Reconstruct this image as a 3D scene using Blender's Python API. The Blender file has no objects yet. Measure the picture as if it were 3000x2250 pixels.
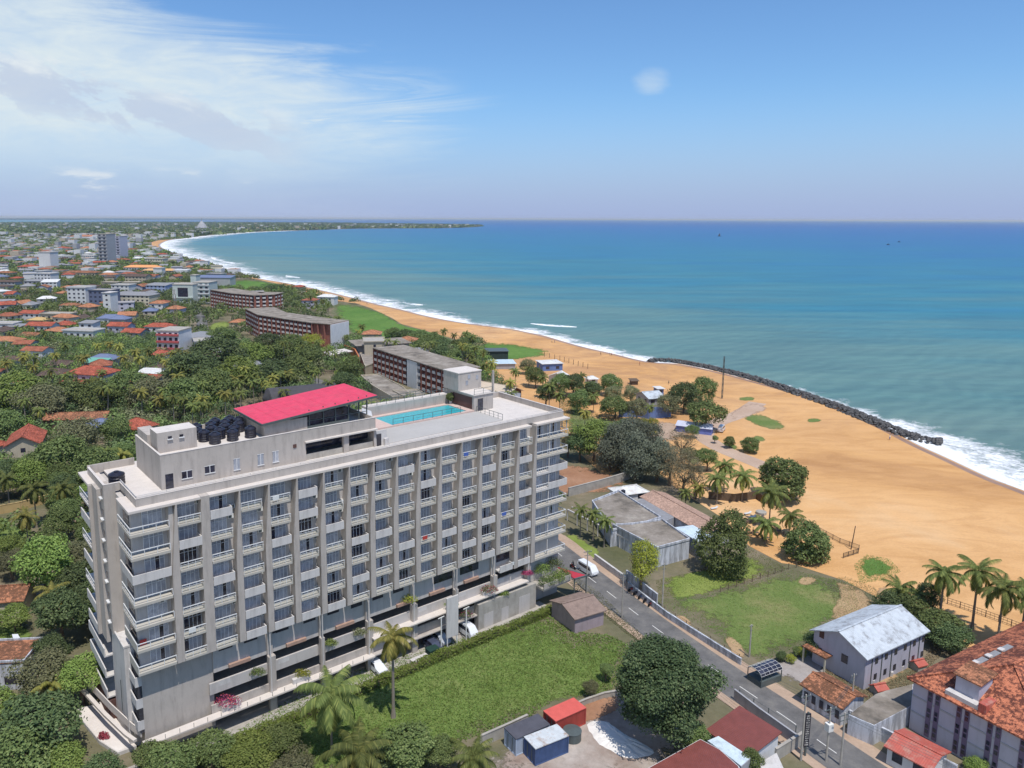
import bpy, math, random
import numpy as np
from mathutils import Vector, Matrix
SC = bpy.context.scene
COL = SC.collection
rad = math.radians
# ------------------------------------------------------------------ camera
CX, CY, FL, CAMH = 1335.0, 994.0, 2228.0, 68.0
PITCH, ROLL = math.atan(354/2228), 0.0038
_c, _s = math.cos(PITCH), math.sin(PITCH)
_f = Vector((0, _c, -_s)); _u = Vector((0, _s, _c)); _r = Vector((1, 0, 0))
CR = _r*math.cos(ROLL)+_u*math.sin(ROLL); CU = -_r*math.sin(ROLL)+_u*math.cos(ROLL)
cd = bpy.data.cameras.new('camera'); cam = bpy.data.objects.new('camera', cd); COL.objects.link(cam)
cd.sensor_width = 36; cd.lens = FL/3000*36
cd.shift_x = (1500-CX)/3000; cd.shift_y = -(1125-CY)/3000
cd.clip_start = 1; cd.clip_end = 200000
m = Matrix(((CR.x, CU.x, -_f.x, 0), (CR.y, CU.y, -_f.y, 0), (CR.z, CU.z, -_f.z, CAMH), (0, 0, 0, 1)))
cam.matrix_world = m
SC.camera = cam
def G(px, py, z=0.0):
    "point of the photograph -> place in the world at height z"
    d = CR*(px-CX)+_f*FL-CU*(py-CY); t = (z-CAMH)/d.z
    return (d.x*t, d.y*t)
def GL(L, z=0.0): return [G(a, b, z) for a, b in L]
# ------------------------------------------------------------------ light
SUN_EL, SUN_AZ = 68.0, 158.0           # azimuth clockwise from +Y
w = bpy.data.worlds.new('World'); SC.world = w; w.use_nodes = True
nt = w.node_tree; N = nt.nodes; LK = nt.links; N.clear()
def nd(t, **k):
    n = N.new(t)
    for a, b in k.items(): setattr(n, a, b)
    return n
def world():
    sky = nd('ShaderNodeTexSky', sky_type='NISHITA', sun_disc=False)
    sky.sun_elevation = rad(SUN_EL); sky.sun_rotation = rad(SUN_AZ)
    sky.air_density = 1.0; sky.dust_density = 0.6; sky.ozone_density = 2.5; sky.altitude = 50
    tint = nd('ShaderNodeMix', data_type='RGBA', blend_type='MULTIPLY'); tint.inputs[0].default_value = 1.0
    tint.inputs[7].default_value = (0.62, 0.84, 1.05, 1)
    LK.new(sky.outputs[0], tint.inputs[6])
    tc = nd('ShaderNodeTexCoord')
    sep = nd('ShaderNodeSeparateXYZ'); LK.new(tc.outputs['Generated'], sep.inputs[0])
    def M(op, a, b=None, c=None, clamp=False):
        n = nd('ShaderNodeMath', operation=op); n.use_clamp = clamp
        for i, x in enumerate((a, b, c)):
            if x is None: continue
            if isinstance(x, (int, float)): n.inputs[i].default_value = x
            else: LK.new(x, n.inputs[i])
        return n.outputs[0]
    # azimuth (deg from +Y clockwise) and elevation (deg)
    az = M('MULTIPLY', M('ARCTAN2', sep.outputs[0], sep.outputs[1]), 57.2958)
    el = M('MULTIPLY', M('ARCSINE', sep.outputs[2]), 57.2958)
    def sstep(x, a, b):
        n = nd('ShaderNodeMapRange', interpolation_type='SMOOTHSTEP'); LK.new(x, n.inputs[0])
        n.inputs[1].default_value = a; n.inputs[2].default_value = b
        n.inputs[3].default_value = 0; n.inputs[4].default_value = 1
        return n.outputs[0]
    def noise(vec, scale, det=6, rough=.55, dist=0.0):
        n = nd('ShaderNodeTexNoise'); n.inputs['Scale'].default_value = scale; n.inputs['Detail'].default_value = det
        n.inputs['Roughness'].default_value = rough; n.inputs['Distortion'].default_value = dist
        LK.new(vec, n.inputs['Vector']); return n.outputs['Fac']
    def comb(x, y, z=0.0):
        n = nd('ShaderNodeCombineXYZ')
        for i, a in enumerate((x, y, z)):
            if isinstance(a, (int, float)): n.inputs[i].default_value = a
            else: LK.new(a, n.inputs[i])
        return n.outputs[0]
    # high thin cloud sheet, thinning into streaks to the right
    shear = M('ADD', el, M('MULTIPLY', az, -0.06))
    v1 = comb(M('MULTIPLY', az, .045), M('MULTIPLY', shear, .42), 3.1)
    n1 = noise(v1, 1.0, 12, .66, .8)
    n1d = noise(comb(M('MULTIPLY', az, .22), M('MULTIPLY', shear, .7), 2.2), 1.0, 10, .66, .5)
    v1b = comb(M('MULTIPLY', az, .10), M('MULTIPLY', el, .13), 7.7)
    n1b = noise(v1b, 1.0, 5, .55)
    # upper edge of the sheet falls from 13.5 deg (az -30) to 7.5 deg (az 0)
    edge = M('ADD', M('MULTIPLY', az, -0.20), 9.0)
    up = M('SUBTRACT', 1.0, sstep(M('ADD', M('SUBTRACT', el, edge), M('MULTIPLY', M('SUBTRACT', n1, .5), 9.0)), -2.2, 1.8))
    right = M('SUBTRACT', 1.0, sstep(M('ADD', az, M('MULTIPLY', M('SUBTRACT', n1, .5), 30.0)), -15.0, 2.0))
    low = sstep(el, 1.0, 7.0)
    sheet = M('MULTIPLY', M('MULTIPLY', up, right), M('MULTIPLY', M('ADD', M('MULTIPLY', low, .66), .12), M('ADD', M('ADD', M('MULTIPLY', n1b, .7), M('MULTIPLY', n1d, 1.3)), .08)), None, True)
    streak = M('MULTIPLY', M('MULTIPLY', sstep(n1, .50, .66), M('MULTIPLY', M('SUBTRACT', 1.0, sstep(az, -6.0, 1.5)), sstep(az, -22, -12))),
               M('MULTIPLY', sstep(el, 4.5, 6.5), M('SUBTRACT', 1.0, sstep(el, 9.0, 11.0))))
    cir = M('MAXIMUM', sheet, M('MULTIPLY', streak, .85))
    # lumpy low cumulus at left
    v2 = comb(M('MULTIPLY', az, .17), M('MULTIPLY', M('ADD', el, M('MULTIPLY', az, .17)), .36), 1.3)
    n2 = noise(v2, 1.0, 12, .64, .3)
    bandc = M('ADD', 3.4, M('MULTIPLY', az, -.17))
    band = M('SUBTRACT', 1.0, sstep(M('ABSOLUTE', M('SUBTRACT', el, bandc)), .3, 3.2))
    cum = M('MULTIPLY', sstep(M('ADD', n2, M('MULTIPLY', band, .20)), .59, .66), M('SUBTRACT', 1.0, sstep(az, -16, -9)))
    cum = M('MULTIPLY', cum, band)
    v3 = comb(M('MULTIPLY', az, .22), M('MULTIPLY', el, .8), 5.0)
    n3 = noise(v3, 1.0, 7, .55)
    lowc = M('MULTIPLY', M('MULTIPLY', sstep(n3, .56, .70), M('SUBTRACT', 1.0, sstep(M('ABSOLUTE', M('SUBTRACT', el, 2.3)), .3, 1.3))), M('SUBTRACT', 1.0, sstep(az, -19, -12)))
    # one faint small puff on the right
    dz = M('ADD', M('POWER', M('MULTIPLY', M('SUBTRACT', az, 13.9), .9), 2.0), M('POWER', M('MULTIPLY', M('SUBTRACT', el, 9.5), 1.3), 2.0))
    puff = M('MULTIPLY', M('SUBTRACT', 1.0, sstep(M('ADD', dz, M('MULTIPLY', n1d, 3.6)), 1.2, 3.8)), .42)
    def mix(f, a, b):
        n = nd('ShaderNodeMix', data_type='RGBA'); LK.new(f, n.inputs[0])
        if isinstance(a, tuple): n.inputs[6].default_value = a
        else: LK.new(a, n.inputs[6])
        if isinstance(b, tuple): n.inputs[7].default_value = b
        else: LK.new(b, n.inputs[7])
        return n.outputs[2]
    base = mix(M('MULTIPLY', M('SUBTRACT', 1.0, sstep(el, -1.0, 9.5)), .92), tint.outputs[2], SKY_LOW)
    c1 = mix(cir, base, CL_HI)
    lit = sstep(M('ADD', M('SUBTRACT', el, bandc), M('MULTIPLY', M('SUBTRACT', n2, .6), 10.0)), -.3, 1.6)
    cc = mix(lit, CL_DK, CL_LT)
    c2 = mix(M('MULTIPLY', cum, .75), c1, cc)
    c3 = mix(M('MULTIPLY', lowc, .7), c2, CL_LT)
    c4 = mix(puff, c3, CL_HI)
    bg = nd('ShaderNodeBackground'); bg.inputs[1].default_value = 0.13
    LK.new(c4, bg.inputs[0])
    out = nd('ShaderNodeOutputWorld'); LK.new(bg.outputs[0], out.inputs[0])
SKY_LOW = (2.6, 3.2, 5.2, 1); CL_HI = (4.9, 5.6, 6.0, 1); CL_DK = (3.7, 4.3, 5.4, 1); CL_LT = (5.7, 6.0, 6.2, 1)
world()
sl = bpy.data.lights.new('sun', 'SUN'); sl.energy = 3.7; sl.angle = rad(.55); sl.color = (1, .955, .88)
so = bpy.data.objects.new('sun', sl); COL.objects.link(so)
sv = Vector((math.sin(rad(SUN_AZ))*math.cos(rad(SUN_EL)), math.cos(rad(SUN_AZ))*math.cos(rad(SUN_EL)), math.sin(rad(SUN_EL))))
so.rotation_euler = sv.to_track_quat('Z', 'Y').to_euler()
SC.view_settings.view_transform = 'Standard'; SC.view_settings.look = 'None'
SC.view_settings.exposure = 0.14; SC.view_settings.gamma = 1
SC.render.engine = 'CYCLES'
SC.cycles.max_bounces = 6; SC.cycles.volume_bounces = 0; SC.cycles.transparent_max_bounces = 12
# ------------------------------------------------------------------ materials
MATS = {}
class NT:
    def __init__(s, name):
        s.m = bpy.data.materials.new(name); s.m.use_nodes = True
        s.n = s.m.node_tree.nodes; s.l = s.m.node_tree.links
        s.b = s.n['Principled BSDF']; s.o = s.n['Material Output']
    def add(s, t, **k):
        n = s.n.new(t)
        for a, b in k.items(): setattr(n, a, b)
        return n
    def link(s, a, b): s.l.new(a, b)
    def noise(s, scale, det=5, rough=.6, vec=None, coord='Object', sc=None, dist=0):
        n = s.add('ShaderNodeTexNoise'); n.inputs['Scale'].default_value = scale
        n.inputs['Detail'].default_value = det; n.inputs['Roughness'].default_value = rough; n.inputs['Distortion'].default_value = dist
        if vec is None: vec = s.coord(coord, sc)
        s.link(vec, n.inputs['Vector']); return n.outputs['Fac']
    def coord(s, coord='Object', sc=None, rot=0):
        if coord == 'World': t = s.add('ShaderNodeNewGeometry').outputs['Position']
        else: t = s.add('ShaderNodeTexCoord').outputs[coord]
        if sc or rot:
            mp = s.add('ShaderNodeMapping'); mp.inputs['Scale'].default_value = sc or (1, 1, 1)
            mp.inputs['Rotation'].default_value = (0, 0, rot)
            s.link(t, mp.inputs[0]); t = mp.outputs[0]
        return t
    def ramp(s, fac, stops):
        r = s.add('ShaderNodeValToRGB'); el = r.color_ramp.elements
        while len(el) < len(stops): el.new(.5)
        for e, (p, c) in zip(el, stops):
            e.position = p; e.color = (*c, 1) if len(c) == 3 else c
        s.link(fac, r.inputs[0]); return r.outputs[0]
    def mix(s, f, a, b, bt='MIX'):
        n = s.add('ShaderNodeMix', data_type='RGBA', blend_type=bt)
        for i, x in ((0, f), (6, a), (7, b)):
            if isinstance(x, (int, float)): n.inputs[i].default_value = x
            elif isinstance(x, tuple): n.inputs[i].default_value = (*x, 1) if len(x) == 3 else x
            else: s.link(x, n.inputs[i])
        return n.outputs[2]
    def math(s, op, a, b=0.0, c=0.0, clamp=False):
        n = s.add('ShaderNodeMath', operation=op); n.use_clamp = clamp
        for i, x in enumerate((a, b, c)):
            if isinstance(x, (int, float)): n.inputs[i].default_value = x
            else: s.link(x, n.inputs[i])
        return n.outputs[0]
    def bump(s, h, st=.3, d=.1):
        b = s.add('ShaderNodeBump'); b.inputs['Strength'].default_value = st; b.inputs['Distance'].default_value = d
        s.link(h, b.inputs['Height']); s.link(b.outputs[0], s.b.inputs['Normal'])
    def fin(s, col, rough=.85, spec=.2):
        if isinstance(col, tuple): s.b.inputs['Base Color'].default_value = (*col, 1)
        else: s.link(col, s.b.inputs['Base Color'])
        s.b.inputs['Roughness'].default_value = rough
        s.b.inputs['Specular IOR Level'].default_value = spec
        return s.m
def sh(c, k): return tuple(min(1, x*k) for x in c)
def paint(name, c, var=.12, scale=.6, rough=.8, spec=.2, stain=0.0, bump=0):
    "weathered paint or plaster: soft blotches plus vertical streaks"
    if name in MATS: return MATS[name]
    s = NT(name)
    f = s.noise(scale, 6, .65)
    col = s.ramp(f, [(.3, sh(c, 1-var)), (.7, sh(c, 1+var*.6))])
    if stain:
        g = s.noise(1.0, 5, .7, sc=(1.3, 1.3, .22))
        fac = s.ramp(g, [(.48, (0, 0, 0)), (.72, (1, 1, 1))] if stain < .7 else [(.42, (0, 0, 0)), (.60, (1, 1, 1))])
        fac2 = s.math('MULTIPLY', fac, stain)
        col = s.mix(fac2, col, (c[0]*.35, c[1]*.34, c[2]*.33))
    if bump: s.bump(s.noise(14, 3), bump, .03)
    MATS[name] = s.fin(col, rough, spec); return MATS[name]
def tiles(name, c, c2, per=1.1, dirt=.5, axis=0):
    "clay roof tiles: rows, columns, dark weathering"
    if name in MATS: return MATS[name]
    s = NT(name)
    w1 = s.add('ShaderNodeTexWave', wave_type='BANDS', bands_direction='X'); w1.inputs['Scale'].default_value = per
    w1.inputs['Distortion'].default_value = .6; w1.inputs['Detail'].default_value = 1
    s.link(s.coord('Object'), w1.inputs[0])
    w2 = s.add('ShaderNodeTexWave', wave_type='BANDS', bands_direction='Y'); w2.inputs['Scale'].default_value = per*.8
    w2.inputs['Distortion'].default_value = .8; w2.inputs['Detail'].default_value = 1
    s.link(s.coord('Object'), w2.inputs[0])
    n = s.noise(2.2, 7, .75); n2 = s.noise(.35, 4, .6)
    col = s.ramp(n, [(.30, sh(c2, .8)), (.5, c), (.72, sh(c, 1.2))])
    d = s.math('MULTIPLY', s.ramp(s.math('MULTIPLY', n, s.math('ADD', n2, .5)), [(.46, (1, 1, 1)), (.58, (0, 0, 0))]), dirt)
    col = s.mix(d, col, sh(c2, .45))
    g = s.math('MULTIPLY', w1.outputs['Fac'], w2.outputs['Fac'])
    col = s.mix(.22, col, s.ramp(g, [(0, (.35, .3, .28)), (.6, (1, 1, 1))]), 'MULTIPLY')
    s.bump(g, .5, .05)
    MATS[name] = s.fin(col, .85, .15); return MATS[name]
def metal_roof(name, c, rust=None, rf=.3, per=1.6, ang=0.0, rough=.55, spec=.35):
    if name in MATS: return MATS[name]
    s = NT(name)
    w1 = s.add('ShaderNodeTexWave', wave_type='BANDS', bands_direction='X'); w1.inputs['Scale'].default_value = per
    s.link(s.coord('Object', None, ang), w1.inputs[0])
    n = s.noise(.9, 7, .7); col = s.ramp(n, [(.3, sh(c, .82)), (.7, sh(c, 1.12))])
    if rust:
        n2 = s.noise(.7, 8, .75, sc=(1, 1, 1)); f = s.math('MULTIPLY', s.ramp(n2, [(.5, (0, 0, 0)), (.66, (1, 1, 1))]), rf)
        col = s.mix(f, col, rust)
    s.bump(w1.outputs['Fac'], .4, .04)
    MATS[name] = s.fin(col, rough, spec); return MATS[name]
def leafmat(name, c, c2, tr=.25, big=.35):
    "leaves: every leaf has its own tone, clumps drift in hue"
    if name in MATS: return MATS[name]
    s = NT(name)
    g = s.add('ShaderNodeNewGeometry'); n = s.noise(big, 3, .5)
    oi = s.add('ShaderNodeObjectInfo')
    f = s.math('ADD', s.math('MULTIPLY', g.outputs['Random Per Island'], .5), s.math('MULTIPLY', n, .5))
    col = s.ramp(f, [(.2, sh(c, .72)), (.5, c), (.8, c2)])
    tone = s.math('ADD', s.math('MULTIPLY', oi.outputs['Random'], .6), .8)
    hs = s.add('ShaderNodeHueSaturation'); s.link(col, hs.inputs['Color']); s.link(tone, hs.inputs['Value'])
    s.link(s.math('ADD', s.math('MULTIPLY', oi.outputs['Random'], .03), .485), hs.inputs['Hue'])
    s.link(hs.outputs[0], s.b.inputs['Base Color']); s.b.inputs['Roughness'].default_value = .6
    s.b.inputs['Specular IOR Level'].default_value = .1
    t = s.add('ShaderNodeBsdfTranslucent'); s.link(hs.outputs[0], t.inputs[0])
    mx = s.add('ShaderNodeMixShader'); mx.inputs[0].default_value = tr
    s.link(s.b.outputs[0], mx.inputs[1]); s.link(t.outputs[0], mx.inputs[2]); s.link(mx.outputs[0], s.o.inputs[0])
    MATS[name] = s.m; return s.m
WALL = (.455, .408, .37)
M_wall = paint('beige_wall_paint', WALL, .09, .35, stain=.4)
M_grey = paint('grey_recess_paint', (.50, .465, .44), .06, .4, stain=.3)
M_white = paint('off_white_paint', (.58, .55, .53), .07, .5, stain=.35)
M_light = paint('pale_roof_screed', (.62, .565, .52), .08, .3, stain=.2)
M_ledge = paint('cream_ledge_paint', (.60, .54, .49), .08, .8)
M_rail = paint('white_rail_paint', (.68, .68, .68), .03, 2, rough=.4, spec=.4)
M_frame = paint('white_window_frame', (.72, .73, .74), .03, 2, rough=.4, spec=.4)
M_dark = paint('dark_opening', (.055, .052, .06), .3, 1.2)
M_dgrey = paint('dark_grey_metal', (.09, .11, .11), .15, 2, rough=.5, spec=.4)
M_slabedge = paint('beige_slab_edge', (.46, .43, .38), .07, .8, stain=.1)
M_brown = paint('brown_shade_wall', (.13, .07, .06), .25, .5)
M_terra = paint('terracotta_planter', (.40, .26, .20), .15, 1.2)
M_ac = paint('ac_casing_paint', (.72, .71, .68), .05, 3)
M_wood = paint('weathered_timber', (.14, .10, .07), .25, 3)
M_trunk = paint('tree_bark', (.16, .12, .09), .3, 2.5)
M_ptrunk = paint('palm_bark', (.27, .23, .19), .25, 3)
M_black = paint('black_plastic', (.018, .018, .03), .2, 2, rough=.35, spec=.5)
M_rubber = paint('tyre_rubber', (.02, .02, .02), .2, 5)
M_conc = paint('concrete', (.40, .37, .33), .2, .6, stain=.35)
M_roofc = 0
def ground_mat(name, stops, scale=.15, fine=2.5, famt=.35, rough=.95, bump=.25, coord='World'):
    if name in MATS: return MATS[name]
    s = NT(name)
    a = s.noise(scale, 8, .62, coord=coord); col = s.ramp(a, stops)
    b = s.noise(fine, 6, .7, coord=coord)
    col = s.mix(famt, col, s.ramp(b, [(.32, (.38, .40, .36)), (.66, (1.0, 1.0, 1.0))]), 'MULTIPLY')
    s.bump(b, bump, .2)
    MATS[name] = s.fin(col, rough, .1); return MATS[name]
M_roofc = ground_mat('weathered_concrete_roof', [(.30, (.13, .115, .10)), (.44, (.25, .215, .18)), (.56, (.31, .27, .235)), (.70, (.44, .40, .34))], .22, 1.5, .4, .95, .1)
def glassmat():
    s = NT('window_glass_with_curtains')
    w1 = s.add('ShaderNodeTexWave', wave_type='BANDS', bands_direction='X'); w1.inputs['Scale'].default_value = 2.2
    w1.inputs['Distortion'].default_value = 3; w1.inputs['Detail'].default_value = 3; w1.inputs['Detail Scale'].default_value = 2
    s.link(s.coord('Object'), w1.inputs[0])
    oi = s.add('ShaderNodeObjectInfo')
    n = s.noise(.8, 4, .6, coord='World')
    col = s.ramp(w1.outputs['Fac'], [(.1, (.34, .34, .38)), (.6, (.58, .58, .62)), (1, (.76, .76, .79))])
    col = s.mix(s.math('MULTIPLY', oi.outputs['Random'], .6), col, (.17, .20, .25))
    col = s.mix(s.math('MULTIPLY', s.ramp(n, [(.45, (0, 0, 0)), (.6, (1, 1, 1))]), .45), col, (.16, .17, .20))
    MATS['glass'] = s.fin(col, .2, .35)
glassmat(); M_glass = MATS['glass']
s = NT('dark_window_glass'); M_dglass = s.fin(s.ramp(s.noise(1.1, 4), [(.35, (.012, .013, .022)), (.7, (.06, .06, .09))]), .08, .6)
s = NT('balustrade_glass'); s.b.inputs['Transmission Weight'].default_value = 0
_t = s.add('ShaderNodeBsdfTransparent'); _mx = s.add('ShaderNodeMixShader'); _mx.inputs[0].default_value = .86
s.fin((.35, .42, .42), .1, .5); s.link(s.b.outputs[0], _mx.inputs[1]); s.link(_t.outputs[0], _mx.inputs[2]); s.link(_mx.outputs[0], s.o.inputs[0]); M_bglass = s.m
# ------------------------------------------------------------------ mesh helpers
class MB:
    def __init__(s): s.v = []; s.f = []; s.m = []
    def poly(s, pts, mi=0):
        b = len(s.v); s.v += [tuple(p) for p in pts]; s.f.append(tuple(range(b, b+len(pts)))); s.m.append(mi); return s
    def box(s, x0, y0, z0, x1, y1, z1, mi=0, top=None):
        b = len(s.v)
        s.v += [(x0, y0, z0), (x1, y0, z0), (x1, y1, z0), (x0, y1, z0), (x0, y0, z1), (x1, y0, z1), (x1, y1, z1), (x0, y1, z1)]
        F = [(0, 3, 2, 1), (4, 5, 6, 7), (0, 1, 5, 4), (1, 2, 6, 5), (2, 3, 7, 6), (3, 0, 4, 7)]
        for i, q in enumerate(F):
            s.f.append(tuple(b+k for k in q)); s.m.append(top if (top is not None and i == 1) else mi)
        return s
    def prism(s, P, z0, z1, mi=0, top=None):
        a = sum(P[i][0]*P[(i+1) % len(P)][1]-P[(i+1) % len(P)][0]*P[i][1] for i in range(len(P)))
        if a < 0: P = P[::-1]
        b = len(s.v); n = len(P)
        s.v += [(p[0], p[1], z0) for p in P]+[(p[0], p[1], z1) for p in P]
        s.f.append(tuple(b+n-1-i for i in range(n))); s.m.append(mi)
        s.f.append(tuple(b+n+i for i in range(n))); s.m.append(mi if top is None else top)
        for i in range(n):
            j = (i+1) % n; s.f.append((b+i, b+j, b+n+j, b+n+i)); s.m.append(mi)
        return s
    def bar(s, p, q, wd=.06, mi=0, h=None):
        p = Vector(p); q = Vector(q); d = (q-p); L = d.length
        if L < 1e-5: return s
        d /= L; up = Vector((0, 0, 1)) if abs(d.z) < .95 else Vector((1, 0, 0))
        a = d.cross(up).normalized()*wd/2; c = a.cross(d).normalized()*(h or wd)/2
        b = len(s.v)
        for o in (p, q):
            for x, y in ((-1, -1), (1, -1), (1, 1), (-1, 1)): s.v.append(tuple(o+a*x+c*y))
        for q4 in [(0, 1, 2, 3), (7, 6, 5, 4), (0, 4, 5, 1), (1, 5, 6, 2), (2, 6, 7, 3), (3, 7, 4, 0)]:
            s.f.append(tuple(b+k for k in q4)); s.m.append(mi)
        return s
    def tube(s, P, R, n=8, mi=0, caps=True):
        P = [Vector(p) for p in P]; b = len(s.v)
        for i, p in enumerate(P):
            d = (P[min(i+1, len(P)-1)]-P[max(i-1, 0)]).normalized()
            up = Vector((0, 0, 1)) if abs(d.z) < .9 else Vector((1, 0, 0))
            a = d.cross(up).normalized(); c = a.cross(d)
            for k in range(n):
                t = 2*math.pi*k/n; s.v.append(tuple(p+(a*math.cos(t)+c*math.sin(t))*R[i]))
        for i in range(len(P)-1):
            for k in range(n):
                k2 = (k+1) % n; s.f.append((b+i*n+k, b+i*n+k2, b+(i+1)*n+k2, b+(i+1)*n+k)); s.m.append(mi)
        if caps:
            s.f.append(tuple(b+k for k in range(n))[::-1]); s.m.append(mi)
            s.f.append(tuple(b+(len(P)-1)*n+k for k in range(n))); s.m.append(mi)
        return s
    def mesh(s, name, mats, smooth=False):
        me = bpy.data.meshes.new(name); me.from_pydata(s.v, [], s.f)
        for x in (mats if isinstance(mats, (list, tuple)) else [mats]): me.materials.append(x)
        if any(s.m): me.polygons.foreach_set('material_index', s.m)
        if smooth: me.polygons.foreach_set('use_smooth', [True]*len(s.f))
        me.update(); return me
    def build(s, name, mats, parent=None, smooth=False, loc=None, rot=0):
        o = bpy.data.objects.new(name, s.mesh(name, mats, smooth)); COL.objects.link(o)
        if parent: o.parent = parent
        if loc: o.location = loc
        if rot: o.rotation_euler = (0, 0, rot)
        return o
def put(name, me, parent=None, loc=(0, 0, 0), rot=0, scale=None):
    o = bpy.data.objects.new(name, me); COL.objects.link(o); o.location = loc; o.rotation_euler = (0, 0, rot)
    if scale: o.scale = scale if isinstance(scale, tuple) else (scale,)*3
    if parent: o.parent = parent
    return o
def tag(o, label, cat, group=None):
    o['label'] = label; o['category'] = cat
    if group: o['group'] = group
    return o
def thing(name, label, cat, loc=(0, 0, 0), rot=0, group=None):
    e = bpy.data.objects.new(name, None); COL.objects.link(e); e.location = loc; e.rotation_euler = (0, 0, rot)
    e.empty_display_size = .1
    return tag(e, label, cat, group)
def struct(name, mb, mats, **k):
    o = mb.build(name, mats, **k); o['kind'] = 'structure'; return o
def fastmesh(name, V, F, mats, midx=None, smooth=False):
    me = bpy.data.meshes.new(name); nv = len(V); nf, k = F.shape
    me.vertices.add(nv); me.vertices.foreach_set('co', np.asarray(V, dtype=np.float32).ravel())
    me.loops.add(nf*k); me.loops.foreach_set('vertex_index', F.astype(np.int32).ravel())
    me.polygons.add(nf); me.polygons.foreach_set('loop_start', np.arange(0, nf*k, k, dtype=np.int32))
    me.polygons.foreach_set('loop_total', np.full(nf, k, dtype=np.int32))
    for x in (mats if isinstance(mats, (list, tuple)) else [mats]): me.materials.append(x)
    if midx is not None: me.polygons.foreach_set('material_index', midx.astype(np.int32))
    me.update(calc_edges=True); return me
def quads(C, Nn, sx, sy, rng, name, mats, tilt=.6, down=0.0):
    "a leaf-sized quad at each centre C, facing roughly Nn"
    n = len(C); d = Nn+rng.normal(0, tilt, (n, 3)); d /= np.linalg.norm(d, axis=1)[:, None]+1e-9
    a = np.cross(d, rng.normal(0, 1, (n, 3))); a[:, 2] -= down; a /= np.linalg.norm(a, axis=1)[:, None]+1e-9
    b = np.cross(d, a)
    sx = (sx*rng.uniform(.7, 1.3, n))[:, None]/2; sy = (sy*rng.uniform(.7, 1.3, n))[:, None]/2
    V = np.stack([C-a*sx, C-b*sy, C+a*sx, C+b*sy], 1).reshape(-1, 3)
    return fastmesh(name, V, np.arange(4*n).reshape(-1, 4), mats)
# ------------------------------------------------------------------ ground, sea, beach, roads
SHORE = [(3900,1850),(3300,1560),(3000,1438),(2900,1402),(2780,1345),(2690,1305),(2610,1262),(2500,1212),(2380,1165),(2250,1128),(2100,1088),(1990,1066),
 (1905,1062),(1850,1050),(1800,1037),(1700,1015),(1600,985),(1500,964),(1350,946),(1244,925.5),(1176,907),(1108,893),(1041,875),(973,858),(905,842.5),
 (837,829),(769,818.5),(702,803.5),(661,790),(610,773),(560,762),(525,749),(492,735.5),(468,724),(465,715),(492,703),(542,698),(593,691.5),(644,686.5),
 (700,682),(750,679),(837,676),(939,673),(1041,669.5),(1143,669),(1278,668.5),(1350,667),(1404,664)]
WSHORE = GL(SHORE)
BACK = GL([(1410,662),(1300,659.5),(1100,657),(850,653.5),(650,650.5),(560,652),(300,654),(0,655),(-600,656)])
LAND = WSHORE+BACK+[(-9000, 3000), (-9000, -600), (500, -600), (420, -100)]
def inpoly(x, y, P):
    c = False; n = len(P)
    for i in range(n):
        x1, y1 = P[i]; x2, y2 = P[i-1]
        if (y1 > y) != (y2 > y) and x < (x2-x1)*(y-y1)/(y2-y1)+x1: c = not c
    return c
from mathutils.geometry import tessellate_polygon
def sheet(name, P, z, mat, kind='structure'):
    me = bpy.data.meshes.new(name); V = [Vector((p[0], p[1], 0)) for p in P]
    T = tessellate_polygon([V]); F = []
    for t in T:
        a, b, c = (V[i] for i in t)
        F.append(tuple(t) if (b-a).cross(c-a).z > 0 else tuple(t[::-1]))
    me.from_pydata([(p[0], p[1], z) for p in P], [], F); me.materials.append(mat)
    o = bpy.data.objects.new(name, me); COL.objects.link(o); o['kind'] = kind; return o
def smooth(P, it=2, jit=0.0, seed=0):
    rr = random.Random(seed)
    for _ in range(it):
        Q = []
        for i in range(len(P)):
            a, b = P[i], P[(i+1) % len(P)]
            Q += [(a[0]*.75+b[0]*.25, a[1]*.75+b[1]*.25), (a[0]*.25+b[0]*.75, a[1]*.25+b[1]*.75)]
        P = Q
    if jit: P = [(x+rr.uniform(-jit, jit), y+rr.uniform(-jit, jit)) for x, y in P]
    return P
M_land = ground_mat('scrub_and_soil', [(.32, (.11, .115, .06)), (.5, (.18, .16, .10)), (.66, (.28, .22, .16))], .05, .9)
sheet('ground', LAND, 0, M_land)
# sea
s = NT('sea_water')
g = s.add('ShaderNodeNewGeometry'); sp = s.add('ShaderNodeSeparateXYZ'); s.link(g.outputs['Position'], sp.inputs[0])
# straight-line stand-in for the shore: distance offshore in metres (deeper water is bluer)
dsh = s.math('ADD', s.math('MULTIPLY', sp.outputs[0], .80), s.math('MULTIPLY', sp.outputs[1], .55))
dsh = s.math('SUBTRACT', dsh, 230.0)
lg = s.math('LOGARITHM', s.math('ADD', s.math('MAXIMUM', dsh, 1.0), 60.0), 10.0)
nz = s.noise(.006, 6, .6, coord='World', sc=(.4, 1.6, 1))
f = s.math('DIVIDE', s.math('SUBTRACT', s.math('ADD', lg, s.math('MULTIPLY', s.math('SUBTRACT', nz, .5), 1.5)), 1.7), 3.0, clamp=True)
col = s.ramp(f, [(.0, (.15, .215, .18)), (.2, (.10, .205, .185)), (.34, (.026, .175, .225)), (.46, (.008, .15, .265)), (.62, (.004, .10, .30)), (.85, (.004, .045, .28))])
st = s.noise(.035, 6, .65, coord='World', sc=(.22, 1.0, 1), dist=.4)
col = s.mix(.5, col, s.ramp(st, [(.34, (.50, .60, .68)), (.62, (1.2, 1.15, 1.1))]), 'MULTIPLY')
st2 = s.noise(.18, 5, .7, coord='World', sc=(.28, 1, 1))
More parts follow.
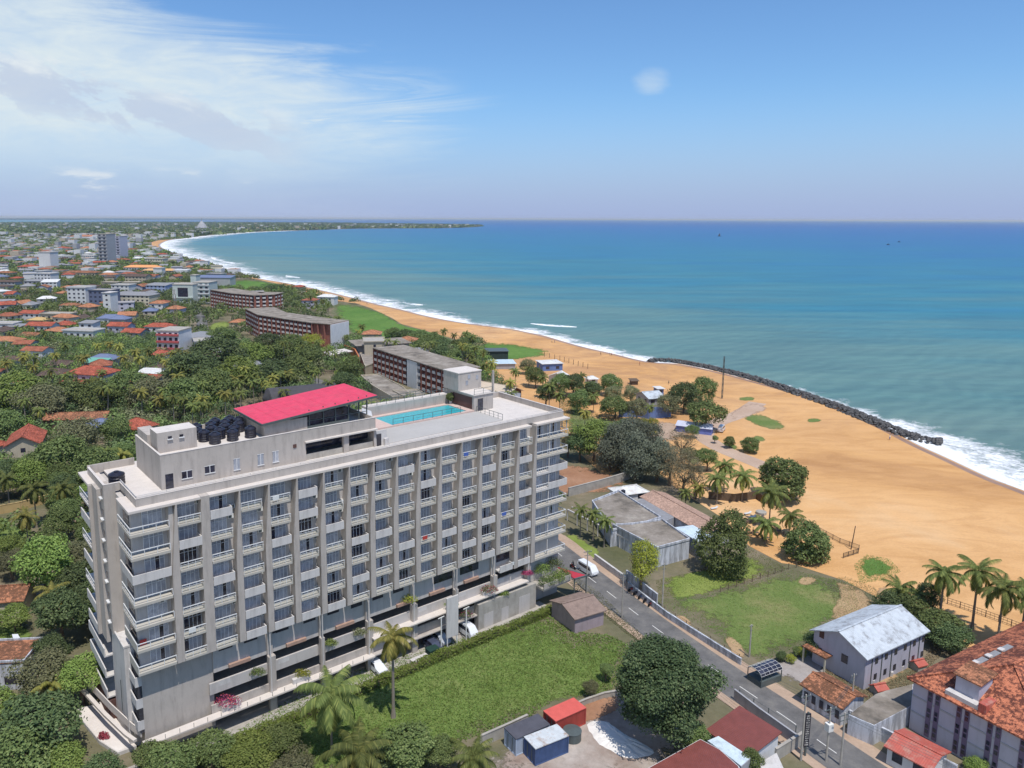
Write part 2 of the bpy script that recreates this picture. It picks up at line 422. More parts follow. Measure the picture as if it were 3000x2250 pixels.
col = s.mix(.3, col, s.ramp(st2, [(.35, (.62, .66, .7)), (.6, (1.1, 1.1, 1.1))]), 'MULTIPLY')
wv = s.add('ShaderNodeTexWave', wave_type='BANDS', bands_direction='Y'); wv.inputs['Scale'].default_value = .035; wv.inputs['Distortion'].default_value = 11; wv.inputs['Detail'].default_value = 4; wv.inputs['Detail Scale'].default_value = .6
s.link(s.coord('World', None, rad(-38)), wv.inputs[0])
nearf = s.math('SUBTRACT', 1.0, s.math('DIVIDE', dsh, 420.0), clamp=True)
col = s.mix(s.math('MULTIPLY', nearf, .20), col, s.ramp(wv.outputs['Fac'], [(.25, (.62, .70, .66)), (.6, (1.1, 1.1, 1.05)), (.95, (1.5, 1.4, 1.2))]), 'MULTIPLY')
cap = s.ramp(s.noise(.045, 9, .8, coord='World', sc=(.3, 1, 1)), [(.735, (0, 0, 0)), (.76, (1, 1, 1))])
col = s.mix(s.math('MULTIPLY', cap, .6), col, (.55, .62, .64))
h = s.noise(.25, 7, .7, coord='World', sc=(.35, 1, 1))
s.bump(h, .35, .6)
M_sea = s.fin(col, .35, .22)
struct('sea', MB().poly([(-150000, -3000, -.4), (150000, -3000, -.4), (150000, 150000, -.4), (-150000, 150000, -.4)]), M_sea)
sheet('far_shore', GL([(-900,641),(500,642.5),(820,643),(900,641.5),(700,639.5),(-900,637.5)]), .2, M_land)
# beach: slopes under the water at the shoreline
s = NT('beach_sand')
a = s.noise(.018, 9, .62, coord='World', dist=.8); col = s.ramp(a, [(.26, (.47, .255, .115)), (.44, (.62, .35, .15)), (.58, (.68, .40, .185)), (.76, (.70, .48, .28))])
b = s.noise(.13, 8, .7, coord='World', sc=(.35, 1, 1), dist=1.2); col = s.mix(.6, col, s.ramp(b, [(.34, (.74, .68, .62)), (.55, (1, 1, 1)), (.75, (1.08, 1.08, 1.1))]), 'MULTIPLY')
gq = s.add('ShaderNodeNewGeometry'); sq = s.add('ShaderNodeSeparateXYZ'); s.link(gq.outputs['Position'], sq.inputs[0])
far = s.math('DIVIDE', s.math('SUBTRACT', sq.outputs[1], 215.0), 90.0, clamp=True)
col = s.mix(s.math('MULTIPLY', s.math('MULTIPLY', far, s.ramp(s.noise(.03, 7, .7, coord='World', dist=1.5), [(.4, (0, 0, 0)), (.62, (1, 1, 1))])), .6), col, (.36, .20, .115))
f2 = s.noise(2.2, 6, .8, coord='World'); col = s.mix(.32, col, s.ramp(f2, [(.35, (.6, .58, .55)), (.6, (1, 1, 1))]), 'MULTIPLY'); s.bump(f2, .25, .15)
M_sand = s.fin(col, .95, .08)
M_wet = ground_mat('wet_sand', [(.3, (.27, .16, .11)), (.7, (.40, .25, .17))], .06, .8, .25, rough=.35, bump=.05)
def nrm(P, i):
    a = P[max(i-1, 0)]; b = P[min(i+1, len(P)-1)]
    dx, dy = b[0]-a[0], b[1]-a[1]; L = math.hypot(dx, dy) or 1
    return dy/L, -dx/L            # to the right of travel = seaward
def resample(P, step):
    Q = [P[0]]
    for i in range(1, len(P)):
        a, b = P[i-1], P[i]; L = math.hypot(b[0]-a[0], b[1]-a[1]); k = max(1, int(L/step(a) if callable(step) else L/step))
        for j in range(1, k+1): Q.append((a[0]+(b[0]-a[0])*j/k, a[1]+(b[1]-a[1])*j/k))
    return Q
def smooth_open(P, it=2):
    for _ in range(it):
        Q = [P[0]]
        for a, b in zip(P, P[1:]):
            Q += [(a[0]*.75+b[0]*.25, a[1]*.75+b[1]*.25), (a[0]*.25+b[0]*.75, a[1]*.25+b[1]*.75)]
        Q.append(P[-1]); P = Q
    return P
WS = smooth_open(WSHORE, 2)
def strip(name, P, offs, mat, uv=False, kind='structure'):
    "a band along the line P; offs = [(offset to seaward or fn(i), z)]"
    mb = MB(); n = len(P); k = len(offs); t = [0]
    for i in range(1, n): t.append(t[-1]+math.hypot(P[i][0]-P[i-1][0], P[i][1]-P[i-1][1]))
    for i, p in enumerate(P):
        nx, ny = nrm(P, i)
        for o, z in offs:
            o = o(i, p, t[i]) if callable(o) else o
            mb.v.append((p[0]+nx*o, p[1]+ny*o, z))
    for i in range(n-1):
        for j in range(k-1):
            mb.f.append((i*k+j, i*k+j+1, (i+1)*k+j+1, (i+1)*k+j)); mb.m.append(0)
    o = mb.build(name, mat); o['kind'] = kind
    if uv:
        u = o.data.uv_layers.new(name='along'); c = 0
        for i in range(n-1):
            for j in range(k-1):
                for (a, b) in ((i, j), (i, j+1), (i+1, j+1), (i+1, j)):
                    u.data[c].uv = (t[a]/100, b/(k-1)); c += 1
    return o
# main sand sheet, landward edge first
SAND_IN = [(3900,2500),(3200,2150),(2900,1930),(2640,1800),(2560,1745),(2470,1700),(2330,1655),(2290,1650),(2195,1600),(2120,1520),(1980,1430),(1930,1385),(1840,1370),(1770,1395),(1700,1330),(1600,1240),(1500,1180),
 (1440,1120),(1420,1060),(1400,1010),(1300,985),(1261,973),(1176,949),(1149,932),(1085,902),(1041,888),(973,881),(939,871),(905,858),(864,845),(803,829),(735,815),(702,808),(661,795),(612,778),(560,767),(520,753),(480,738),(440,728),(430,713),(465,704),(530,699.5)]
n3 = next(i for i, p in enumerate(SHORE) if p == (542,698))
sheet('beach', GL(SAND_IN)+[(x, y) for x, y in WSHORE[:n3+1]][::-1], .03, M_sand)
strip('shoreline_slope', WS, [(-2.6, .034), (-.6, .036), (2.5, -.25), (8, -.7)], M_wet)
# surf
s = NT('surf_foam')
uvn = s.add('ShaderNodeTexCoord'); sp = s.add('ShaderNodeSeparateXYZ'); s.link(uvn.outputs['UV'], sp.inputs[0])
V = sp.outputs[1]
n1 = s.noise(.09, 8, .72, coord='World', dist=.6); n2 = s.noise(.5, 7, .75, coord='World', dist=.5)
n3_ = s.noise(.016, 4, .6, coord='World')
edge = s.math('ADD', s.math('MULTIPLY', n3_, 1.0), -.5)
dens = s.math('SUBTRACT', 1.02, s.math('MULTIPLY', s.math('ADD', V, edge), 1.05))
x = s.math('ADD', s.math('MULTIPLY', n1, .62), s.math('MULTIPLY', n2, .38))
fo = s.math('MULTIPLY', s.math('SUBTRACT', s.math('ADD', x, s.math('MULTIPLY', dens, .32)), .648), 6.0, clamp=True)
endf = s.math('MULTIPLY', s.math('SUBTRACT', 1.0, V), 4.0, clamp=True)
st_ = s.math('MULTIPLY', V, 30.0, clamp=True)
fo = s.math('MULTIPLY', s.math('MULTIPLY', fo, endf), st_)
tr = s.add('ShaderNodeBsdfTransparent'); mx = s.add('ShaderNodeMixShader')
M_foam = s.fin((.80, .82, .84), .8, .1); s.link(fo, mx.inputs[0]); s.link(tr.outputs[0], mx.inputs[1]); s.link(s.b.outputs[0], mx.inputs[2]); s.link(mx.outputs[0], s.o.inputs[0])
def wid(i, p, t):
    d = p[1]
    K = [(60, 26), (180, 32), (225, 34), (262, 16), (330, 14), (360, 16), (420, 21), (480, 26), (560, 40), (640, 52), (800, 62), (1000, 70), (1400, 110), (2200, 130), (4000, 120), (7000, 120)]
    for a, b in zip(K, K[1:]):
        if d < b[0]: k = max(0, (d-a[0])/(b[0]-a[0])); return a[1]+(b[1]-a[1])*k
    return 120
WS2 = [p for p in WS if p[1] < 4200]
strip('surf', WS2, [(-.5, .01)]+[((lambda q: (lambda i, p, t: 1.5+wid(i, p, t)*q))(j/6), -.30+.002*j) for j in range(1, 7)], M_foam, uv=True)
def breaker(px0, py0, px1, py1, wd):
    a, b = G(px0, py0), G(px1, py1); P = [(a[0]+(b[0]-a[0])*k/8, a[1]+(b[1]-a[1])*k/8) for k in range(9)]
    tp = lambda q: (lambda i, p, t: q*wd*(.12+math.sin(math.pi*i/8)))
    return strip('breaking_wave', P, [(tp(-.9), -.36), (tp(-.2), .12), (tp(.3), .0), (tp(1), -.36)], M_foam, uv=True)
for q in [(1690,957,1555,947,4.5), (880,814,840,806,8), (690,772,620,752,12), (590,742,530,738,12), (1240,893,1180,884,5)]:
    breaker(*q)
# grass and paving
M_grass = ground_mat('rough_grass', [(.28, (.13, .19, .045)), (.5, (.175, .235, .065)), (.72, (.24, .265, .10))], .12, 1.6, .5, bump=.6)
M_lawn = ground_mat('mown_lawn', [(.3, (.16, .22, .045)), (.7, (.27, .31, .085))], .2, 1.8, .3, bump=.3)
M_field = ground_mat('dry_field_grass', [(.25, (.12, .18, .05)), (.48, (.165, .215, .065)), (.64, (.27, .25, .11)), (.76, (.42, .31, .16))], .075, 1.4, .45, bump=.4)
M_dune = ground_mat('dune_creeper', [(.3, (.085, .185, .035)), (.7, (.16, .26, .065))], .03, .35, .5, bump=.5)
M_asph = ground_mat('asphalt', [(.3, (.12, .115, .115)), (.5, (.165, .158, .155)), (.68, (.22, .205, .19))], .35, 5, .3, bump=.1)
M_pave = ground_mat('sandy_paving', [(.3, (.38, .27, .20)), (.7, (.50, .37, .28))], .2, 2, .25)
M_dirt = ground_mat('red_dirt', [(.3, (.30, .15, .085)), (.7, (.42, .24, .15))], .1, 1.2, .3)
M_yard = ground_mat('dusty_yard', [(.28, (.23, .155, .12)), (.46, (.36, .29, .25)), (.66, (.47, .41, .37))], .16, 1.2, .35)
M_pale = ground_mat('pale_terrace_paving', [(.3, (.62, .56, .52)), (.7, (.74, .69, .65))], .2, 1.5, .15)
M_line = paint('white_road_paint', (.72, .70, .66), .1, 2)
SOFT = {}
def softmat(mat, sc=.45):
    "the same ground cover, thinning out raggedly towards the edge of its patch"
    if mat.name in SOFT: return SOFT[mat.name]
    m_ = mat.copy(); m_.name = mat.name+'_edge'; n_ = m_.node_tree.nodes; l_ = m_.node_tree.links
    at = n_.new('ShaderNodeAttribute'); at.attribute_name = 'cover'; g_ = n_.new('ShaderNodeNewGeometry')
    t1 = n_.new('ShaderNodeTexNoise'); t1.inputs['Scale'].default_value = sc; t1.inputs['Detail'].default_value = 8; t1.inputs['Roughness'].default_value = .8; l_.new(g_.outputs['Position'], t1.inputs[0])
    t2 = n_.new('ShaderNodeTexNoise'); t2.inputs['Scale'].default_value = .11; t2.inputs['Detail'].default_value = 5; l_.new(g_.outputs['Position'], t2.inputs[0])
    def mm(op, a, b, c=False):
        q = n_.new('ShaderNodeMath'); q.operation = op; q.use_clamp = c
        for i_, x_ in enumerate((a, b)):
            if isinstance(x_, (int, float)): q.inputs[i_].default_value = x_
            else: l_.new(x_, q.inputs[i_])
        return q.outputs[0]
    v_ = mm('ADD', mm('MULTIPLY', at.outputs['Fac'], 1.35), mm('ADD', mm('MULTIPLY', t1.outputs[0], 2.8), mm('MULTIPLY', t2.outputs[0], 1.4)))
    f_ = mm('MULTIPLY', mm('SUBTRACT', v_, 2.62), 3.0, True)
    tr_ = n_.new('ShaderNodeBsdfTransparent'); mx_ = n_.new('ShaderNodeMixShader'); l_.new(f_, mx_.inputs[0]); l_.new(tr_.outputs[0], mx_.inputs[1]); l_.new(n_['Principled BSDF'].outputs[0], mx_.inputs[2]); l_.new(mx_.outputs[0], n_['Material Output'].inputs[0])
    SOFT[mat.name] = m_; return m_
def area(name, px, z, mat, it=2, jit=0.0, hard=False):
    P = smooth(GL(px), it, 0, len(px))
    if hard: return sheet(name, P, z, mat)
    cx_ = sum(p[0] for p in P)/len(P); cy_ = sum(p[1] for p in P)/len(P); V_ = []; F_ = []; k = len(P); A_ = []
    for q, a_ in ((1.12, -.1), (.92, .25), (.72, .6), (.4, 1)):
        for p in P: V_.append((cx_+(p[0]-cx_)*q, cy_+(p[1]-cy_)*q, z)); A_.append(a_)
    V_.append((cx_, cy_, z)); A_.append(1)
    sg = sum(P[i][0]*P[(i+1) % k][1]-P[(i+1) % k][0]*P[i][1] for i in range(k)) > 0
    for r_ in range(3):
        for i in range(k):
            j = (i+1) % k; q4 = (r_*k+i, r_*k+j, (r_+1)*k+j, (r_+1)*k+i); F_.append(q4 if sg else q4[::-1])
    for i in range(k): t3 = (3*k+i, 3*k+(i+1) % k, 4*k); F_.append(t3 if sg else t3[::-1])
    me = bpy.data.meshes.new(name); me.from_pydata(V_, [], F_); me.materials.append(softmat(mat)); at = me.attributes.new('cover', 'FLOAT', 'POINT'); at.data.foreach_set('value', [float(x) for x in A_])
    o = bpy.data.objects.new(name, me); COL.objects.link(o); o['kind'] = 'structure'; return o
area('overgrown_lot', [(560,2330),(600,2180),(840,2035),(1010,1965),(1300,1870),(1620,1775),(1680,1850),(1790,1850),(1900,1895),(1880,2000),(1790,2050),(1650,2060),(1560,2120),(1330,2190),(1200,2300)], .05, M_grass, 2, .1)
area('dirt_yard', [(1330,2330),(1390,2215),(1560,2150),(1700,2060),(1800,2000),(1980,2000),(2110,2130),(2010,2230),(1960,2330)], .06, M_yard, 2, .15)
area('dirt_patch', [(1560,2195),(1640,2090),(1780,2020),(1880,2050),(1760,2110),(1640,2150)], .07, M_dirt, 2, .2)
area('bright_lawn', [(1930,1750),(1920,1700),(1990,1680),(2110,1655),(2195,1600),(2310,1668),(2200,1705),(2090,1740),(2000,1765)], .05, M_lawn, 1, .1)
area('field', [(1905,1740),(2000,1752),(2110,1728),(2320,1664),(2420,1672),(2500,1700),(2560,1760),(2520,1800),(2440,1840),(2390,1880),(2320,1915),(2230,1950),(2180,1945),(2060,1850),(1950,1785)], .055, M_field, 2, .15)
area('dune_grass_field', [(1261,973),(1215,962),(1176,949),(1165,940),(1149,932),(1120,912),(1085,902),(1041,890),(973,882),(950,890),(955,930),(975,975),(1100,1010),(1250,1020),(1400,1030),(1350,995)], .05, M_dune, 1, 1.0)
area('dune_grass_patch', [(1380,998),(1480,1003),(1570,1015),(1640,1030),(1600,1045),(1520,1060),(1440,1060),(1380,1040)], .055, M_dune, 2, .6)
area('dune_grass_near', [(2510,1650),(2540,1628),(2600,1640),(2628,1672),(2590,1690),(2530,1700)], .05, M_dune, 2, .15)
area('far_dune_grass', [(900,850),(860,838),(800,826),(740,818),(690,818),(640,830),(600,838),(640,850),(760,850),(850,870)], .05, M_dune, 2, 1.5)
for i, q in enumerate([[(1660,1160),(1700,1215),(1830,1235),(1870,1270),(1700,1300),(1650,1280)], [(2150,1217),(2220,1205),(2290,1235),(2325,1262),(2240,1262)], [(2155,1165),(2210,1160),(2215,1174),(2170,1176)],
                       [(2355,1227),(2400,1224),(2415,1236),(2370,1240)], [(2210,1270),(2260,1292),(2200,1296)], [(2060,1290),(2180,1300),(2160,1330),(2080,1310)], [(2000,1330),(2060,1320),(2080,1350),(2020,1370)]]):
    area('grass_patch', q, .05, M_field, 2, .2)
area('red_yard', [(1600,1350),(1700,1360),(1850,1400),(1840,1440),(1700,1455),(1600,1460)], .055, M_dirt, 2, .2)
area('orange_path', [(1640,1560),(1700,1600),(1760,1660),(1750,1668),(1690,1622),(1630,1582)], .09, M_pave, 1, hard=True)
area('front_grass', [(1640,1555),(1700,1570),(1780,1630),(1760,1640),(1720,1640),(1660,1590)], .05, M_lawn, 1)
M_lane = ground_mat('lane_paving', [(.3,(.44,.31,.23)),(.7,(.54,.40,.31))], .1, 2, .25)
strip('sandy_lane', smooth_open(GL([(2220,1180),(2170,1215),(2090,1240),(2050,1275),(2110,1315),(2200,1350),(2300,1392)]), 2), [(-3.2, .06), (3.2, .062)], M_lane)
area('lane_forecourt', [(2150,1190),(2230,1175),(2260,1200),(2190,1225),(2120,1235)], .065, M_lane, 1)
area('service_yard', [(1880,1235),(2000,1235),(2040,1270),(1990,1300),(1870,1290),(1830,1265)], .06, M_pave, 2)
area('stone_yard', [(2225,1960),(2330,1915),(2400,1920),(2440,1960),(2400,2010),(2330,2010)], .07, ground_mat('stone_paving', [(.3,(.33,.29,.27)),(.7,(.42,.38,.36))], .6, 4, .3), 1)
area('lawn', [(595,960),(640,938),(682,940),(680,965),(630,975),(612,972)], .06, M_lawn, 1)
area('lawn', [(970,1085),(1000,1078),(1010,1100),(985,1110)], .06, M_lawn, 1)
area('lawn', [(0,1530),(80,1540),(120,1570),(60,1590),(-60,1580)], .05, M_grass, 1)
area('lawn', [(-80,1830),(60,1820),(110,1850),(90,1900),(20,1890),(-80,1880)], .05, M_grass, 1)
M_pile = ground_mat('white_sand_pile', [(.3, (.70, .66, .62)), (.7, (.80, .77, .73))], .5, 3, .1, bump=.4)
RC = [(62, 66), (56.5, 75.5), (50.3, 86.2), (46.4, 94.4), (44.1, 98.7), (41.5, 103.5), (37.7, 110.8), (33.9, 118.4), (30.2, 126.6), (26.2, 135.8), (21.8, 146), (15, 163), (4, 190), (-12, 225), (-30, 262), (-50, 300), (-72, 332), (-104, 385), (-150, 445), (-175, 520), (-215, 610), (-290, 760)]
RC = smooth_open(RC, 2)
strip('road', RC, [(-3.4, .10), (0, .13), (3.4, .10)], M_asph)
strip('road_verge', RC[:60], [(3.4, .07), (5.6, .08)], M_pave)
strip('pavement', RC[:60], [(-4.9, .08), (-3.4, .08)], M_pave)
t = 0; mb = MB()
for a, b in zip(RC, RC[1:]):
    L = math.hypot(b[0]-a[0], b[1]-a[1]); dx, dy = (b[0]-a[0])/L, (b[1]-a[1])/L; q = 0
    while q < L:
        if (t+q) % 6.4 < 3.0 and t+q < 150:
            x0, y0 = a[0]+dx*q, a[1]+dy*q; e = min(.5, L-q); x1, y1 = x0+dx*e, y0+dy*e
            mb.poly([(x0+dy*.06, y0-dx*.06, .138), (x1+dy*.06, y1-dx*.06, .138), (x1-dy*.06, y1+dx*.06, .138), (x0-dy*.06, y0+dx*.06, .138)][::-1])
        q += .5
    t += L
struct('centre_line_markings', mb, M_line)
M_bald = ground_mat('sandy_soil', [(.3, (.36, .235, .13)), (.7, (.52, .36, .21))], .2, 2, .35)
for q in [[(2440,1690),(2520,1715),(2580,1760),(2540,1820),(2450,1850),(2420,1800),(2460,1750)], [(2110,1850),(2170,1880),(2200,1940),(2150,1930)], [(2340,1690),(2400,1685),(2390,1720),(2330,1715)], [(2560,1700),(2640,1720),(2640,1800),(2560,1840)], [(1960,1800),(2010,1800),(2040,1840),(1990,1830)],
          [(2450,1980),(2560,2030),(2700,1960),(2640,1930),(2520,1960)]]:
    area('bare_soil', q, .075, M_bald, 2)
# low mound of white sand in the yard
P = GL([(1715,2125),(1740,2113),(1780,2113),(1815,2143),(1850,2163),(1920,2200),(1905,2217),(1840,2227),(1780,2197),(1745,2172)]); P = smooth(P, 2, .12, 5)
cx = sum(p[0] for p in P)/len(P); cy = sum(p[1] for p in P)/len(P); mb = MB(); k = len(P)
for q, z in ((1, .075), (.8, .25), (.45, .42)):
    for i, p in enumerate(P): mb.v.append((cx+(p[0]-cx)*q, cy+(p[1]-cy)*q, z+(.06*math.sin(i*2.3) if q < 1 else 0)))
for r_ in range(2):
    for i in range(k): mb.f.append((r_*k+i, r_*k+(i+1) % k, (r_+1)*k+(i+1) % k, (r_+1)*k+i)); mb.m.append(0)
mb.f.append(tuple(2*k+i for i in range(k))); mb.m.append(0)
tag(mb.build('sand_pile', M_pile), 'white spread heap of building sand on the dirt yard', 'sand pile')
# ------------------------------------------------------------------ the hotel
HB = rad(90-52.9)
hotel = thing('hotel', 'long ten storey beige hotel with rows of balconies and a rooftop pool', 'hotel', (-38.65, 86.24, 0), HB)
HO = Vector((-38.65, 86.24)); HUx = Vector((math.cos(HB), math.sin(HB))); HVx = Vector((-math.sin(HB), math.cos(HB)))
def HW(u, v): p = HO+HUx*u+HVx*v; return (p.x, p.y)
U0, P4 = 5.45, 4.05
starts = [U0]+[9.5+P4*i for i in range(14)]
VW = 1.5
# body
MB().box(.3, VW, 12, 73.1, 19, 32.99).build('wall', M_grey, hotel)
MB().box(.3, VW, 0, 9.3, 18, 12).build('base_wall', M_wall, hotel)
b = MB()
b.box(-.3, 0, 33.0, 8.35, 5.9, 33.3); b.box(9.45, 0, 33.0, 64.8, VW, 33.3); b.box(65.95, 0, 33.0, 73.9, 3.2, 33.3); b.box(-2.0, 13.4, 33.0, .3, 19.4, 33.3)
b.build('canopy_slab', M_ledge, hotel)
MB().box(.9, 1.2, 33.3, 73.4, 19.1, 33.52, 0).build('roof_terrace', M_light, hotel)
b = MB(); T = .25
b.box(.9, 1.15, 33.3, 73.4, 1.15+T, 34.3); b.box(.9, 1.15+T, 33.3, .9+T, 8.8, 34.3); b.box(-1.1, 8.7, 33.3, .9+T, 8.7+T, 34.3); b.box(-1.1, 8.7+T, 33.3, -1.1+T, 17.6, 34.3)
b.box(-1.1, 17.6, 33.3, 5, 17.85, 34.5); b.box(73.15, 1.4, 33.3, 73.4, 18.9, 34.5); b.box(66.9, 18.65, 33.3, 73.15, 18.9, 34.5)
b.build('parapet', M_wall, hotel)
b = MB(); b.box(.88, 1.12, 34.3, 73.42, 1.43, 34.36); b.box(.88, 1.43, 34.3, 1.18, 8.7, 34.36); b.box(-1.12, 8.68, 34.3, 1.17, 8.98, 34.36); b.box(-1.12, 8.98, 34.3, -.82, 17.6, 34.36); b.box(73.12, 1.43, 34.5, 73.43, 18.9, 34.56)
b.build('parapet_coping', M_light, hotel)
# fins between the bays
for i, u in enumerate(starts+[66.1]):
    wide = i in (1, 16)
    zb = 12.0 if i < 14 else 8.4
    if i == 0: w0, w1 = .2, .95
    elif wide: w0, w1 = 1.05, 1.25
    else: w0, w1 = .18, .85
    zm = 24.0; mb = MB()
    def ring(z, wd): return [(u-.06-wd, 0.0 if not wide else .02, z), (u-.06, 0.0 if not wide else .02, z), (u-.06, VW, z), (u-.06-wd, VW, z)]
    ztop = 33.0 if not wide else 33.3
    R = [ring(zb, w1), ring(zm, w1), ring(ztop, w0)]
    for r_ in R: mb.v += r_
    for k in range(2):
        for j in range(4):
            mb.f.append((k*4+j, k*4+(j+1) % 4, k*4+4+(j+1) % 4, k*4+4+j)); mb.m.append(0)
    mb.f.append((3, 2, 1, 0)); mb.f.append((8, 9, 10, 11)); mb.m += [0, 0]
    mb.build('fin', M_wall, hotel)
# bay prototypes
def balcony_meshes(W, D=VW):
    s_ = MB(); s_.box(0, 0, 0, W, D-.01, .22); s_.box(0, 0, .22, W, .14, 1.16); s_.box(W-.14, .14, .22, W, D-.01, 1.16)
    r_ = MB(); r_.box(0, 0, 0, W, D-.01, .29); r_.box(W-.16, .0, .29, W, .16, .80)
    g_ = MB(); g_.bar((0, .06, 1.22), (W-.02, .06, 1.22), .09); g_.bar((0, .06, .92), (W-.16, .06, .92), .035)
    for k in range(4): x = .04+(W-.1)*k/3; g_.bar((x, .06, .29), (x, .06, 1.2), .05)
    p_ = MB(); p_.box(.04, .045, .42, W-.2, .06, .86)
    return s_.mesh('solid_balcony', M_white), r_.mesh('railed_balcony', M_slabedge), g_.mesh('railing', M_rail), p_.mesh('glass_panel', M_bglass)
def window_meshes(W, Hh, dark=0):
    g_ = MB(); g_.box(0, -.05, 0, W, 0, Hh)
    if dark == 2: g_.m = [1]*6
    if dark == 1: g_ = MB(); g_.box(0, -.05, 0, W*.3, 0, Hh, 1); g_.box(W*.3, -.05, 0, W, 0, Hh, 0)
    if dark == 3: g_ = MB(); g_.box(0, -.05, 0, W*.52, 0, Hh, 0); g_.box(W*.52, -.05, 0, W*.76, 0, Hh, 1); g_.box(W*.76, -.05, 0, W, 0, Hh, 0)
    f_ = MB(); t = .055
    for x in (0, W*.3, W*.52, W*.76, W): f_.box(x-t/2, -.10, 0, x+t/2, -.052, Hh)
    f_.box(t/2, -.10, Hh-t, W-t/2, -.053, Hh+.01); f_.box(t/2, -.10, Hh*.76, W-t/2, -.054, Hh*.76+t*.8)
    return g_.mesh('window', [M_glass, M_dglass]), f_.mesh('frame', M_frame)
BAL = balcony_meshes(2.85)
WIN = [window_meshes(2.25, 2.15, d) for d in (0, 1, 2, 3)]
acm = MB().box(0, 0, 0, .75, .3, .55).box(.08, -.01, .06, .5, 0, .49, 1).mesh('air_conditioner', [M_ac, M_dgrey])
pat = ['RSRRRRR', 'SRRSRRR', 'RRRRSSS', 'RRSRRRS', 'SSRRSRS', 'RRSRRRS', 'RRRSRSR', 'RRRSRRR', 'SRRRSRR', 'RSRRRRR', 'RRRRSRR', 'RRRRRSR', 'RSRRSRS', 'RRRRRRR', 'RSRSRSR']
rg = random.Random(4)
M_hot = [BAL]
for i, u in enumerate(starts):
    for j, ch in enumerate(pat[i]):
        z = 30-3*j
        if ch == 'S': put('solid_balcony', BAL[0], hotel, (u, .0, z))
        else:
            o = put('railed_balcony', BAL[1], hotel, (u, .0, z)); put('railing', BAL[2], o); put('glass_panel', BAL[3], o)
        dk = rg.choices((0, 1, 2, 3), (64, 12, 6, 18))[0]
        nm = 'curtained_window' if dk == 0 else 'open_window'
        o = put(nm, WIN[dk][0], hotel, (u+.25+(.15 if (i+j) % 2 else 0), VW, z+.3)); put('frame', WIN[dk][1], o)
        if rg.random() < .6: put('air_conditioner', acm, hotel, (u+(2.65 if rg.random() < .6 else 3.0), VW-.34, z+(2.1 if rg.random() < .5 else .4)))
# extra lower floor at the right end
for i in (12, 13, 14):
    u = starts[i]
    if i == 12: continue
    put('solid_balcony', BAL[0], hotel, (u, 0, 8.5)); o = put('open_window', WIN[3][0], hotel, (u+.3, VW, 8.8)); put('frame', WIN[3][1], o)
# corner balconies, left end
def corner_bal(name, u0, u1, v1, ztop, solid, left=True):
    "L-shaped balcony wrapping an end of the block"
    xs = u0 if left else u1
    b = MB(); b.box(u0, 0, 0, u1, VW-.01, .34)
    if left: b.box(u0, VW-.01, 0, u0+1.0-.4, v1, .34)
    else: b.box(u1-.75, VW-.01, 0, u1, v1, .34)
    if solid:
        b.box(u0, 0, .34, u1, .14, 1.15); b.box(u0 if left else u1-.14, .14, .34, (u0+.14) if left else u1, v1, 1.15)
        return b, None
    g_ = MB(); x = xs+(.06 if left else -.06); e = u1 if left else u0
    g_.bar((x, .06, 1.2), (e, .06, 1.2), .09); g_.bar((x, .06, 1.2), (x, v1, 1.2), .09)
    g_.bar((x, .06, .55), (x, v1, .55), .03)
    for k in range(4): xx = x+(e-x)*k/3; g_.bar((xx, .06, .34), (xx, .06, 1.18), .07)
    for k in range(6): yy = .06+(v1-.1)*k/5; g_.bar((x, yy, .34), (x, yy, 1.18), .05)
    return b, g_
cw = window_meshes(2.35, 2.2, 0); cwd = window_meshes(2.35, 2.2, 3)
sw = window_meshes(2.8, 2.2, 2)
for j, ch in enumerate('RRSRRRR'):
    z = 30-3*j; b, g_ = corner_bal('corner', -.3, 4.35, 5.85, 0, ch == 'S')
    if j in (5, 6): b.box(-.3, .14, .34, -.16, 5.85, 1.15)
    o = b.build('corner_balcony', M_slabedge if ch == 'R' else M_white, hotel, loc=(0, 0, z))
    if g_: g_.build('railing', M_rail, o)
    q = (cwd if j in (2, 5, 6) else cw); o = put('corner_window', q[0], hotel, (1.55, VW, z+.35)); put('frame', q[1], o)
    o = put('side_window', sw[0], hotel, (.3, 5.2, z+.35), -math.pi/2)
    put('air_conditioner', acm, hotel, (3.0, VW-.34, z+2.2)) if j in (3, 4) else None
MB().box(4.45, .5, 12, 5.0, VW-.01, 33.0).build('pilaster', M_grey, hotel)
# right end: two rooms wide, balconies wrap the corner
for j, ch in enumerate('RRSSRRRR'):
    z = 30-3*j if j < 7 else 8.45
    b = MB(); g_ = None
    b.box(66.1, 0, 0, 73.6, VW-.01, .36); b.box(73.1, VW-.01, 0, 73.6, 4.2, .36)
    if ch == 'S': b.box(69.0, 0, .36, 73.6, .14, 1.2); b.box(73.46, .14, .36, 73.6, 4.2, 1.2); xe = 68.95
    else: xe = 73.55
    g_ = MB(); g_.bar((66.1, .06, 1.25), (xe, .06, 1.25), .09)
    for k in range(7):
        x = 66.15+(xe-66.2)*k/6; g_.bar((x, .06, .36), (x, .06, 1.22), .05)
    if ch == 'R':
        g_.bar((73.55, .06, 1.25), (73.55, 4.2, 1.25), .09)
        for k in range(1, 5): g_.bar((73.55, k, .36), (73.55, k, 1.22), .05)
    o = b.build('end_balcony', M_slabedge if ch == 'R' else M_white, hotel, loc=(0, 0, z)); g_.build('railing', M_rail, o)
    for x in (66.5, 69.8):
        dk = rg.choice((0, 0, 3, 1)); o = put('end_window', WIN[dk][0], hotel, (x, VW, z+.36)); put('frame', WIN[dk][1], o)
MB().box(69.1, .1, 8.8, 69.25, .25, 33.0).build('mullion_post', M_white, hotel)
b = MB()
for v in (.3, 1.4, 2.6): b.box(73.35, v, 31.2, 73.5, v+.15, 33.0)
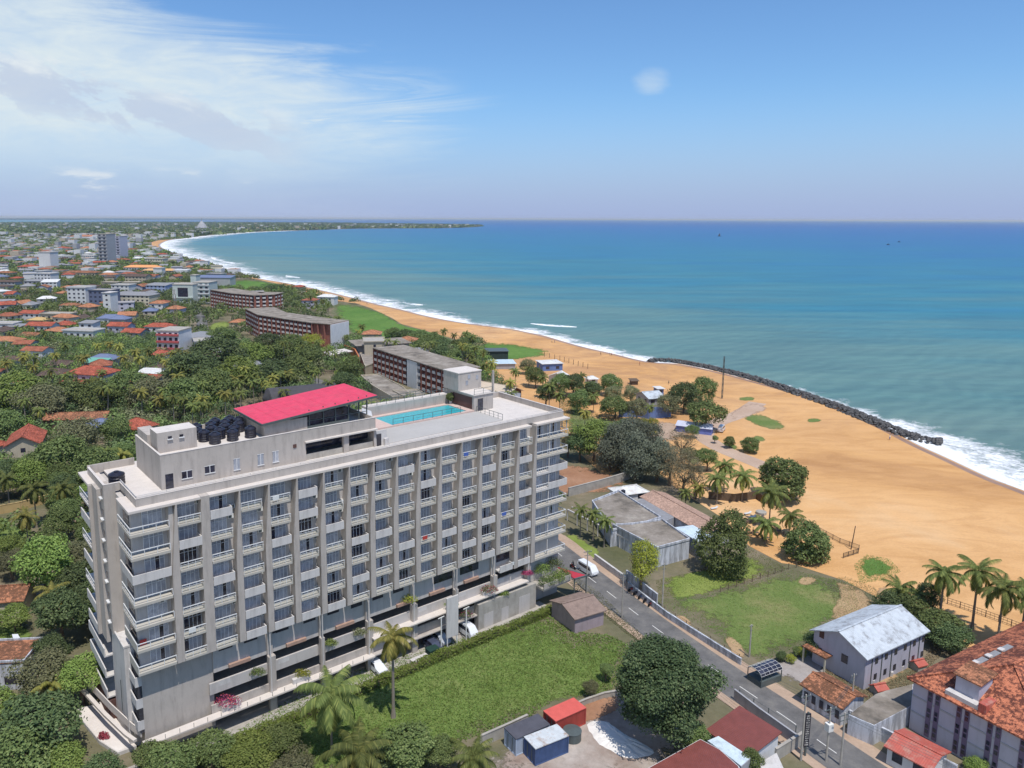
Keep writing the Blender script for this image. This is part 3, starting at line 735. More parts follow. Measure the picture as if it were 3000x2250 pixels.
b.build('end_post', M_slabedge, hotel)
# left-hand stair tower and lower block
b = MB(); b.box(-1.1, 8.7, 13.9, .3, 13.4, 33.3); b.build('stair_tower', M_wall, hotel)
MB().box(-1.55, 10.6, 12, -1.1, 13.4, 33.3).box(-2.0, 13.4, 12, .3, 13.75, 33.0).build('tower_return', M_wall, hotel)
for j in range(7):
    z = 15.2+2.85*j
    fr = MB().box(-.32, 0, 0, 0, 1.0, .12).build('window_ledge', M_rail, hotel, loc=(-1.1, 9.3, z))
    MB().box(-.02, .15, .12, 0, .85, 1.35).build('stair_window', M_dglass, hotel, loc=(-1.1, 9.3, z))
MB().box(-.95, 4.2, 0, .3, 10.9, 14.0).box(-1.0, 4.15, 14, -.8, 10.9, 14.25).box(-.8, 4.15, 14, .3, 4.35, 14.25).build('lower_block', M_white, hotel)
MB().box(-1.02, 7.0, 3.8, -.96, 7.12, 8.2).build('drain_pipe', M_dgrey, hotel)
for j in range(7):
    z = 30-3*j; solid = j in (1, 3, 5, 6)
    b = MB().box(-2.0, 13.75, 0, .3, 19.4, .3)
    if solid: b.box(-2.0, 13.75, .3, -1.86, 19.4, 1.25)
    o = b.build('rear_balcony', M_white, hotel, loc=(0, 0, z))
    g_ = MB(); g_.bar((-1.95, 13.8, 1.3), (-1.95, 19.3, 1.3), .07)
    for k in range(6): g_.bar((-1.95, 13.85+k*1.08, .3), (-1.95, 13.85+k*1.08, 1.28), .05)
    if not solid: g_.build('railing', M_rail, o)
for j, z in enumerate((9.8, 6.8, 3.8)):
    MB().box(-2.0, 10.9, 0, .3, 20, .2).box(-2.0, 10.9, .2, -1.85, 20, 1.3).box(-2.0, 20, 0, .3, 20.15, 1.3).build('rear_balcony', M_white, hotel, loc=(0, 0, z))
    MB().box(-.5, .7, 0, .3, 4.2, .2).box(-.5, .7, .2, -.36, 4.2, 1.3).box(-.5, .56, 0, .3, .7, 1.3).build('side_balcony', M_white, hotel, loc=(0, .9, z))
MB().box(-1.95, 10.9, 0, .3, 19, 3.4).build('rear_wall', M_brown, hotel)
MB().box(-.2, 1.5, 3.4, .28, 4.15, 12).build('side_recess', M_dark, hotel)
# curved entrance canopy rail low on the left side
b = MB(); P = [(-4.2, 21.5), (-4.3, 19), (-3.6, 15), (-2.7, 9.5), (-1.5, 3.6), (-.9, 1.6)]
for a, c in zip(P, P[1:]): b.bar((a[0], a[1], 2.6), (c[0], c[1], 2.6), .5, h=.35)
for a, c in zip(P, P[1:]): b.bar((a[0]+.8, a[1], 3.3), (c[0]+.8, c[1], 3.3), .14, h=1.1)
b.build('entrance_canopy', M_ledge, hotel)
# podium: open car-park floors with parapets
GAP = [(9.5, 16.55), (18.0, 24.5), (25.3, 32.2), (33.5, 40.3), (41.7, 48.7), (49.6, 56.7), (57.9, 64.4)]
MB().box(9.31, 1.3, 8.15, 66.0, 18, 12.0).build('podium_upper_wall', M_grey, hotel)
for a_, c_ in GAP:
    MB().box(a_-.9, 1.0, 5.35, c_+.1, 1.25, 6.95).build('podium_parapet', M_grey, hotel); MB().box(a_-.9, 0.6, 2.75 if a_ > 30 else 2.92, c_+.1, 0.85, 4.05).build('podium_parapet', M_wall, hotel); MB().box(a_+.3, .995, 6.2, a_+1.9, .999, 6.9).build('repair_patch', M_white, hotel)
MB().box(9.31, 1.26, 5.5, 66, 18, 5.7).box(9.31, .86, 2.8, 66, 18, 3.0).build('parking_slab', M_conc, hotel)
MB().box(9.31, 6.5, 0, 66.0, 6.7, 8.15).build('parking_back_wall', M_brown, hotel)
MB().box(66.0, 1.3, 0, 73.1, 18.5, 12).build('end_base_wall', M_grey, hotel)
for i in range(7):
    u = GAP[i][1]+.1
    c0 = GAP[i+1][0]-.1 if i < 6 else 66.0
    c0 = min(c0, u+1.0)
    MB().box(u, .3, 0, c0, 1.0, 8.15).box(u+.1, 1.0, 8.15, c0-.1, 1.29, 12).build('podium_column', M_wall, hotel)
    b = MB(); b.tube([(u+.2, .15, 2.6), (u+.2, .15, 12)], [.09, .09], 6); b.build('downpipe', M_white, hotel)
MB().box(-.3, -.7, 2.68, 33.0, .59, 2.9).build('podium_ledge', M_ledge, hotel)
MB().box(33.0, -.45, 5.25, 64.4, .99, 5.45).build('podium_ledge', M_ledge, hotel)
MB().box(33.0, -.3, 2.55, 56.8, .59, 2.72).build('podium_ledge', M_wall, hotel)
for i in range(18): MB().bar((.4+i*1.8, -.62, 2.9), (.4+i*1.8, -.62, 3.5), .05).build('ledge_post', M_dgrey, hotel)
MB().box(53.0, -.6, 0, 66.0, .55, 4.6).box(54.2, -.62, .1, 56.2, -.6, 2.6, 1).box(58, -.62, .1, 59.6, -.6, 2.4, 1).box(62, -.62, .1, 64.5, -.6, 3.2, 1).build('annex_wall', [M_conc, M_grey], hotel)
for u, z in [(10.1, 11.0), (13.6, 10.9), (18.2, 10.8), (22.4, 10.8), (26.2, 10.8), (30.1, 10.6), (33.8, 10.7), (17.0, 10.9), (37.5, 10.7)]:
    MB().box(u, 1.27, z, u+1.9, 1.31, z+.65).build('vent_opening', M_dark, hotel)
for u in (45.2, 50.5, 58.3): MB().box(u, 1.27, 9.9, u+3.9, 1.31, 11.3).build('recessed_window', M_dglass, hotel)
for u in (11.3, 19.6, 27.4, 38.0, 44.2, 51.2): MB().box(u, .85, 8.35, u+3.0, 1.29, 8.8).build('planter_trough', M_terra, hotel)
for u in (9.8, 20.0, 54.5): MB().box(u, .0, 5.45 if u > 40 else 2.9, u+2.6, .55, 6.1 if u > 40 else 3.6).build('planter_box', M_white, hotel)
# roadside end: red awning and green terrace
MB().box(66.3, -2.2, 3.6, 72.9, 1.29, 3.9).box(66.3, -2.3, 3.9, 72.9, -2.2, 4.9).build('terrace_slab', M_conc, hotel)
M_red = metal_roof('red_roof_sheet', (.68, .06, .115), (.55, .10, .13), .5, per=1.4, rough=.6)
b = MB(); b.poly([(73.1, -3.0, 4.3), (76.4, -3.0, 4.0), (73.1, 1.6, 4.9)]); b.poly([(73.1, -3.0, 4.15), (73.1, 1.6, 4.75), (76.4, -3.0, 3.85)])
b.bar((73.1, -3.0, 4.2), (76.4, -3.0, 3.9), .25, 1); b.bar((76.4, -3.0, 3.9), (73.1, 1.6, 4.8), .25, 1)
b.build('red_awning', [paint('dark_red_canvas', (.42, .04, .06), .1, 1), M_dgrey], hotel); MB().box(76.2, -3.0, 0, 76.35, -2.85, 3.9).box(73.1, -3.0, 0, 73.25, -2.85, 4.2).build('awning_post', M_dgrey, hotel)
# --- roof: penthouse
MB().box(5, 4.7, 33.52, 25.2, 16.4, 37.3).box(25.2, 4.7, 36.2, 36.8, 16.4, 37.3).box(25.2, 10, 33.52, 36.8, 16.4, 36.2).box(36.5, 4.7, 33.52, 36.8, 10, 36.2).box(31.3, 4.75, 33.52, 32.2, 5.3, 36.2).build('penthouse_wall', M_wall, hotel)
b = MB(); t = .22
b.box(5, 4.7, 37.3, 36.8, 4.7+t, 38.1); b.box(5, 4.7+t, 37.3, 5+t, 16.4, 38.1); b.box(5+t, 16.4-t, 37.3, 20, 16.4, 38.1); b.box(36.8-t, 4.7+t, 37.3, 36.8, 16.4, 38.1)
b.build('penthouse_parapet', M_wall, hotel)
MB().box(4.98, 4.66, 38.1, 36.84, 4.95, 38.16).box(4.98, 4.95, 38.1, 5.24, 16.4, 38.16).build('parapet_coping', M_light, hotel)
MB().box(5.3, 5, 37.3, 36.5, 16.1, 37.34).build('penthouse_roof', M_light, hotel)
MB().box(25.0, 4.2, 36.25, 36.9, 4.7, 36.45).build('penthouse_canopy', M_light, hotel)
MB().box(25.25, 4.9, 33.52, 31.2, 5.1, 34.4).box(32.3, 4.9, 33.52, 36.4, 5.1, 34.4).build('counter', M_conc, hotel)
MB().box(25.3, 6.5, 34.5, 36.4, 6.6, 36.1).build('dark_glazing', M_dglass, hotel)
def pwin(u, z, w_, h_, name, mat, frm=True):
    o = MB().box(u, 4.66, z, u+w_, 4.70, z+h_).build(name, mat, hotel)
    if frm:
        f = MB(); f.box(u-.08, 4.60, z-.1, u+w_+.08, 4.658, z); f.box(u+w_/2-.04, 4.62, z, u+w_/2+.04, 4.658, z+h_); f.box(u-.06, 4.62, z+h_, u+w_+.06, 4.658, z+h_+.06); f.build('frame', M_rail, o)
MB().box(5.5, 4.66, 33.55, 6.5, 4.70, 35.5).build('door', M_dglass, hotel)
pwin(7.6, 34.5, 1.3, .95, 'penthouse_window', M_dglass); pwin(10.6, 34.6, 1.3, .95, 'penthouse_window', M_dglass)
for u in (14.5, 17.9, 20.1): pwin(u, 34.3, .85, 1.5, 'penthouse_window', M_glass)
MB().box(23.2, 4.6, 35.8, 23.7, 4.7, 36.3).build('lamp_box', M_brown, hotel)
MB().box(5.7, 8.2, 37.34, 10.9, 11.3, 40.1, 0, 1).build('stair_block', [M_wall, M_light], hotel)
for u in (7.1, 8.6): MB().box(u, 8.14, 39.1, u+.5, 8.2, 39.45, 1).box(u-.1, 7.98, 39.0, u+.6, 8.2, 39.1, 0).build('small_window', [M_rail, M_dglass], hotel)
MB().box(5.3, 11.3, 37.34, 7.0, 16.1, 39.2).build('roof_store', M_wall, hotel)
# red-roofed pavilion
MB().box(20, 7, 37.34, 26.6, 16.3, 39.3).build('pavilion_wall', M_wall, hotel)
b = MB()
for u in (26.9, 29.2, 31.2, 33.4, 35.2, 36.6): b.box(u, 7.0, 37.34, u+.14, 7.14, 39.75+(u-20)*.083)
for v in (9.5, 12.5, 16): b.box(36.6, v, 37.34, 36.75, v+.15, 40.7)
b.box(26.6, 7.02, 38.6, 36.6, 7.1, 38.68); b.box(26.6, 7.02, 37.34, 33.4, 7.12, 37.9)
b.build('pavilion_frame', M_dgrey, hotel)
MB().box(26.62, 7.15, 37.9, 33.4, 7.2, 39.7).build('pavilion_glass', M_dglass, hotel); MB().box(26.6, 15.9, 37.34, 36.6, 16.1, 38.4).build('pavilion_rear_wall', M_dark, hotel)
mb = MB(); C4 = [(19.4, 6.3, 39.5), (38.2, 6.4, 41.0), (38.2, 17.0, 41.0), (19.5, 17.2, 39.5)]
mb.v += [(x, y, z-.02) for x, y, z in C4]+[(x, y, z+.05) for x, y, z in C4]
for q in [(0, 3, 2, 1), (4, 5, 6, 7), (0, 1, 5, 4), (1, 2, 6, 5), (2, 3, 7, 6), (3, 0, 4, 7)]: mb.f.append(q); mb.m.append(0 if q == (4, 5, 6, 7) else 1)
ro = mb.build('pavilion_roof', [M_red, M_dgrey], hotel)
rb_ = MB()
for i in range(10): u = 19.9+i*2; z = 39.55+(u-19.4)*.0798; rb_.bar((u, 6.45, z), (u, 17.0, z), .05, h=.03)
rb_.build('roof_rib', M_red, ro)
f = MB()
for a, c in zip(C4, C4[1:]+C4[:1]): f.bar((a[0], a[1], a[2]-.12), (c[0], c[1], c[2]-.12), .2, h=.3)
f.build('fascia', M_dgrey, ro)
# pool and its deck
M_deck = paint('pink_deck_tiles', (.56, .42, .37), .07, 1)
M_greyroof = paint('grey_roof_screed', (.43, .41, .39), .06, .25, stain=.06)
MB().box(38.8, 4.8, 33.52, 62.4, 12.2, 33.60).build('lower_deck', M_greyroof, hotel)
b = MB(); b.box(38.0, 12.2, 33.52, 44.8, 19.0, 33.85); b.box(60.7, 12.2, 33.52, 62.0, 19.0, 33.85); b.box(44.8, 12.2, 33.52, 60.7, 12.8, 33.85); b.box(44.8, 18.6, 33.52, 60.7, 19.6, 33.85)
b.build('pool_deck', M_deck, hotel)
s = NT('pool_water'); cc_ = s.ramp(s.noise(1.6, 3, .5, dist=1.2), [(.35, (.03, .34, .40)), (.65, (.06, .43, .48))]); s.bump(s.noise(2.5, 2), .1, .05); M_pool = s.fin(cc_, .08, .4)
MB().box(44.8, 12.8, 33.5, 60.7, 18.6, 33.70).build('pool_water', M_pool, hotel)
MB().box(44.0, 19.6, 33.52, 62.0, 21.4, 35.5).box(40, 19.6, 33.52, 44.0, 21.4, 34.9).build('rear_walkway', M_wall, hotel)
MB().box(44.0, 19.6, 35.5, 62.0, 21.4, 35.56).build('walkway_floor', M_light, hotel)
def rail(P, z, step=1.9, mat=M_dgrey, h=1.05, name='railing'):
    g_ = MB()
    for a, c in zip(P, P[1:]):
        L = math.hypot(c[0]-a[0], c[1]-a[1]); k = max(1, round(L/step)); g_.bar((*a, z+h), (*c, z+h), .06); g_.bar((*a, z+h*.5), (*c, z+h*.5), .025); g_.bar((*a, z+.12), (*c, z+.12), .025)
        for i in range(k+1): x = a[0]+(c[0]-a[0])*i/k; y = a[1]+(c[1]-a[1])*i/k; g_.bar((x, y, z), (x, y, z+h), .055)
    g_.build(name, mat, hotel)
rail([(44.8, 12.4), (59.0, 12.4)], 33.85); rail([(44.2, 19.7), (61.5, 19.7)], 35.56); rail([(62.0, 12.3), (66.2, 12.3)], 36.65)
rail([(62.4, 4.9), (62.4, 12.1)], 33.55, 1.2); rail([(37, 16.5), (44, 21.2), (61, 21.2)], 35.56)
rail([(1.02, 8.8), (1.02, 1.28), (73.2, 1.28)], 34.36, 3.6, M_white, .28, 'roof_rail')
b = MB(); b.box(62, 12.4, 33.52, 62.2, 12.9, 36.5); b.box(62.2, 12.4, 33.52, 66.5, 19.5, 36.5); b.box(62, 18.7, 33.52, 62.2, 21.4, 36.5); b.box(62, 12.9, 36.1, 62.2, 18.7, 36.5)
b.build('lift_house_base', M_wall, hotel)
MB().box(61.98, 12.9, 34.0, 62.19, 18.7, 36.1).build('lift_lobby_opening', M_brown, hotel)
MB().box(62.9, 12.34, 33.6, 64.1, 12.4, 35.8).build('glass_door', M_dglass, hotel)
MB().box(61.8, 12.2, 36.5, 66.8, 21.6, 36.65).build('lift_house_deck', M_light, hotel)
MB().box(61.5, 16.4, 36.65, 66.9, 21.0, 39.9, 0, 1).box(61.4, 16.3, 39.9, 67.0, 21.1, 40.05, 1).build('lift_room', [M_wall, M_light], hotel)
for u, z in ((63.2, 37.6), (63.7, 38.7), (65.6, 38.4)): MB().box(u, 16.34, z, u+.55, 16.4, z+.8).build('small_window', M_glass, hotel)
MB().box(66.3, 12.25, 36.65, 66.6, 12.6, 40.6).build('corner_post', M_wall, hotel)
MB().box(36.8, 4.8, 33.52, 38.8, 5.0, 35.9).box(37.0, 4.72, 33.55, 37.8, 4.8, 35.4, 1).box(38.2, 4.3, 33.52, 38.9, 4.8, 34.6).build('porch', [M_white, M_dark], hotel)
# garden shell sails by the pavilion
mb = MB()
for k in range(2):
    u = 39.6+k*2.2; mb.poly([(u, 17.2, 34.0), (u+2.0, 17.2, 34.0), (u+1.9, 17.6, 35.9-k*.5), (u+.1, 17.6, 36.2)]); mb.poly([(u, 17.3, 34.0), (u+.1, 17.7, 36.2), (u+1.9, 17.7, 35.9-k*.5), (u+2.0, 17.3, 34.0)])
mb.build('white_screen', M_rail, hotel)
# water tanks on the roof
def tank_thing(u, v, z, label, sc=1.0):
    x, y = HW(u, v); t_ = thing('water_tank', label, 'water tank', (x, y, z), HB, 'black water tanks on the hotel roof')
    put('tank_body', TANKB, t_, scale=sc); put('tank_lid', TANKL, t_, (0, 0, 0), 0, sc); return t_
_b = MB(); _p = []; 
zz = [0, .02, .25, .3, .6, .66, 1.0, 1.06, 1.4, 1.5, 1.75]; rr_ = [.86, .9, .9, .86, .9, .86, .9, .86, .9, .86, .45]
_b.tube([(0, 0, q) for q in zz], rr_, 20); TANKB = _b.mesh('tank_body', M_black)
TANKL = MB().tube([(0, 0, 1.75), (0, 0, 1.86), (0, 0, 1.9)], [.32, .32, .2], 12).mesh('tank_lid', M_black)
k = 0
for r_, (v, us) in enumerate([(8.4, [13.4, 15.9, 18.5]), (10.4, [12.6, 14.8, 16.9]), (12.2, [12.2, 14.2, 16.2, 18.3]), (14.2, [12.8, 14.9, 17.0, 19.0]), (15.6, [16.0, 18.2])]):
    for c_, u in enumerate(us):
        side = ['leftmost', 'second from left', 'third from left', 'rightmost'][c_] if len(us) > 2 else ['leftmost', 'rightmost'][c_]
        if len(us) == 3 and c_ == 2: side = 'rightmost'
        if len(us) == 3 and c_ == 1: side = 'middle'
        row = ['front row', 'second row', 'middle row', 'fourth row', 'back row'][r_]
        tank_thing(u, v, 37.34, 'black water tank, %s of the %s on the roof' % (side, row), .9)
x, y = HW(-.1+1.1, 10.6); t_ = thing('water_tank', 'single rust-brown water tank on the bare left roof terrace', 'water tank', (x, y, 33.52), HB); put('tank_body', TANKB, t_, scale=(1.15, 1.15, .95)); put('tank_lid', TANKL, t_, scale=(1, 1, .95))
# ------------------------------------------------------------------ vegetation prototypes
L_dark = leafmat('leaves_dark_green', (0.088, 0.122, 0.050), (0.169, 0.206, 0.090))
L_mid = leafmat('leaves_mid_green', (0.131, 0.175, 0.060), (0.231, 0.269, 0.102))
L_bright = leafmat('leaves_bright_green', (0.175, 0.237, 0.060), (0.294, 0.350, 0.102))
L_olive = leafmat('leaves_olive', (0.169, 0.175, 0.090), (0.263, 0.256, 0.138))
L_yellow = leafmat('leaves_yellow_green', (0.275, 0.300, 0.048), (0.450, 0.450, 0.084))
L_cas = leafmat('needles_grey_green', (.155, .17, .12), (.22, .235, .165))
L_casb = leafmat('needles_brown_green', (0.175, 0.150, 0.090), (0.250, 0.213, 0.132))
L_palm = leafmat('palm_fronds_green', (.135, .165, .050), (.27, .28, .085), .35)
L_palmy = leafmat('palm_fronds_yellowing', (.25, .25, .065), (.46, .40, .11), .35)
L_flow = leafmat('red_flowers', (.42, .06, .07), (.6, .2, .2), .2)
L_mag = leafmat('magenta_flowers', (.35, .05, .15), (.5, .15, .25), .2)
L_dry = leafmat('dry_stalks', (.26, .20, .12), (.36, .29, .18), .2)
def crown_mesh(name, mat, seed, n=7000, blobs=26, leaf=.42, flat=.75, ragged=.18, cas=False, core=True):
    "unit-radius crown: leaf clumps on the outside of irregular lobes"
    rng = np.random.default_rng(seed); Cs = []; big_ = blobs >= 70
    for i in range(blobs):
        th = rng.uniform(0, 2*math.pi); zz = rng.uniform(-.95, 1) ; rr = math.sqrt(max(.1, 1-(zz if zz > 0 else zz*.8)**2))*rng.uniform(.45, .82)
        Cs.append((rr*math.cos(th), rr*math.sin(th), zz*flat*.68, rng.uniform(.22, .40) if not big_ else rng.uniform(.12, .27)))
    Cs.append((0, 0, .1, .55)); Cs.append((.2, .1, -.25, .45)); Cs.append((-.2, -.1, -.2, .45)); Cs = np.array(Cs)
    idx = rng.choice(len(Cs), n, p=Cs[:, 3]**2/np.sum(Cs[:, 3]**2))
    d = rng.normal(0, 1, (n, 3)); d /= np.linalg.norm(d, axis=1)[:, None]; d[:, 2] = np.where(rng.random(n) < .7, np.abs(d[:, 2]), d[:, 2])
    # small twig clumps break the lobes up
    rr = Cs[idx, 3]*(1+rng.normal(0, ragged, n))
    P = Cs[idx, :3]+d*rr[:, None]*np.array([1, 1, .85])
    k = rng.normal(0, 1, (n//14, 3))*.035; P += k[rng.integers(0, len(k), n)]
    # leave out leaves buried inside another lobe
    keep = np.ones(n, bool)
    for c in Cs: keep &= ~(np.linalg.norm((P-c[:3])/c[3], axis=1) < .72)
    P = P[keep]; d = d[keep]
    if cas: return quads(P, d+np.array([0, 0, .6]), leaf*.6, leaf*1.4, rng, name, mat, .6)
    return quads(P, d+np.array([0, 0, .5]), leaf, leaf*.62, rng, name, mat, .55)
# leaf size is relative to a crown of unit radius
CROWN = {}
def crowns(kind, mat, nvar, **k):
    CROWN[kind] = [crown_mesh('crown', mat, 100*len(CROWN)+i, **k) for i in range(nvar)]
crowns('dark', L_dark, 3, n=13000, leaf=.10)
crowns('mid', L_mid, 4, n=13000, leaf=.10)
crowns('bright', L_bright, 3, n=12000, leaf=.095)
crowns('olive', L_olive, 2, n=11000, leaf=.095, ragged=.22)
crowns('yellow', L_yellow, 2, n=11000, leaf=.085, flat=1.0, ragged=.22, blobs=24)
crowns('cas', L_cas, 3, n=16000, leaf=.085, flat=1.25, ragged=.36, cas=True)
crowns('casbrown', L_casb, 2, n=6500, leaf=.065, flat=1.1, ragged=.4, cas=True)
crowns('round', L_mid, 2, n=14000, leaf=.11, flat=.95, ragged=.10, blobs=40)
crowns('huge', leafmat('big_tree_leaves', (.060, .088, .038), (.15, .18, .085), .2, 1.6), 1, n=90000, leaf=.050, flat=1.0, ragged=.17, blobs=70)
crowns('layered', L_mid, 1, n=26000, leaf=.08, flat=1.25, ragged=.14, blobs=55)
def trunk_mesh(seed, h=1.0, r=.045, bare=False):
    rr = random.Random(seed); mb = MB(); mb.tube([(0, 0, -.05), (.01, 0, .3), (rr.uniform(-.04, .04), rr.uniform(-.04, .04), .62)], [r*1.5, r*1.05, r*.8], 8)
    for i in range(7 if not bare else 12):
        a = i*2.4+rr.random(); e = rr.uniform(.25, .5); z0 = rr.uniform(.42, .62)
        p1 = (math.cos(a)*e*.5, math.sin(a)*e*.5, z0+.16); p2 = (math.cos(a)*e, math.sin(a)*e, z0+rr.uniform(.28, .45))
        mb.tube([(0, 0, z0-.04), p1, p2], [r*.5, r*.32, r*.12], 5)
        if bare:
            for q in range(3):
                b2 = a+rr.uniform(-.9, .9); p3 = (p2[0]+math.cos(b2)*.18, p2[1]+math.sin(b2)*.18, p2[2]+rr.uniform(.0, .2)); mb.tube([p2, p3], [r*.12, r*.04], 4)
    return mb.mesh('trunk', M_trunk)
TRUNKS = [trunk_mesh(i) for i in range(4)]; BARET = trunk_mesh(9, bare=True)
VR = random.Random(77)
FOOT = []          # building footprints (x, y, radius) that trees must avoid
def tree(x, y, zc, r, kind, label=None, group=None, cat='tree', rz=None, hs=1.0, trunk=None, z0=0):
    t_ = thing('broadleaf_tree' if not kind.startswith('cas') else 'casuarina_tree', label or '', cat, (x, y, z0), VR.uniform(0, 6.28) if rz is None else rz, group)
    v = VR.choice(CROWN[kind]); put('crown', v, t_, (0, 0, zc), 0, (r, r, r*hs))
    put('trunk', trunk or VR.choice(TRUNKS), t_, (0, 0, 0), 0, (zc*1.05+r*.1,)*3 if zc > 1.2*r else (r, r, zc+.3*r))
    return t_
def frond(mb, base, az, el, L, droop, wl, rr, n=12, mi=0, twist=0.0):
    "one palm frond: arching rachis with drooping leaflets on both sides"
    p = Vector(base); d = Vector((math.cos(az)*math.cos(el), math.sin(az)*math.cos(el), math.sin(el)))
    side = Vector((-math.sin(az), math.cos(az), 0)); st = L/n; pts = [p.copy()]; e = el
    for i in range(n):
        e -= droop/n*(1+.6*i/n); d = Vector((math.cos(az)*math.cos(e), math.sin(az)*math.cos(e), math.sin(e))); p = p+d*st; pts.append(p.copy())
    for i in range(n):
        a, b = pts[i], pts[i+1]; mb.poly([a-side*.03, b-side*.02, b+side*.02, a+side*.03], mi)
        if i < 1: continue
        t = i/n; ll = wl*(math.sin(math.pi*(t*.86+.14)))**.6
        dd = (b-a).normalized()
        for sgn in (-1, 1):
            for q in (0, .5):
                o = a.lerp(b, q); ex = (side*sgn*.72+dd*.5+Vector((0, 0, -.42-.35*t))).normalized()*ll*rr.uniform(.8, 1.1)
                wv = dd*st*.30
                mb.poly([o-wv, o+ex*.6-wv*.6+Vector((0, 0, .04)), o+ex+Vector((0, 0, -.12*ll)), o+ex*.6+wv*.8, o+wv], mi)
def palm_crown(seed, mats, nf=22, L=3.6, young=False, n=12):
    rr = random.Random(seed); mb = MB()
    for i in range(nf):
        az = i*2.399+rr.uniform(-.2, .2); t = i/nf
        el = (1.25-1.75*t)+rr.uniform(-.12, .12)
        frond(mb, (0, 0, 0), az, el, L*rr.uniform(.85, 1.08)*(1-.12*(t < .2)), 1.0+.5*t+rr.uniform(-.1, .25), L*.235, rr, n, 1 if (t > .72 and rr.random() < .55) else 0)
    for i in range(5): mb.tube([(.22*math.cos(i*1.3), .22*math.sin(i*1.3), -.25), (.25*math.cos(i*1.3), .25*math.sin(i*1.3), -.5)], [.10, .13], 6, 1)
    return mb.mesh('fronds', mats)
PALMS = [palm_crown(i, [L_palm, L_palmy]) for i in range(4)]
PALMY = [palm_crown(20+i, [L_palmy, L_palmy], 20) for i in range(2)]
PALMF = [palm_crown(30+i, [L_palm, L_palmy], 15, 3.4, n=6) for i in range(2)]
def ptrunk(lean, seed):
    rr = random.Random(seed); P = []; R = []
    for i in range(9):
        t = i/8; P.append((lean*(t-t*t*.35)*1.0, lean*.2*math.sin(t*2), t)); R.append(.021-.009*t+(.012 if i == 0 else 0))
    mb = MB(); mb.tube(P, R, 8); return mb.mesh('trunk', M_ptrunk), P[-1]
PT = [ptrunk(l, i) for i, l in enumerate((0, .06, .12, .2, -.05))]
def palm(x, y, h, label, group=None, size=1.0, var=0, lean=None, rz=None, mesh=None, z0=0):
    t_ = thing('coconut_palm', label, 'palm tree', (x, y, z0), VR.uniform(0, 6.28) if rz is None else rz, group)
    me, top = PT[lean if lean is not None else VR.randrange(3)]
    put('trunk', me, t_, (0, 0, 0), 0, (h, h, h) if h > 5 else (max(h, 6), max(h, 6), h))
    sx = h if h > 5 else max(h, 6)
    f = mesh or (PALMS if var == 0 else PALMY)[VR.randrange(4 if var == 0 else 2)]
    put('fronds', f, t_, (top[0]*sx, top[1]*sx, h), VR.uniform(0, 6), size); return t_
def palm_px(px, py, h, label, group=None, size=1.0, var=0, lean=0, mesh=None):
    x, y = G(px, py, h+.2); return palm(x, y, h, label, group, size, var, lean, mesh=mesh)
def tree_px(px, py, zc, rpx, kind, label, group=None, hs=1.0, cat='tree', **k):
    x, y = G(px, py, zc+.1*rpx/20); d = math.hypot(x, y, ) ; r = rpx*math.hypot(d, CAMH-zc)/FL
    return tree(x, y, zc, r, kind, label, group, cat, hs=hs, **k)
# leafy bushes, hedges and tufts
def leafbox(name, L, W_, H_, n, leaf, mat, seed):
    rng = np.random.default_rng(seed); P = rng.uniform(0, 1, (n, 3)); f = rng.random(n)
    P[f < .5, 2] = 1; P[(f >= .5) & (f < .75), 1] = 0; P[f >= .75, 1] = 1
    d = np.zeros((n, 3)); d[f < .5, 2] = 1; d[(f >= .5) & (f < .75), 1] = -1; d[f >= .75, 1] = 1
    bump = .12*np.sin(P[:, 0]*L*1.7)+.1*np.sin(P[:, 0]*L*.63+1)
    P = P*np.array([L, W_, H_])+rng.normal(0, .09, (n, 3)); P[:, 2] += bump*H_*(f < .5)
    P[:, 2] = np.maximum(P[:, 2], .05)
    return quads(P, d+[0, 0, .4], leaf, leaf*.6, rng, name, mat, .5)
# ------------------------------------------------------------------ planting near the hotel
hx, hy = HW(2.0, -4.2)
hd = thing('hedge', 'long trimmed green hedge between the hotel driveway and the overgrown lot', 'hedge', (hx, hy, 0), HB)
put('foliage', leafbox('foliage', 66, 1.3, 1.15, 16000, .28, leafmat('hedge_leaves', (.15, .21, .045), (.27, .32, .09)), 3), hd)
MB().box(.1, .25, 0, 65.9, 1.05, .95).build('inner_growth', M_trunk, hd)
strip('driveway', [HW(u, -1.1) for u in np.linspace(-4, 68, 12)], [(-1.75, .09), (1.2, .095)], M_conc)
strip('car_park_floor', [HW(u, 3.2) for u in np.linspace(9.4, 66, 12)], [(-3.2, .1), (3.3, .105)], M_conc)
# weeds and tall grass in the lot
def scatter(name, polypx, n, leaf, mat, seed, h=.35, clump=None, kind='stuff', z=.05):
    P4_ = GL(polypx); rng = np.random.default_rng(seed); xs = [p[0] for p in P4_]; ys = [p[1] for p in P4_]; Q = []
    while len(Q) < n:
        x, y = rng.uniform(min(xs), max(xs)), rng.uniform(min(ys), max(ys))
        if inpoly(x, y, P4_): Q.append((x, y, z))
    Q = np.array(Q)
    if clump: k = Q[rng.integers(0, len(Q), n)][:n]; Q = Q[:max(1, n//clump)]; Q = np.repeat(Q, clump, 0)+rng.normal(0, .28, (len(Q)*clump, 3))*np.array([1, 1, .25])
    Q[:, 2] = z+np.abs(rng.normal(0, h*.6, len(Q)))
    d = rng.normal(0, .6, (len(Q), 3)); d[:, 2] = np.abs(d[:, 2])+.3
    o = put(name, quads(Q, d, leaf, leaf*.5, rng, name, mat, .5)); o['kind'] = kind; return o
L_grass = leafmat('grass_blades', (.155, .225, .055), (.23, .31, .09), .35); L_grassb = leafmat('weed_leaves', (.19, .25, .07), (.29, .34, .12), .35)
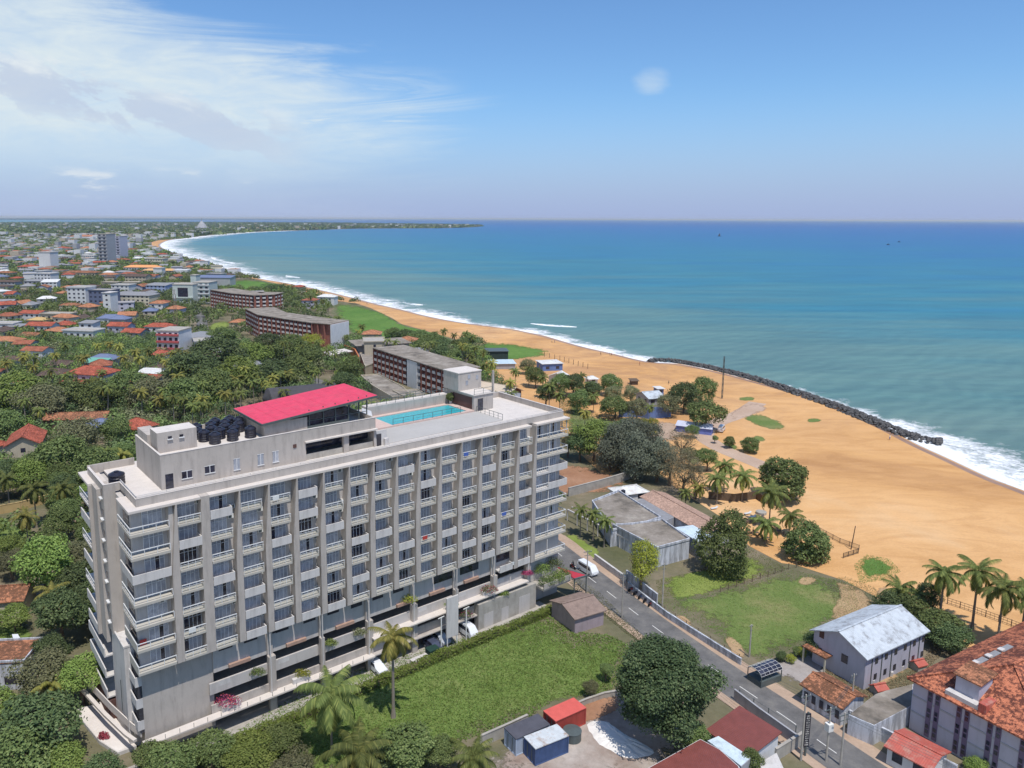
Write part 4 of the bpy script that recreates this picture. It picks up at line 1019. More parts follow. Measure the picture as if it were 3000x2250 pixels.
LOT = [(600,2230),(700,2140),(850,2050),(1010,1975),(1300,1885),(1600,1800),(1680,1850),(1780,1860),(1880,1905),(1840,1990),(1770,2040),(1640,2040),(1540,2110),(1330,2180),(1200,2280),(700,2300)]
scatter('tall_grass', LOT, 30000, .34, L_grass, 5, .10)
scatter('weeds', LOT, 22000, .24, L_grassb, 6, .14, 9)
scatter('weeds', [(1915,1760),(2110,1735),(2320,1670),(2500,1710),(2520,1790),(2390,1870),(2240,1945),(2060,1840)], 14000, .18, L_grass, 7, .05)
scatter('weeds', [(1930,1750),(1920,1700),(2110,1660),(2195,1605),(2310,1668),(2090,1735)], 6000, .18, L_grassb, 8, .05)
scatter('creeper', [(2500,1655),(2540,1625),(2605,1638),(2640,1675),(2590,1700),(2520,1710)], 2600, .22, L_grassb, 9, .05)
scatter('creeper', [(1640,1150),(1700,1200),(1850,1240),(1900,1280),(1800,1330),(1680,1320),(1640,1280)], 9000, .4, L_olive, 10, .15)
scatter('creeper', [(2440,1850),(2540,1800),(2600,1760),(2560,1720),(2480,1690),(2420,1700),(2450,1780)], 3000, .2, L_olive, 12, .05)
scatter('dry_weeds', [(1660,1700),(1720,1760),(1800,1830),(1880,1890),(1900,1880),(1760,1740),(1690,1690)], 3500, .25, L_olive, 13, .1)
scatter('dry_weeds', [(2400,1920),(2470,1960),(2560,2020),(2700,1950),(2740,1860),(2760,1920),(2660,2010),(2560,2060),(2420,1990)], 4000, .22, L_dry, 14, .08)
# the big dark tree by the road
bx, by = G(1945, 2000, 8.5)
bt = thing('broadleaf_tree', 'very large dark green spreading tree beside the road and dirt yard', 'tree', (*G(2060, 2172, 0), 0))
o = put('crown', CROWN['huge'][0], bt); o.location = (bx-bt.location.x, by-bt.location.y, 8.2); o.scale = (7.6, 7.6, 6.0)
mb = MB(); e = Vector((bx-bt.location.x, by-bt.location.y, 7)); mb.tube([(0, 0, 0), e*.25+Vector((0, 0, .6)), e*.75, e], [.75, .55, .45, .3], 10)
for i in range(9):
    a = i*.7; mb.tube([e*.6, e*.8+Vector((math.cos(a)*2.6, math.sin(a)*2.6, 1.2)), e+Vector((math.cos(a)*5.2, math.sin(a)*5.2, 2.2))], [.3, .2, .08], 6)
mb.build('trunk', M_trunk, bt)
NEAR = [  # px, py, crown height, radius px, kind, squash, label
 (2125,1592,5.6,74,'layered',1.15,'tall layered bright green tree on the lawn beside the white walled villa'),
 (2364,1585,3.6,60,'round',1.0,'rounded leafy tree standing on the sand inside the beach fence'),
 (2290,1398,5.5,66,'round',.95,'broad dome shaped tree on the sand behind the three tall palms'),
 (2197,1303,2.3,25,'round',1.0,'small round tree alone on the open sand by the lane'),
 (2137,1294,2.0,15,'round',1.1,'tiny upright tree left of the small round sand tree'),
 (2094,1283,1.7,9,'mid',1.0,'smallest sapling at the left of the three trees on the sand'),
 (1882,1640,6.2,46,'yellow',1.3,'leaning yellow green tree at the corner of the villa wall by the road'),
 (1742,1278,7,62,'bright',1.0,'bright green tree nearest the right end of the hotel'),
 (1665,1290,5,26,'olive',1.0,'small olive tree tucked behind the hotel end balconies'),
 (1905,1250,4.5,28,'yellow',1.1,'lime green bushy tree above the grey casuarinas'),
 (2074,1338,4,32,'mid',1.0,'dark green tree left of the sandy lane'),
 (1786,1122,5,34,'mid',1.0,'round tree near the beach left of the blue fenced compound'),
 (1796,1150,4.5,28,'olive',1.0,'smaller olive tree just in front of the round beach tree'),
 (1803,1188,4.5,44,'mid',.9,'wide low tree left of the blue boarded fence'),
 (1850,1150,4.5,26,'olive',1.0,'olive tree behind the blue compound fence'),
 (1866,1192,5,32,'olive',1.1,'grey green tree rising in front of the blue fence'),
 (1958,1180,5,34,'olive',1.0,'brownish tree at the right end of the blue fence'),
 (2005,1160,6,46,'dark',1.0,'dark tree behind the blue fence near the rock breakwater'),
 (2055,1140,6,42,'mid',1.0,'round green tree closest to the rock breakwater'),
 (2066,1207,6,52,'mid',.95,'dense green tree above the blue market tent'),
 (2030,1260,2.5,20,'mid',1.0,'small shrubby tree in front of the blue market tent'),
 (1880,1240,3,26,'olive',.8,'low scrubby tree by the service yard'),
 (2618,1768,3,46,'dark',.8,'dark bushy tree behind the roof of the lavender house'),
 (2682,1790,3,52,'mid',.8,'wide bushy tree behind the lavender house, left of centre'),
 (2742,1825,3,54,'mid',.8,'wide bushy tree behind the lavender house, right of centre'),
 (2790,1862,2.6,46,'dark',.8,'bushy tree between the lavender house and the red tiled building'),
 (2390,1880,2.4,32,'dark',.9,'shrubby tree against the left gable of the lavender house'),
 (2722,1745,4,30,'dark',1.2,'dark narrow tree among the beach palms'),
 (2208,2222,2.5,26,'mid',1.2,'small tree against the white wall of the maroon roofed shed'),
 (2030,2150,2.2,40,'mid',.9,'low leafy tree under the big dark tree'),
 (1775,1960,2.0,20,'mid',.9,'small bush at the far corner of the dirt yard'),
 (1730,2010,1.6,22,'olive',.8,'scrubby bush beside the red shipping container'),
 (1180,2175,4,74,'mid',.8,'leafy tree in the foreground near the red flowers'),
 (1100,2215,3,60,'dark',.8,'dark leafy tree at the bottom edge of the view'),
 (1290,2195,2.6,44,'mid',.8,'shrubby tree left of the concrete yard wall'),
 (620,2190,2.4,60,'mid',.7,'sprawling bush at the foot of the hotel hedge'),
 (500,2235,3,66,'mid',.8,'leafy tree below the left end of the hotel'),
 (730,2200,2.2,66,'bright',.6,'bright sprawling bush left of the tall foreground palm'),
 (830,2160,2.0,56,'mid',.6,'low bush beside the hedge and the driveway'),
 (860,2240,2.4,60,'olive',.7,'olive bush at the bottom edge beside two palms'),
 (440,2205,2.6,44,'mid',.9,'tree hiding the bottom corner of the hotel wall'),
 (300,2275,3.5,66,'dark',.8,'dark tree below the pale terrace'),
 (185,2225,4,54,'bright',.8,'bright green tree left of the pale terrace'),
 (105,2110,6,96,'dark',.8,'large dark tree at lower left beside the terrace'),
 (60,2210,5,90,'mid',.8,'wide green tree in the bottom left corner'),
 (235,1965,5,54,'bright',.9,'bright tree against the lower left balconies'),
 (120,1970,5,70,'olive',.9,'olive tree beside the white flat canopy'),
 (150,1895,5,44,'dark',.9,'bluish dark tree between the lawn and the tower'),
 (175,1785,6,66,'dark',1.0,'dark tall tree left of the stair tower'),
 (130,1640,7,72,'bright',1.1,'bright leaning tree right of the terracotta roofed cottage'),
 (225,1620,5,42,'olive',1.0,'olive tree close to the upper left balconies'),
 (30,1640,4,34,'olive',.9,'small olive tree above the terracotta roofed cottage'),
 (40,1800,3,40,'bright',.8,'low bright bushes below the terracotta roofed cottage'),
 (270,1560,5,46,'mid',1.0,'green tree just left of the hotel tower'),
 (200,1490,5,40,'mid',1.0,'green tree behind the yellow garden wall'),
 (180,1340,7,70,'mid',1.0,'tall tree right of the red gabled house'),
 (270,1370,7,62,'mid',1.0,'green tree right behind the left end of the hotel roof'),
 (230,1275,6,60,'olive',1.0,'olive tree in front of the long red roof'),
 (330,1260,6,46,'mid',1.0,'tree left of the small red hipped roof'),
 (60,1150,7,80,'bright',.9,'bright tree above the red gabled house'),
 (120,1180,7,66,'olive',.9,'olive tree above the long red roof'),
 (200,1150,7,60,'mid',.9,'green tree below the big red hipped villa'),
 (20,1240,6,50,'mid',1.0,'green tree left of the red gabled house'),
 (300,1160,6,56,'mid',.9,'tree beside two dark palms above the long red roof'),
 (380,1135,7,70,'mid',.9,'green tree below the white mansard house'),
 (450,1150,7,66,'olive',.9,'olive tree below the brown gabled cottage'),
 (540,1160,7,66,'mid',.9,'green tree left of the hotel water tanks'),
 (560,1080,8,70,'dark',.9,'large dark tree above the water tanks'),
 (640,1050,8,80,'dark',.9,'largest dark tree in the grove behind the hotel'),
 (700,1090,8,66,'bright',.9,'bright tree in the grove behind the hotel'),
 (620,1130,7,66,'mid',.9,'green tree behind the pink roofed pavilion'),
 (740,1040,7,56,'bright',.9,'bright tree left of the brick hotel forecourt'),
 (800,1100,6,60,'dark',.9,'dark tree above the dark rounded roof'),
 (860,1090,6,60,'mid',.9,'green tree left of the curved lane'),
 (850,1020,6,52,'mid',1.0,'tree in front of the brick hotel end wall'),
 (905,1010,6,46,'yellow',.8,'yellowish tree in front of the brick hotel end wall'),
 (910,1050,6,52,'mid',.9,'tree left of the white flat carport roof'),
 (1030,1080,6,42,'mid',1.1,'tree beside the orange curved wall'),
 (1010,1120,5,40,'dark',.9,'dark tree above the pink pavilion roof'),
 (650,985,6,40,'mid',.9,'tree beside the small lawn of the brick hotel'),
 (790,1010,6,50,'dark',.8,'dark tree at the foot of the brick hotel facade'),

 (1640,1120,6,34,'mid',1.0,'bushy tree behind the right roof terrace'),
 (1600,1150,6,30,'dark',1.0,'dark tree touching the right roof terrace'),
 (1680,1120,5.5,34,'dark',1.0,'dark tree in the beach grove, left side'),
 (1700,1170,5,36,'mid',1.0,'broad tree in the beach grove below the pale tent hut'),
 (1735,1140,5.5,30,'dark',1.0,'dark tree in the middle of the beach grove'),
 (1570,1100,5,30,'mid',1.0,'tree by the glass roofed sheds'),
 (1545,1070,4,24,'olive',1.0,'small olive tree beside the glass fronted beach house'),
 (1830,1250,5,34,'mid',.9,'tree between the lane and the bright green hotel side tree'),
 (1700,1300,5,40,'dark',.9,'dark tree under the bright green hotel side tree'),
 (2020,1330,4,26,'olive',.9,'olive tree at the bend of the sandy lane'),
]
for a in NEAR:
    tree_px(a[0], a[1], a[2], a[3], a[4], a[6], hs=a[5])
for i, (px, py, rp, kd, lb) in enumerate([(1790,1310,50,'cas','grey green casuarina, leftmost of the wispy row'), (1826,1300,52,'cas','grey green casuarina, second of the wispy row'), (1862,1335,50,'cas','low casuarina in front of the wispy row'),
      (1893,1300,50,'cas','tallest grey casuarina in the middle of the wispy row'), (1928,1340,44,'cas','casuarina above the small white roofed house'), (1850,1275,40,'cas','casuarina at the back of the wispy row'),
      (1965,1350,40,'casbrown','brownish casuarina left of the palms'), (2005,1375,46,'casbrown','brown wispy casuarina above the long tiled roof'), (2040,1385,30,'casbrown','thin brown casuarina beside the beach palms')]):
    tree_px(px, py, 6.5, rp, kd, lb, hs=1.15)
x, y = G(1998, 1300, 5.5)
t_ = tree(x, y, 6.2, 3.9, 'casbrown', 'sparse half bare tree standing over the sandy lane', hs=.9, trunk=BARET)
FP = [  # px, py of crown, height, size, yellowing, label
 (1150,1862,12,1.15,1,'tall slender palm in front of the hotel parking level'),
 (968,2030,8.5,1.6,0,'large full palm in front of the hedge'),
 (1050,2200,5.5,1.45,0,'low palm right below the large full palm'),
 (1385,2215,3.2,1.1,0,'young dark palm at the bottom left of the containers'),
 (2768,1675,10,1.18,0,'leftmost of the three tall wind blown palms at right'),
 (2868,1668,10.5,1.27,0,'middle of the three tall wind blown palms at right'),
 (2942,1722,10,1.30,0,'rightmost of the three tall wind blown palms at right'),
 (3010,1725,10,1.18,0,'palm cut by the right edge of the view'),
 (2636,1722,4.5,1.12,0,'short palm behind the lavender house, near the grass patch'),
 (2690,1740,4.5,.85,0,'short dark palm right of the grass patch'),
 (2246,1532,4.6,1.09,0,'single palm on the sand between dining tables'),
 (2316,1508,4.5,1.06,0,'palm just behind the rounded tree inside the beach fence'),
 (2260,1440,8,1.36,0,'tallest palm over the restaurant sand'),
 (2104,1400,6.5,1.18,0,'left palm of the pair behind the timber fence'),
 (2178,1392,6.5,1.24,0,'right palm of the pair behind the timber fence'),
 (2125,1362,7,1.12,0,'palm behind the pair by the timber fence'),
 (2050,1424,4,.85,1,'short yellowing palm at the back of the tiled villa roof'),
 (2010,1440,4,.7,0,'thin palm left of the short yellowing palm'),
 (1702,1490,6,.75,0,'first of three palms in front of the villa'),
 (1740,1503,6,.75,0,'second of three palms in front of the villa'),
 (1772,1521,6,.8,0,'third of three palms in front of the villa'),
 (1714,1208,5.5,.85,1,'lone palm beside the sandy path behind the hotel'),
 (1702,1100,7,.9,0,'palm left of the round beach tree'), (1730,1125,7,.9,0,'palm nearest the round beach tree'), (1700,1145,6,.85,0,'low palm among the beach grove'),
 (1740,1160,6,.85,0,'palm above the lone palm'), (1610,1130,9,1.0,0,'tall palm behind the right roof terrace'), (1590,1105,8,.9,0,'palm behind the tall terrace palm'), (1640,1155,6,.9,0,'short palm right of the tall terrace palm'),
 (1655,1105,6,.85,0,'palm by the white gabled hut'), (1905,1190,7,.7,0,'palm in front of the blue fence'),
 (20,1400,8,1.0,0,'palm left of the red gabled house garden'), (98,1430,9,1.15,0,'large palm in front of the red gabled house'), (182,1428,8.5,1.05,0,'palm closest to the hotel tower top'), (75,1510,7,1.0,1,'yellowing palm over the left lawn'),
 (312,1322,8,1.0,0,'palm above the left roof terrace'), (360,1330,6,.95,1,'bright yellow palm beside the penthouse'), (170,1290,8,.8,0,'palm between the red roofs'),
 (268,1115,8,1.0,0,'dark palm in front of the red hipped villa'), (335,1112,8,1.0,0,'dark palm right of the red hipped villa'), (535,1145,6,.9,0,'palm beside the brown gabled cottage'),
 (190,1010,9,1.0,0,'tall palm left of the yellow palms'), (285,1010,7,.9,1,'yellow palm in the middle of the town'), (320,1005,7,.9,1,'second yellow palm in the middle of the town'), (345,1015,7,.85,1,'third yellow palm in the middle of the town'),
 (435,1025,9,1.0,0,'tall palm in front of the striped building'), (30,975,8,.9,0,'palm beside the orange roofed house'), (130,975,8,.9,0,'palm in front of the orange roofed house'),
 (150,1730,6,1.0,1,'feathery palm among the trees left of the tower'), (150,2000,5,.9,1,'pale green palm top by the lower left trees'),
 (908,868,11,.95,0,'tall thin palm at the edge of the dune grass'), (925,885,9,.9,0,'second tall thin palm at the edge of the dune grass'), (962,890,9,.9,0,'palm right of the dune edge palms'),
 (945,880,10,.85,0,'palm in the middle of the dune edge palms'), (990,930,10,1,0,'palm right of the white end wall'), (1000,950,8,.9,0,'palm by the poolside of the brick hotel'), (1015,945,10,.9,0,'palm near the yellow lawn'),
 (1060,955,8,.95,0,'large palm in front of the dune grass'), (1050,970,6,.8,1,'low palm in front of the dune grass'), (1015,985,6,.8,0,'low palm by the white carport'), (1300,968,7,.9,0,'palm with spread crown above the scrub'),
 (1275,975,6,.8,0,'palm left of the spread crown palm'), (1365,975,7,.9,0,'palm at the right of the scrub'), (1385,985,7,.9,0,'rightmost palm of the scrub'), (1330,980,6,.8,0,'palm in the middle of the scrub'),
 (1390,1060,8,1.1,0,'large palm behind the lift room'), (1360,1070,8,1.1,0,'broad palm behind the brick wing roof'), (1420,1070,7,1.0,0,'palm right of the lift room'), (1510,1085,7,.9,0,'palm by the glass roofed sheds'), (1550,1080,7,.9,0,'palm in front of the white roofed house'),
]
for q in FP: palm_px(q[0], q[1], q[2], q[5], None, q[3], q[4], 0)
for o in list(COL.objects):
    pass
# scrub behind the brick wing
SCR = np.random.default_rng(3); k = 0
for px, py, rp in [(1190,985,34),(1230,990,38),(1270,1000,40),(1300,1015,40),(1340,1020,38),(1240,1015,36),(1290,1035,36),(1330,1045,34),(1210,1000,26),(1370,1030,30),(1150,975,26),(1360,1005,30)]:
    tree_px(px, py, 3, rp, 'mid' if k % 3 else 'dark', 'low dense tree in the scrub between the brick wing and the dune grass', 'scrub trees behind the brick wing', hs=.8); k += 1
# ------------------------------------------------------------------ buildings
R_red = tiles('red_clay_tiles', (.42, .15, .09), (.26, .11, .07)); R_or = tiles('orange_clay_tiles', (.54, .24, .13), (.34, .17, .10), dirt=.5)
R_dk = tiles('dark_brown_tiles', (.16, .11, .09), (.10, .08, .07)); R_ter = tiles('terracotta_tiles', (.46, .20, .11), (.25, .13, .08), dirt=.8)
R_pink = tiles('faded_pink_tiles', (.52, .34, .26), (.40, .27, .21), dirt=.35); R_sc = tiles('scarlet_clay_tiles', (.50, .135, .085), (.28, .09, .06), dirt=.6)
R_big = tiles('mottled_orange_tiles', (.56, .20, .11), (.30, .11, .08), per=1.7, dirt=1.0)
R_grey = metal_roof('grey_sheet_roof', (.27, .27, .28), (.2, .15, .12), .4); R_zinc = metal_roof('pale_zinc_roof', (.50, .54, .58), (.16, .15, .15), .75, .9)
R_white = metal_roof('white_sheet_roof', (.68, .68, .66), (.45, .28, .2), .5); R_blue = metal_roof('blue_grey_roof', (.16, .19, .30)); R_maroon = metal_roof('maroon_sheet_roof', (.20, .060, .050), (.20, .06, .05), .5, 1.3)
R_teal = metal_roof('teal_sheet_roof', (.16, .40, .30)); R_redm = metal_roof('faded_red_sheet_roof', (.46, .11, .08), (.42, .28, .22), .7, 1.2)
R_flat = M_roofc; R_clear = metal_roof('translucent_sheeting', (.60, .70, .76), (.3, .35, .38), .6, 1.4, rough=.3)
W_lav = paint('lavender_plaster', (.46, .45, .53), .06, .4, stain=.25); W_wht = paint('white_plaster', (.62, .62, .63), .06, .5, stain=.25); W_stain = paint('stained_white_plaster', (.58, .60, .66), .1, .5, stain=.75)
W_tan = paint('tan_plaster', (.46, .40, .31), .08, .4, stain=.3); W_grey = paint('grey_plaster', (.36, .36, .38), .08, .4, stain=.3); W_pink = paint('mauve_plaster', (.36, .29, .31), .1, .6, stain=.4)
W_green = paint('pale_green_plaster', (.50, .55, .52), .06, .4, stain=.2); W_cream = paint('cream_plaster', (.58, .53, .42), .06, .4, stain=.2); W_yel = paint('ochre_garden_wall', (.50, .36, .17), .1, .4, stain=.3)
W_brick = paint('red_brick_facade', (.33, .135, .10), .25, 1.2, stain=.2); W_bp = paint('pale_facade_band', (.62, .58, .56), .1, .8, stain=.4); W_blue = paint('blue_boarding', (.13, .20, .42), .15, .4, stain=.2)
def slab_roof(mb, C, t, mi=0):
    "C = polygon (x, y, z) upper face, thickened downwards by t"
    n = len(C); b = len(mb.v); mb.v += [tuple(c) for c in C]+[(c[0], c[1], c[2]-t) for c in C]
    mb.f.append(tuple(b+i for i in range(n))); mb.f.append(tuple(b+2*n-1-i for i in range(n))); mb.m += [mi, mi]
    for i in range(n): j = (i+1) % n; mb.f.append((b+i, b+n+i, b+n+j, b+j)); mb.m.append(mi)
def roof_mb(w_, d, h, rh, o, kind):
    mb = MB(); x0, x1, y0, y1 = -w_/2-o, w_/2+o, -d/2-o, d/2+o; zz = h-.02
    if kind == 'gable':
        slab_roof(mb, [(x0, y0, zz), (x1, y0, zz), (x1, 0, zz+rh), (x0, 0, zz+rh)], .15); slab_roof(mb, [(x0, 0, zz+rh), (x1, 0, zz+rh), (x1, y1, zz), (x0, y1, zz)], .15)
        mb.bar((x0, 0, zz+rh+.04), (x1, 0, zz+rh+.04), .3, h=.12)
    elif kind == 'hip':
        k = min(d/2, w_/2*.96); a, b = (x0+k+o*0, x1-k)
        if a > b: a = b = 0
        R1, R2 = (a, 0, zz+rh), (b, 0, zz+rh)
        slab_roof(mb, [(x0, y0, zz), (x1, y0, zz), R2, R1], .12); slab_roof(mb, [(x1, y1, zz), (x0, y1, zz), R1, R2], .12)
        slab_roof(mb, [(x1, y0, zz), (x1, y1, zz), R2], .12); slab_roof(mb, [(x0, y1, zz), (x0, y0, zz), R1], .12)
        for c in ((x0, y0), (x0, y1)): mb.bar((*c, zz+.03), (R1[0], 0, zz+rh+.03), .25, h=.1)
        for c in ((x1, y0), (x1, y1)): mb.bar((*c, zz+.03), (R2[0], 0, zz+rh+.03), .25, h=.1)
        mb.bar((R1[0]-.05, 0, zz+rh+.05), (R2[0]+.05, 0, zz+rh+.05), .28, h=.1)
    elif kind == 'shed':
        slab_roof(mb, [(x0, y0, zz), (x1, y0, zz), (x1, y1, zz+rh), (x0, y1, zz+rh)], .15)
    elif kind == 'flat':
        mb.box(-w_/2-o, -d/2-o, h, w_/2+o, d/2+o, h+.14); t = .18
        if rh > 0:
            for q in ((-w_/2-o, -d/2-o, w_/2+o, -d/2-o+t), (-w_/2-o, d/2+o-t, w_/2+o, d/2+o), (-w_/2-o, -d/2-o+t, -w_/2-o+t, d/2+o-t), (w_/2+o-t, -d/2-o+t, w_/2+o, d/2+o-t)): mb.box(q[0], q[1], h+.14, q[2], q[3], h+.14+rh, 1)
    return mb
WCACHE = {}
def winmesh(w_, h_):
    k = (round(w_, 1), round(h_, 1))
    if k not in WCACHE: WCACHE[k] = MB().box(-w_/2, -.04, 0, w_/2, 0, h_).mesh('window', M_dglass)
    return WCACHE[k]
def house(name, label, x, y, w_, d, h, rot, kind, rh, wall, roof, o=.5, cat='house', group=None, nwin=None, floors=None, slots=None):
    t_ = thing(name, label, cat, (x, y, 0), rot, group)
    b = MB().box(-w_/2, -d/2, 0, w_/2, d/2, h)
    if kind in ('gable', 'shed'):
        if kind == 'gable':
            for xx in (-w_/2, w_/2): b.poly([(xx, -d/2, h), (xx, d/2, h), (xx, 0, h+rh-.15)] if xx > 0 else [(xx, d/2, h), (xx, -d/2, h), (xx, 0, h+rh-.15)])
        else: b.poly([(-w_/2, d/2, h), (w_/2, d/2, h), (w_/2, d/2, h+rh-.1), (-w_/2, d/2, h+rh-.1)]); b.poly([(w_/2, -d/2, h), (w_/2, d/2, h), (w_/2, d/2, h+rh-.1)]); b.poly([(-w_/2, d/2, h), (-w_/2, -d/2, h), (-w_/2, d/2, h+rh-.1)])
    b.build('wall', wall, t_)
    roof_mb(w_, d, h, rh, o, kind).build('roof', [roof, wall], t_)
    FOOT.append((x, y, math.hypot(w_, d)*.5, rot, w_, d))
    fl = floors or max(1, int(round(h/3.1)))
    if nwin is None: nwin = max(1, int(w_/3.4))
    if nwin:
        for f in range(fl):
            z = .9+f*(h/fl)
            for i in range(nwin):
                xx = -w_/2+w_*(i+.5)/nwin; put('window', winmesh(min(1.6, w_/nwin*.5), 1.2), t_, (xx, -d/2, z))
            ns = max(1, int(nwin*d/w_))
            for i in range(ns):
                yy = -d/2+d*(i+.5)/ns; put('window', winmesh(1.2, 1.2), t_, (-w_/2, yy, z), -math.pi/2)
    return t_
def house_px(name, label, px, py, wpx, dm, h, rotd, kind, rh, wall, roof, **k):
    z = h+rh*.5; x, y = G(px, py, z); w_ = wpx*math.hypot(x, y, CAMH-z)/FL
    return house(name, label, x, y, w_, dm, h, rad(rotd), kind, rh, wall, roof, **k)
# --- lavender house with metal roof (right)
def by_corners(p0, p1, p2, z):
    "rectangle from three points of the photo at height z: centre, width (p0-p1), depth (p1-p2), angle"
    a, b, c = Vector(G(*p0, z)), Vector(G(*p1, z)), Vector(G(*p2, z)); ux = (b-a).normalized(); w_ = (b-a).length
    vy = Vector((-ux.y, ux.x)); d = (c-b).dot(vy)
    if d < 0: d = -d; vy = -vy
    ce = a+ux*w_/2+vy*d/2; return ce.x, ce.y, w_, d, math.atan2(ux.y, ux.x)
x, y, w_, d, r = by_corners((2543.3,1934.7), (2728,1849.2), (2567,1777.3), 5.2)
d = 9.6; ux = Vector((math.cos(r), math.sin(r))); vy = Vector((-ux.y, ux.x)); c0 = Vector(G(2543.3, 1934.7, 5.2)); c = c0+ux*w_/2+vy*d/2
lav = house('house', 'lavender two storey house with a pale patched metal gable roof', c.x, c.y, w_-1.0, d-1.2, 5.2, r, 'gable', 2.1, W_lav, R_zinc, o=.5, nwin=0)
L2 = (w_-1)/2; D2 = (d-1.2)/2
for yy, z in ((2.9, 4.6), (2.9, 1.6)):
    b = MB(); b.poly([(0, -.4, 0), (0, -.4, 1.1), (0, -.2, 1.35), (0, .2, 1.35), (0, .4, 1.1), (0, .4, 0)]); b.build('arched_window', M_brown, lav, loc=(-L2-.03, yy, z))
MB().box(-.06, -.5, 0, 0, .5, 1.3).build('window', M_dglass, lav, loc=(-L2, -1.0, 2.6))
for i in range(6):
    xx = -L2+1.6+i*(2*L2-3)/5
    MB().box(-.08, -.08, 0, .08, 0, 5.0).build('drain_pipe', M_dgrey, lav, loc=(xx, -D2, 0)) if i != 3 else None
    for z in (.9, 3.4): MB().box(-.35, -.05, 0, .35, 0, .9).build('window', M_dglass, lav, loc=(xx+1.1, -D2, z))
MB().box(-1.7, -2, 2.6, 0, 2, 2.8).build('porch_roof', R_ter, lav, loc=(-L2, 2.9, 0)); MB().box(-1.6, -1.9, 0, -1.4, -1.7, 2.6).box(-1.6, 1.7, 0, -1.4, 1.9, 2.6).build('porch_post', W_cream, lav, loc=(-L2, 2.9, 0))
def lroof(name, label, pts, z, mat, wall, par=.4, cat='building', zb=0):
    P = GL(pts, z); cx_ = sum(p[0] for p in P)/len(P); cy_ = sum(p[1] for p in P)/len(P); Q = [(p[0]-cx_, p[1]-cy_) for p in P]
    t_ = thing(name, label, cat, (cx_, cy_, 0)); MB().prism(Q, zb, z).build('wall', wall, t_)
    mb = MB(); mb.prism([(a*.97, b*.97) for a, b in Q], z, z+.05)
    mb.build('roof', mat, t_)
    if par:
        mb = MB()
        for i in range(len(Q)): a, b = Q[i], Q[(i+1) % len(Q)]; mb.bar((*a, z+par/2), (*b, z+par/2), .22+.004*i, h=par+.01*i)
        mb.build('parapet', wall, t_)
    FOOT.append((cx_, cy_, 8, 0, 12, 12)); return t_
# --- low terracotta building along the road, grey flat roof beside it
x, y, w_, d, r = by_corners((2343.4,2001.9), (2469,2075.4), (2534,2033), 3.0)
house('shop_building', 'low roadside building with a mottled terracotta tile roof and grey shutters', x, y, w_-.6, d-.6, 2.9, r, 'gable', 1.0, W_stain, R_ter, o=.35, nwin=5)
lroof('store_building', 'long flat grey concrete roofed store between the terracotta roof and the big red roof', [(2486,2094),(2567,2033),(2600,2022),(2676,2004),(2671,2067),(2560,2126)], 2.9, R_flat, W_stain, 0)
# --- big red tiled building at right
p0 = Vector(G(2657, 1983, 7.4)); p1 = Vector(G(3000, 2163, 7.4)); ux = (p1-p0).normalized(); vy = Vector((-ux.y, ux.x))
q = Vector(G(3000, 1802, 7.4)); L = (q-p0).length; wd = 17.0; c = p0+ux*wd/2+vy*max(22, (q-p0).dot(vy)+10)/2; dp = max(22, (q-p0).dot(vy)+10)
rb = thing('red_roofed_building', 'large lavender walled building under a mottled orange red tiled roof at the right edge', 'building', (p0.x, p0.y, 0), math.atan2(ux.y, ux.x))
MB().box(.6, .6, 0, wd-.6, dp-.6, 7.3).build('wall', W_lav, rb)
k = wd/2; mb = MB(); z0_, z1_ = 7.3, 11.4
A_, B_, C_, D_ = (0, 0, z0_), (wd, 0, z0_), (wd, dp, z0_), (0, dp, z0_); E_, F_ = (k, k, z1_), (k, dp-k, z1_)
for P in ([A_, B_, E_], [B_, C_, F_, E_], [C_, D_, F_], [D_, A_, E_, F_]): slab_roof(mb, P, .2)
for a, b_ in ((A_, E_), (B_, E_), (E_, F_)): mb.bar((a[0], a[1], a[2]+.05), (b_[0], b_[1], b_[2]+.05), .4, h=.18)
ro = mb.build('roof', R_big, rb)
mb = MB(); 
for i in range(4): y0 = 4.0+i*3.2; zz = z0_+(z1_-z0_)*(4.6/k); mb.box(4.2, y0, zz-.1, 5.0, y0+2.6, zz+.25)
mb.build('roof_vent', [R_grey], ro)
for i in range(3): y0 = 6.9+i*3.2; zz = z0_+(z1_-z0_)*(4.6/k)+.26; MB().box(4.25, y0, zz, 4.9, y0+.9, zz+.18).build('skylight', M_white, ro)
dm = MB(); dm.box(5.2, 1.6, 8.0, 8.0, 4.6, 10.4); dm.build('dormer_tower', W_lav, rb); mb = MB(); slab_roof(mb, [(4.9, 1.3, 10.4), (8.3, 1.3, 10.4), (8.3, 5.2, 11.0), (4.9, 5.2, 11.0)], .15); mb.build('dormer_roof', R_ter, rb)
MB().box(4.6, .5, 7.35, 8.6, 1.6, 8.1).build('dormer_ledge', M_white, rb); MB().box(8.6, .4, 7.5, 9.5, 4.2, 8.7).build('red_flashing', R_redm, rb)
for i in range(4):
    x0 = 2.6+i*3.6
    for x1 in (x0, x0+.95):
        o = MB().box(x1, .50, .3, x1+.6, .6, 7.0).build('window_strip', paint('mauve_window_strip', (.17, .13, .20), .15, 1), rb)
        for f in range(3):
            for g_ in range(2): MB().box(x1+.12, .44, .8+f*2.3+g_*.75, x1+.48, .5, 1.3+f*2.3+g_*.75).build('window', M_dglass, o)
for z in (2.6, 4.9): MB().box(.6, .53, z, wd-.6, .6, z+.22).build('wall_band', W_grey, rb)
for i in range(5): MB().box(.52, 2+i*4, 3.6, .6, 3.4+i*4, 4.9).build('window', M_dglass, rb)
FOOT.append((c.x, c.y, 16, 0, wd, dp))
x, y, w_, d, r = by_corners((2612,2168), (2735,2232), (2780,2208), 2.9)
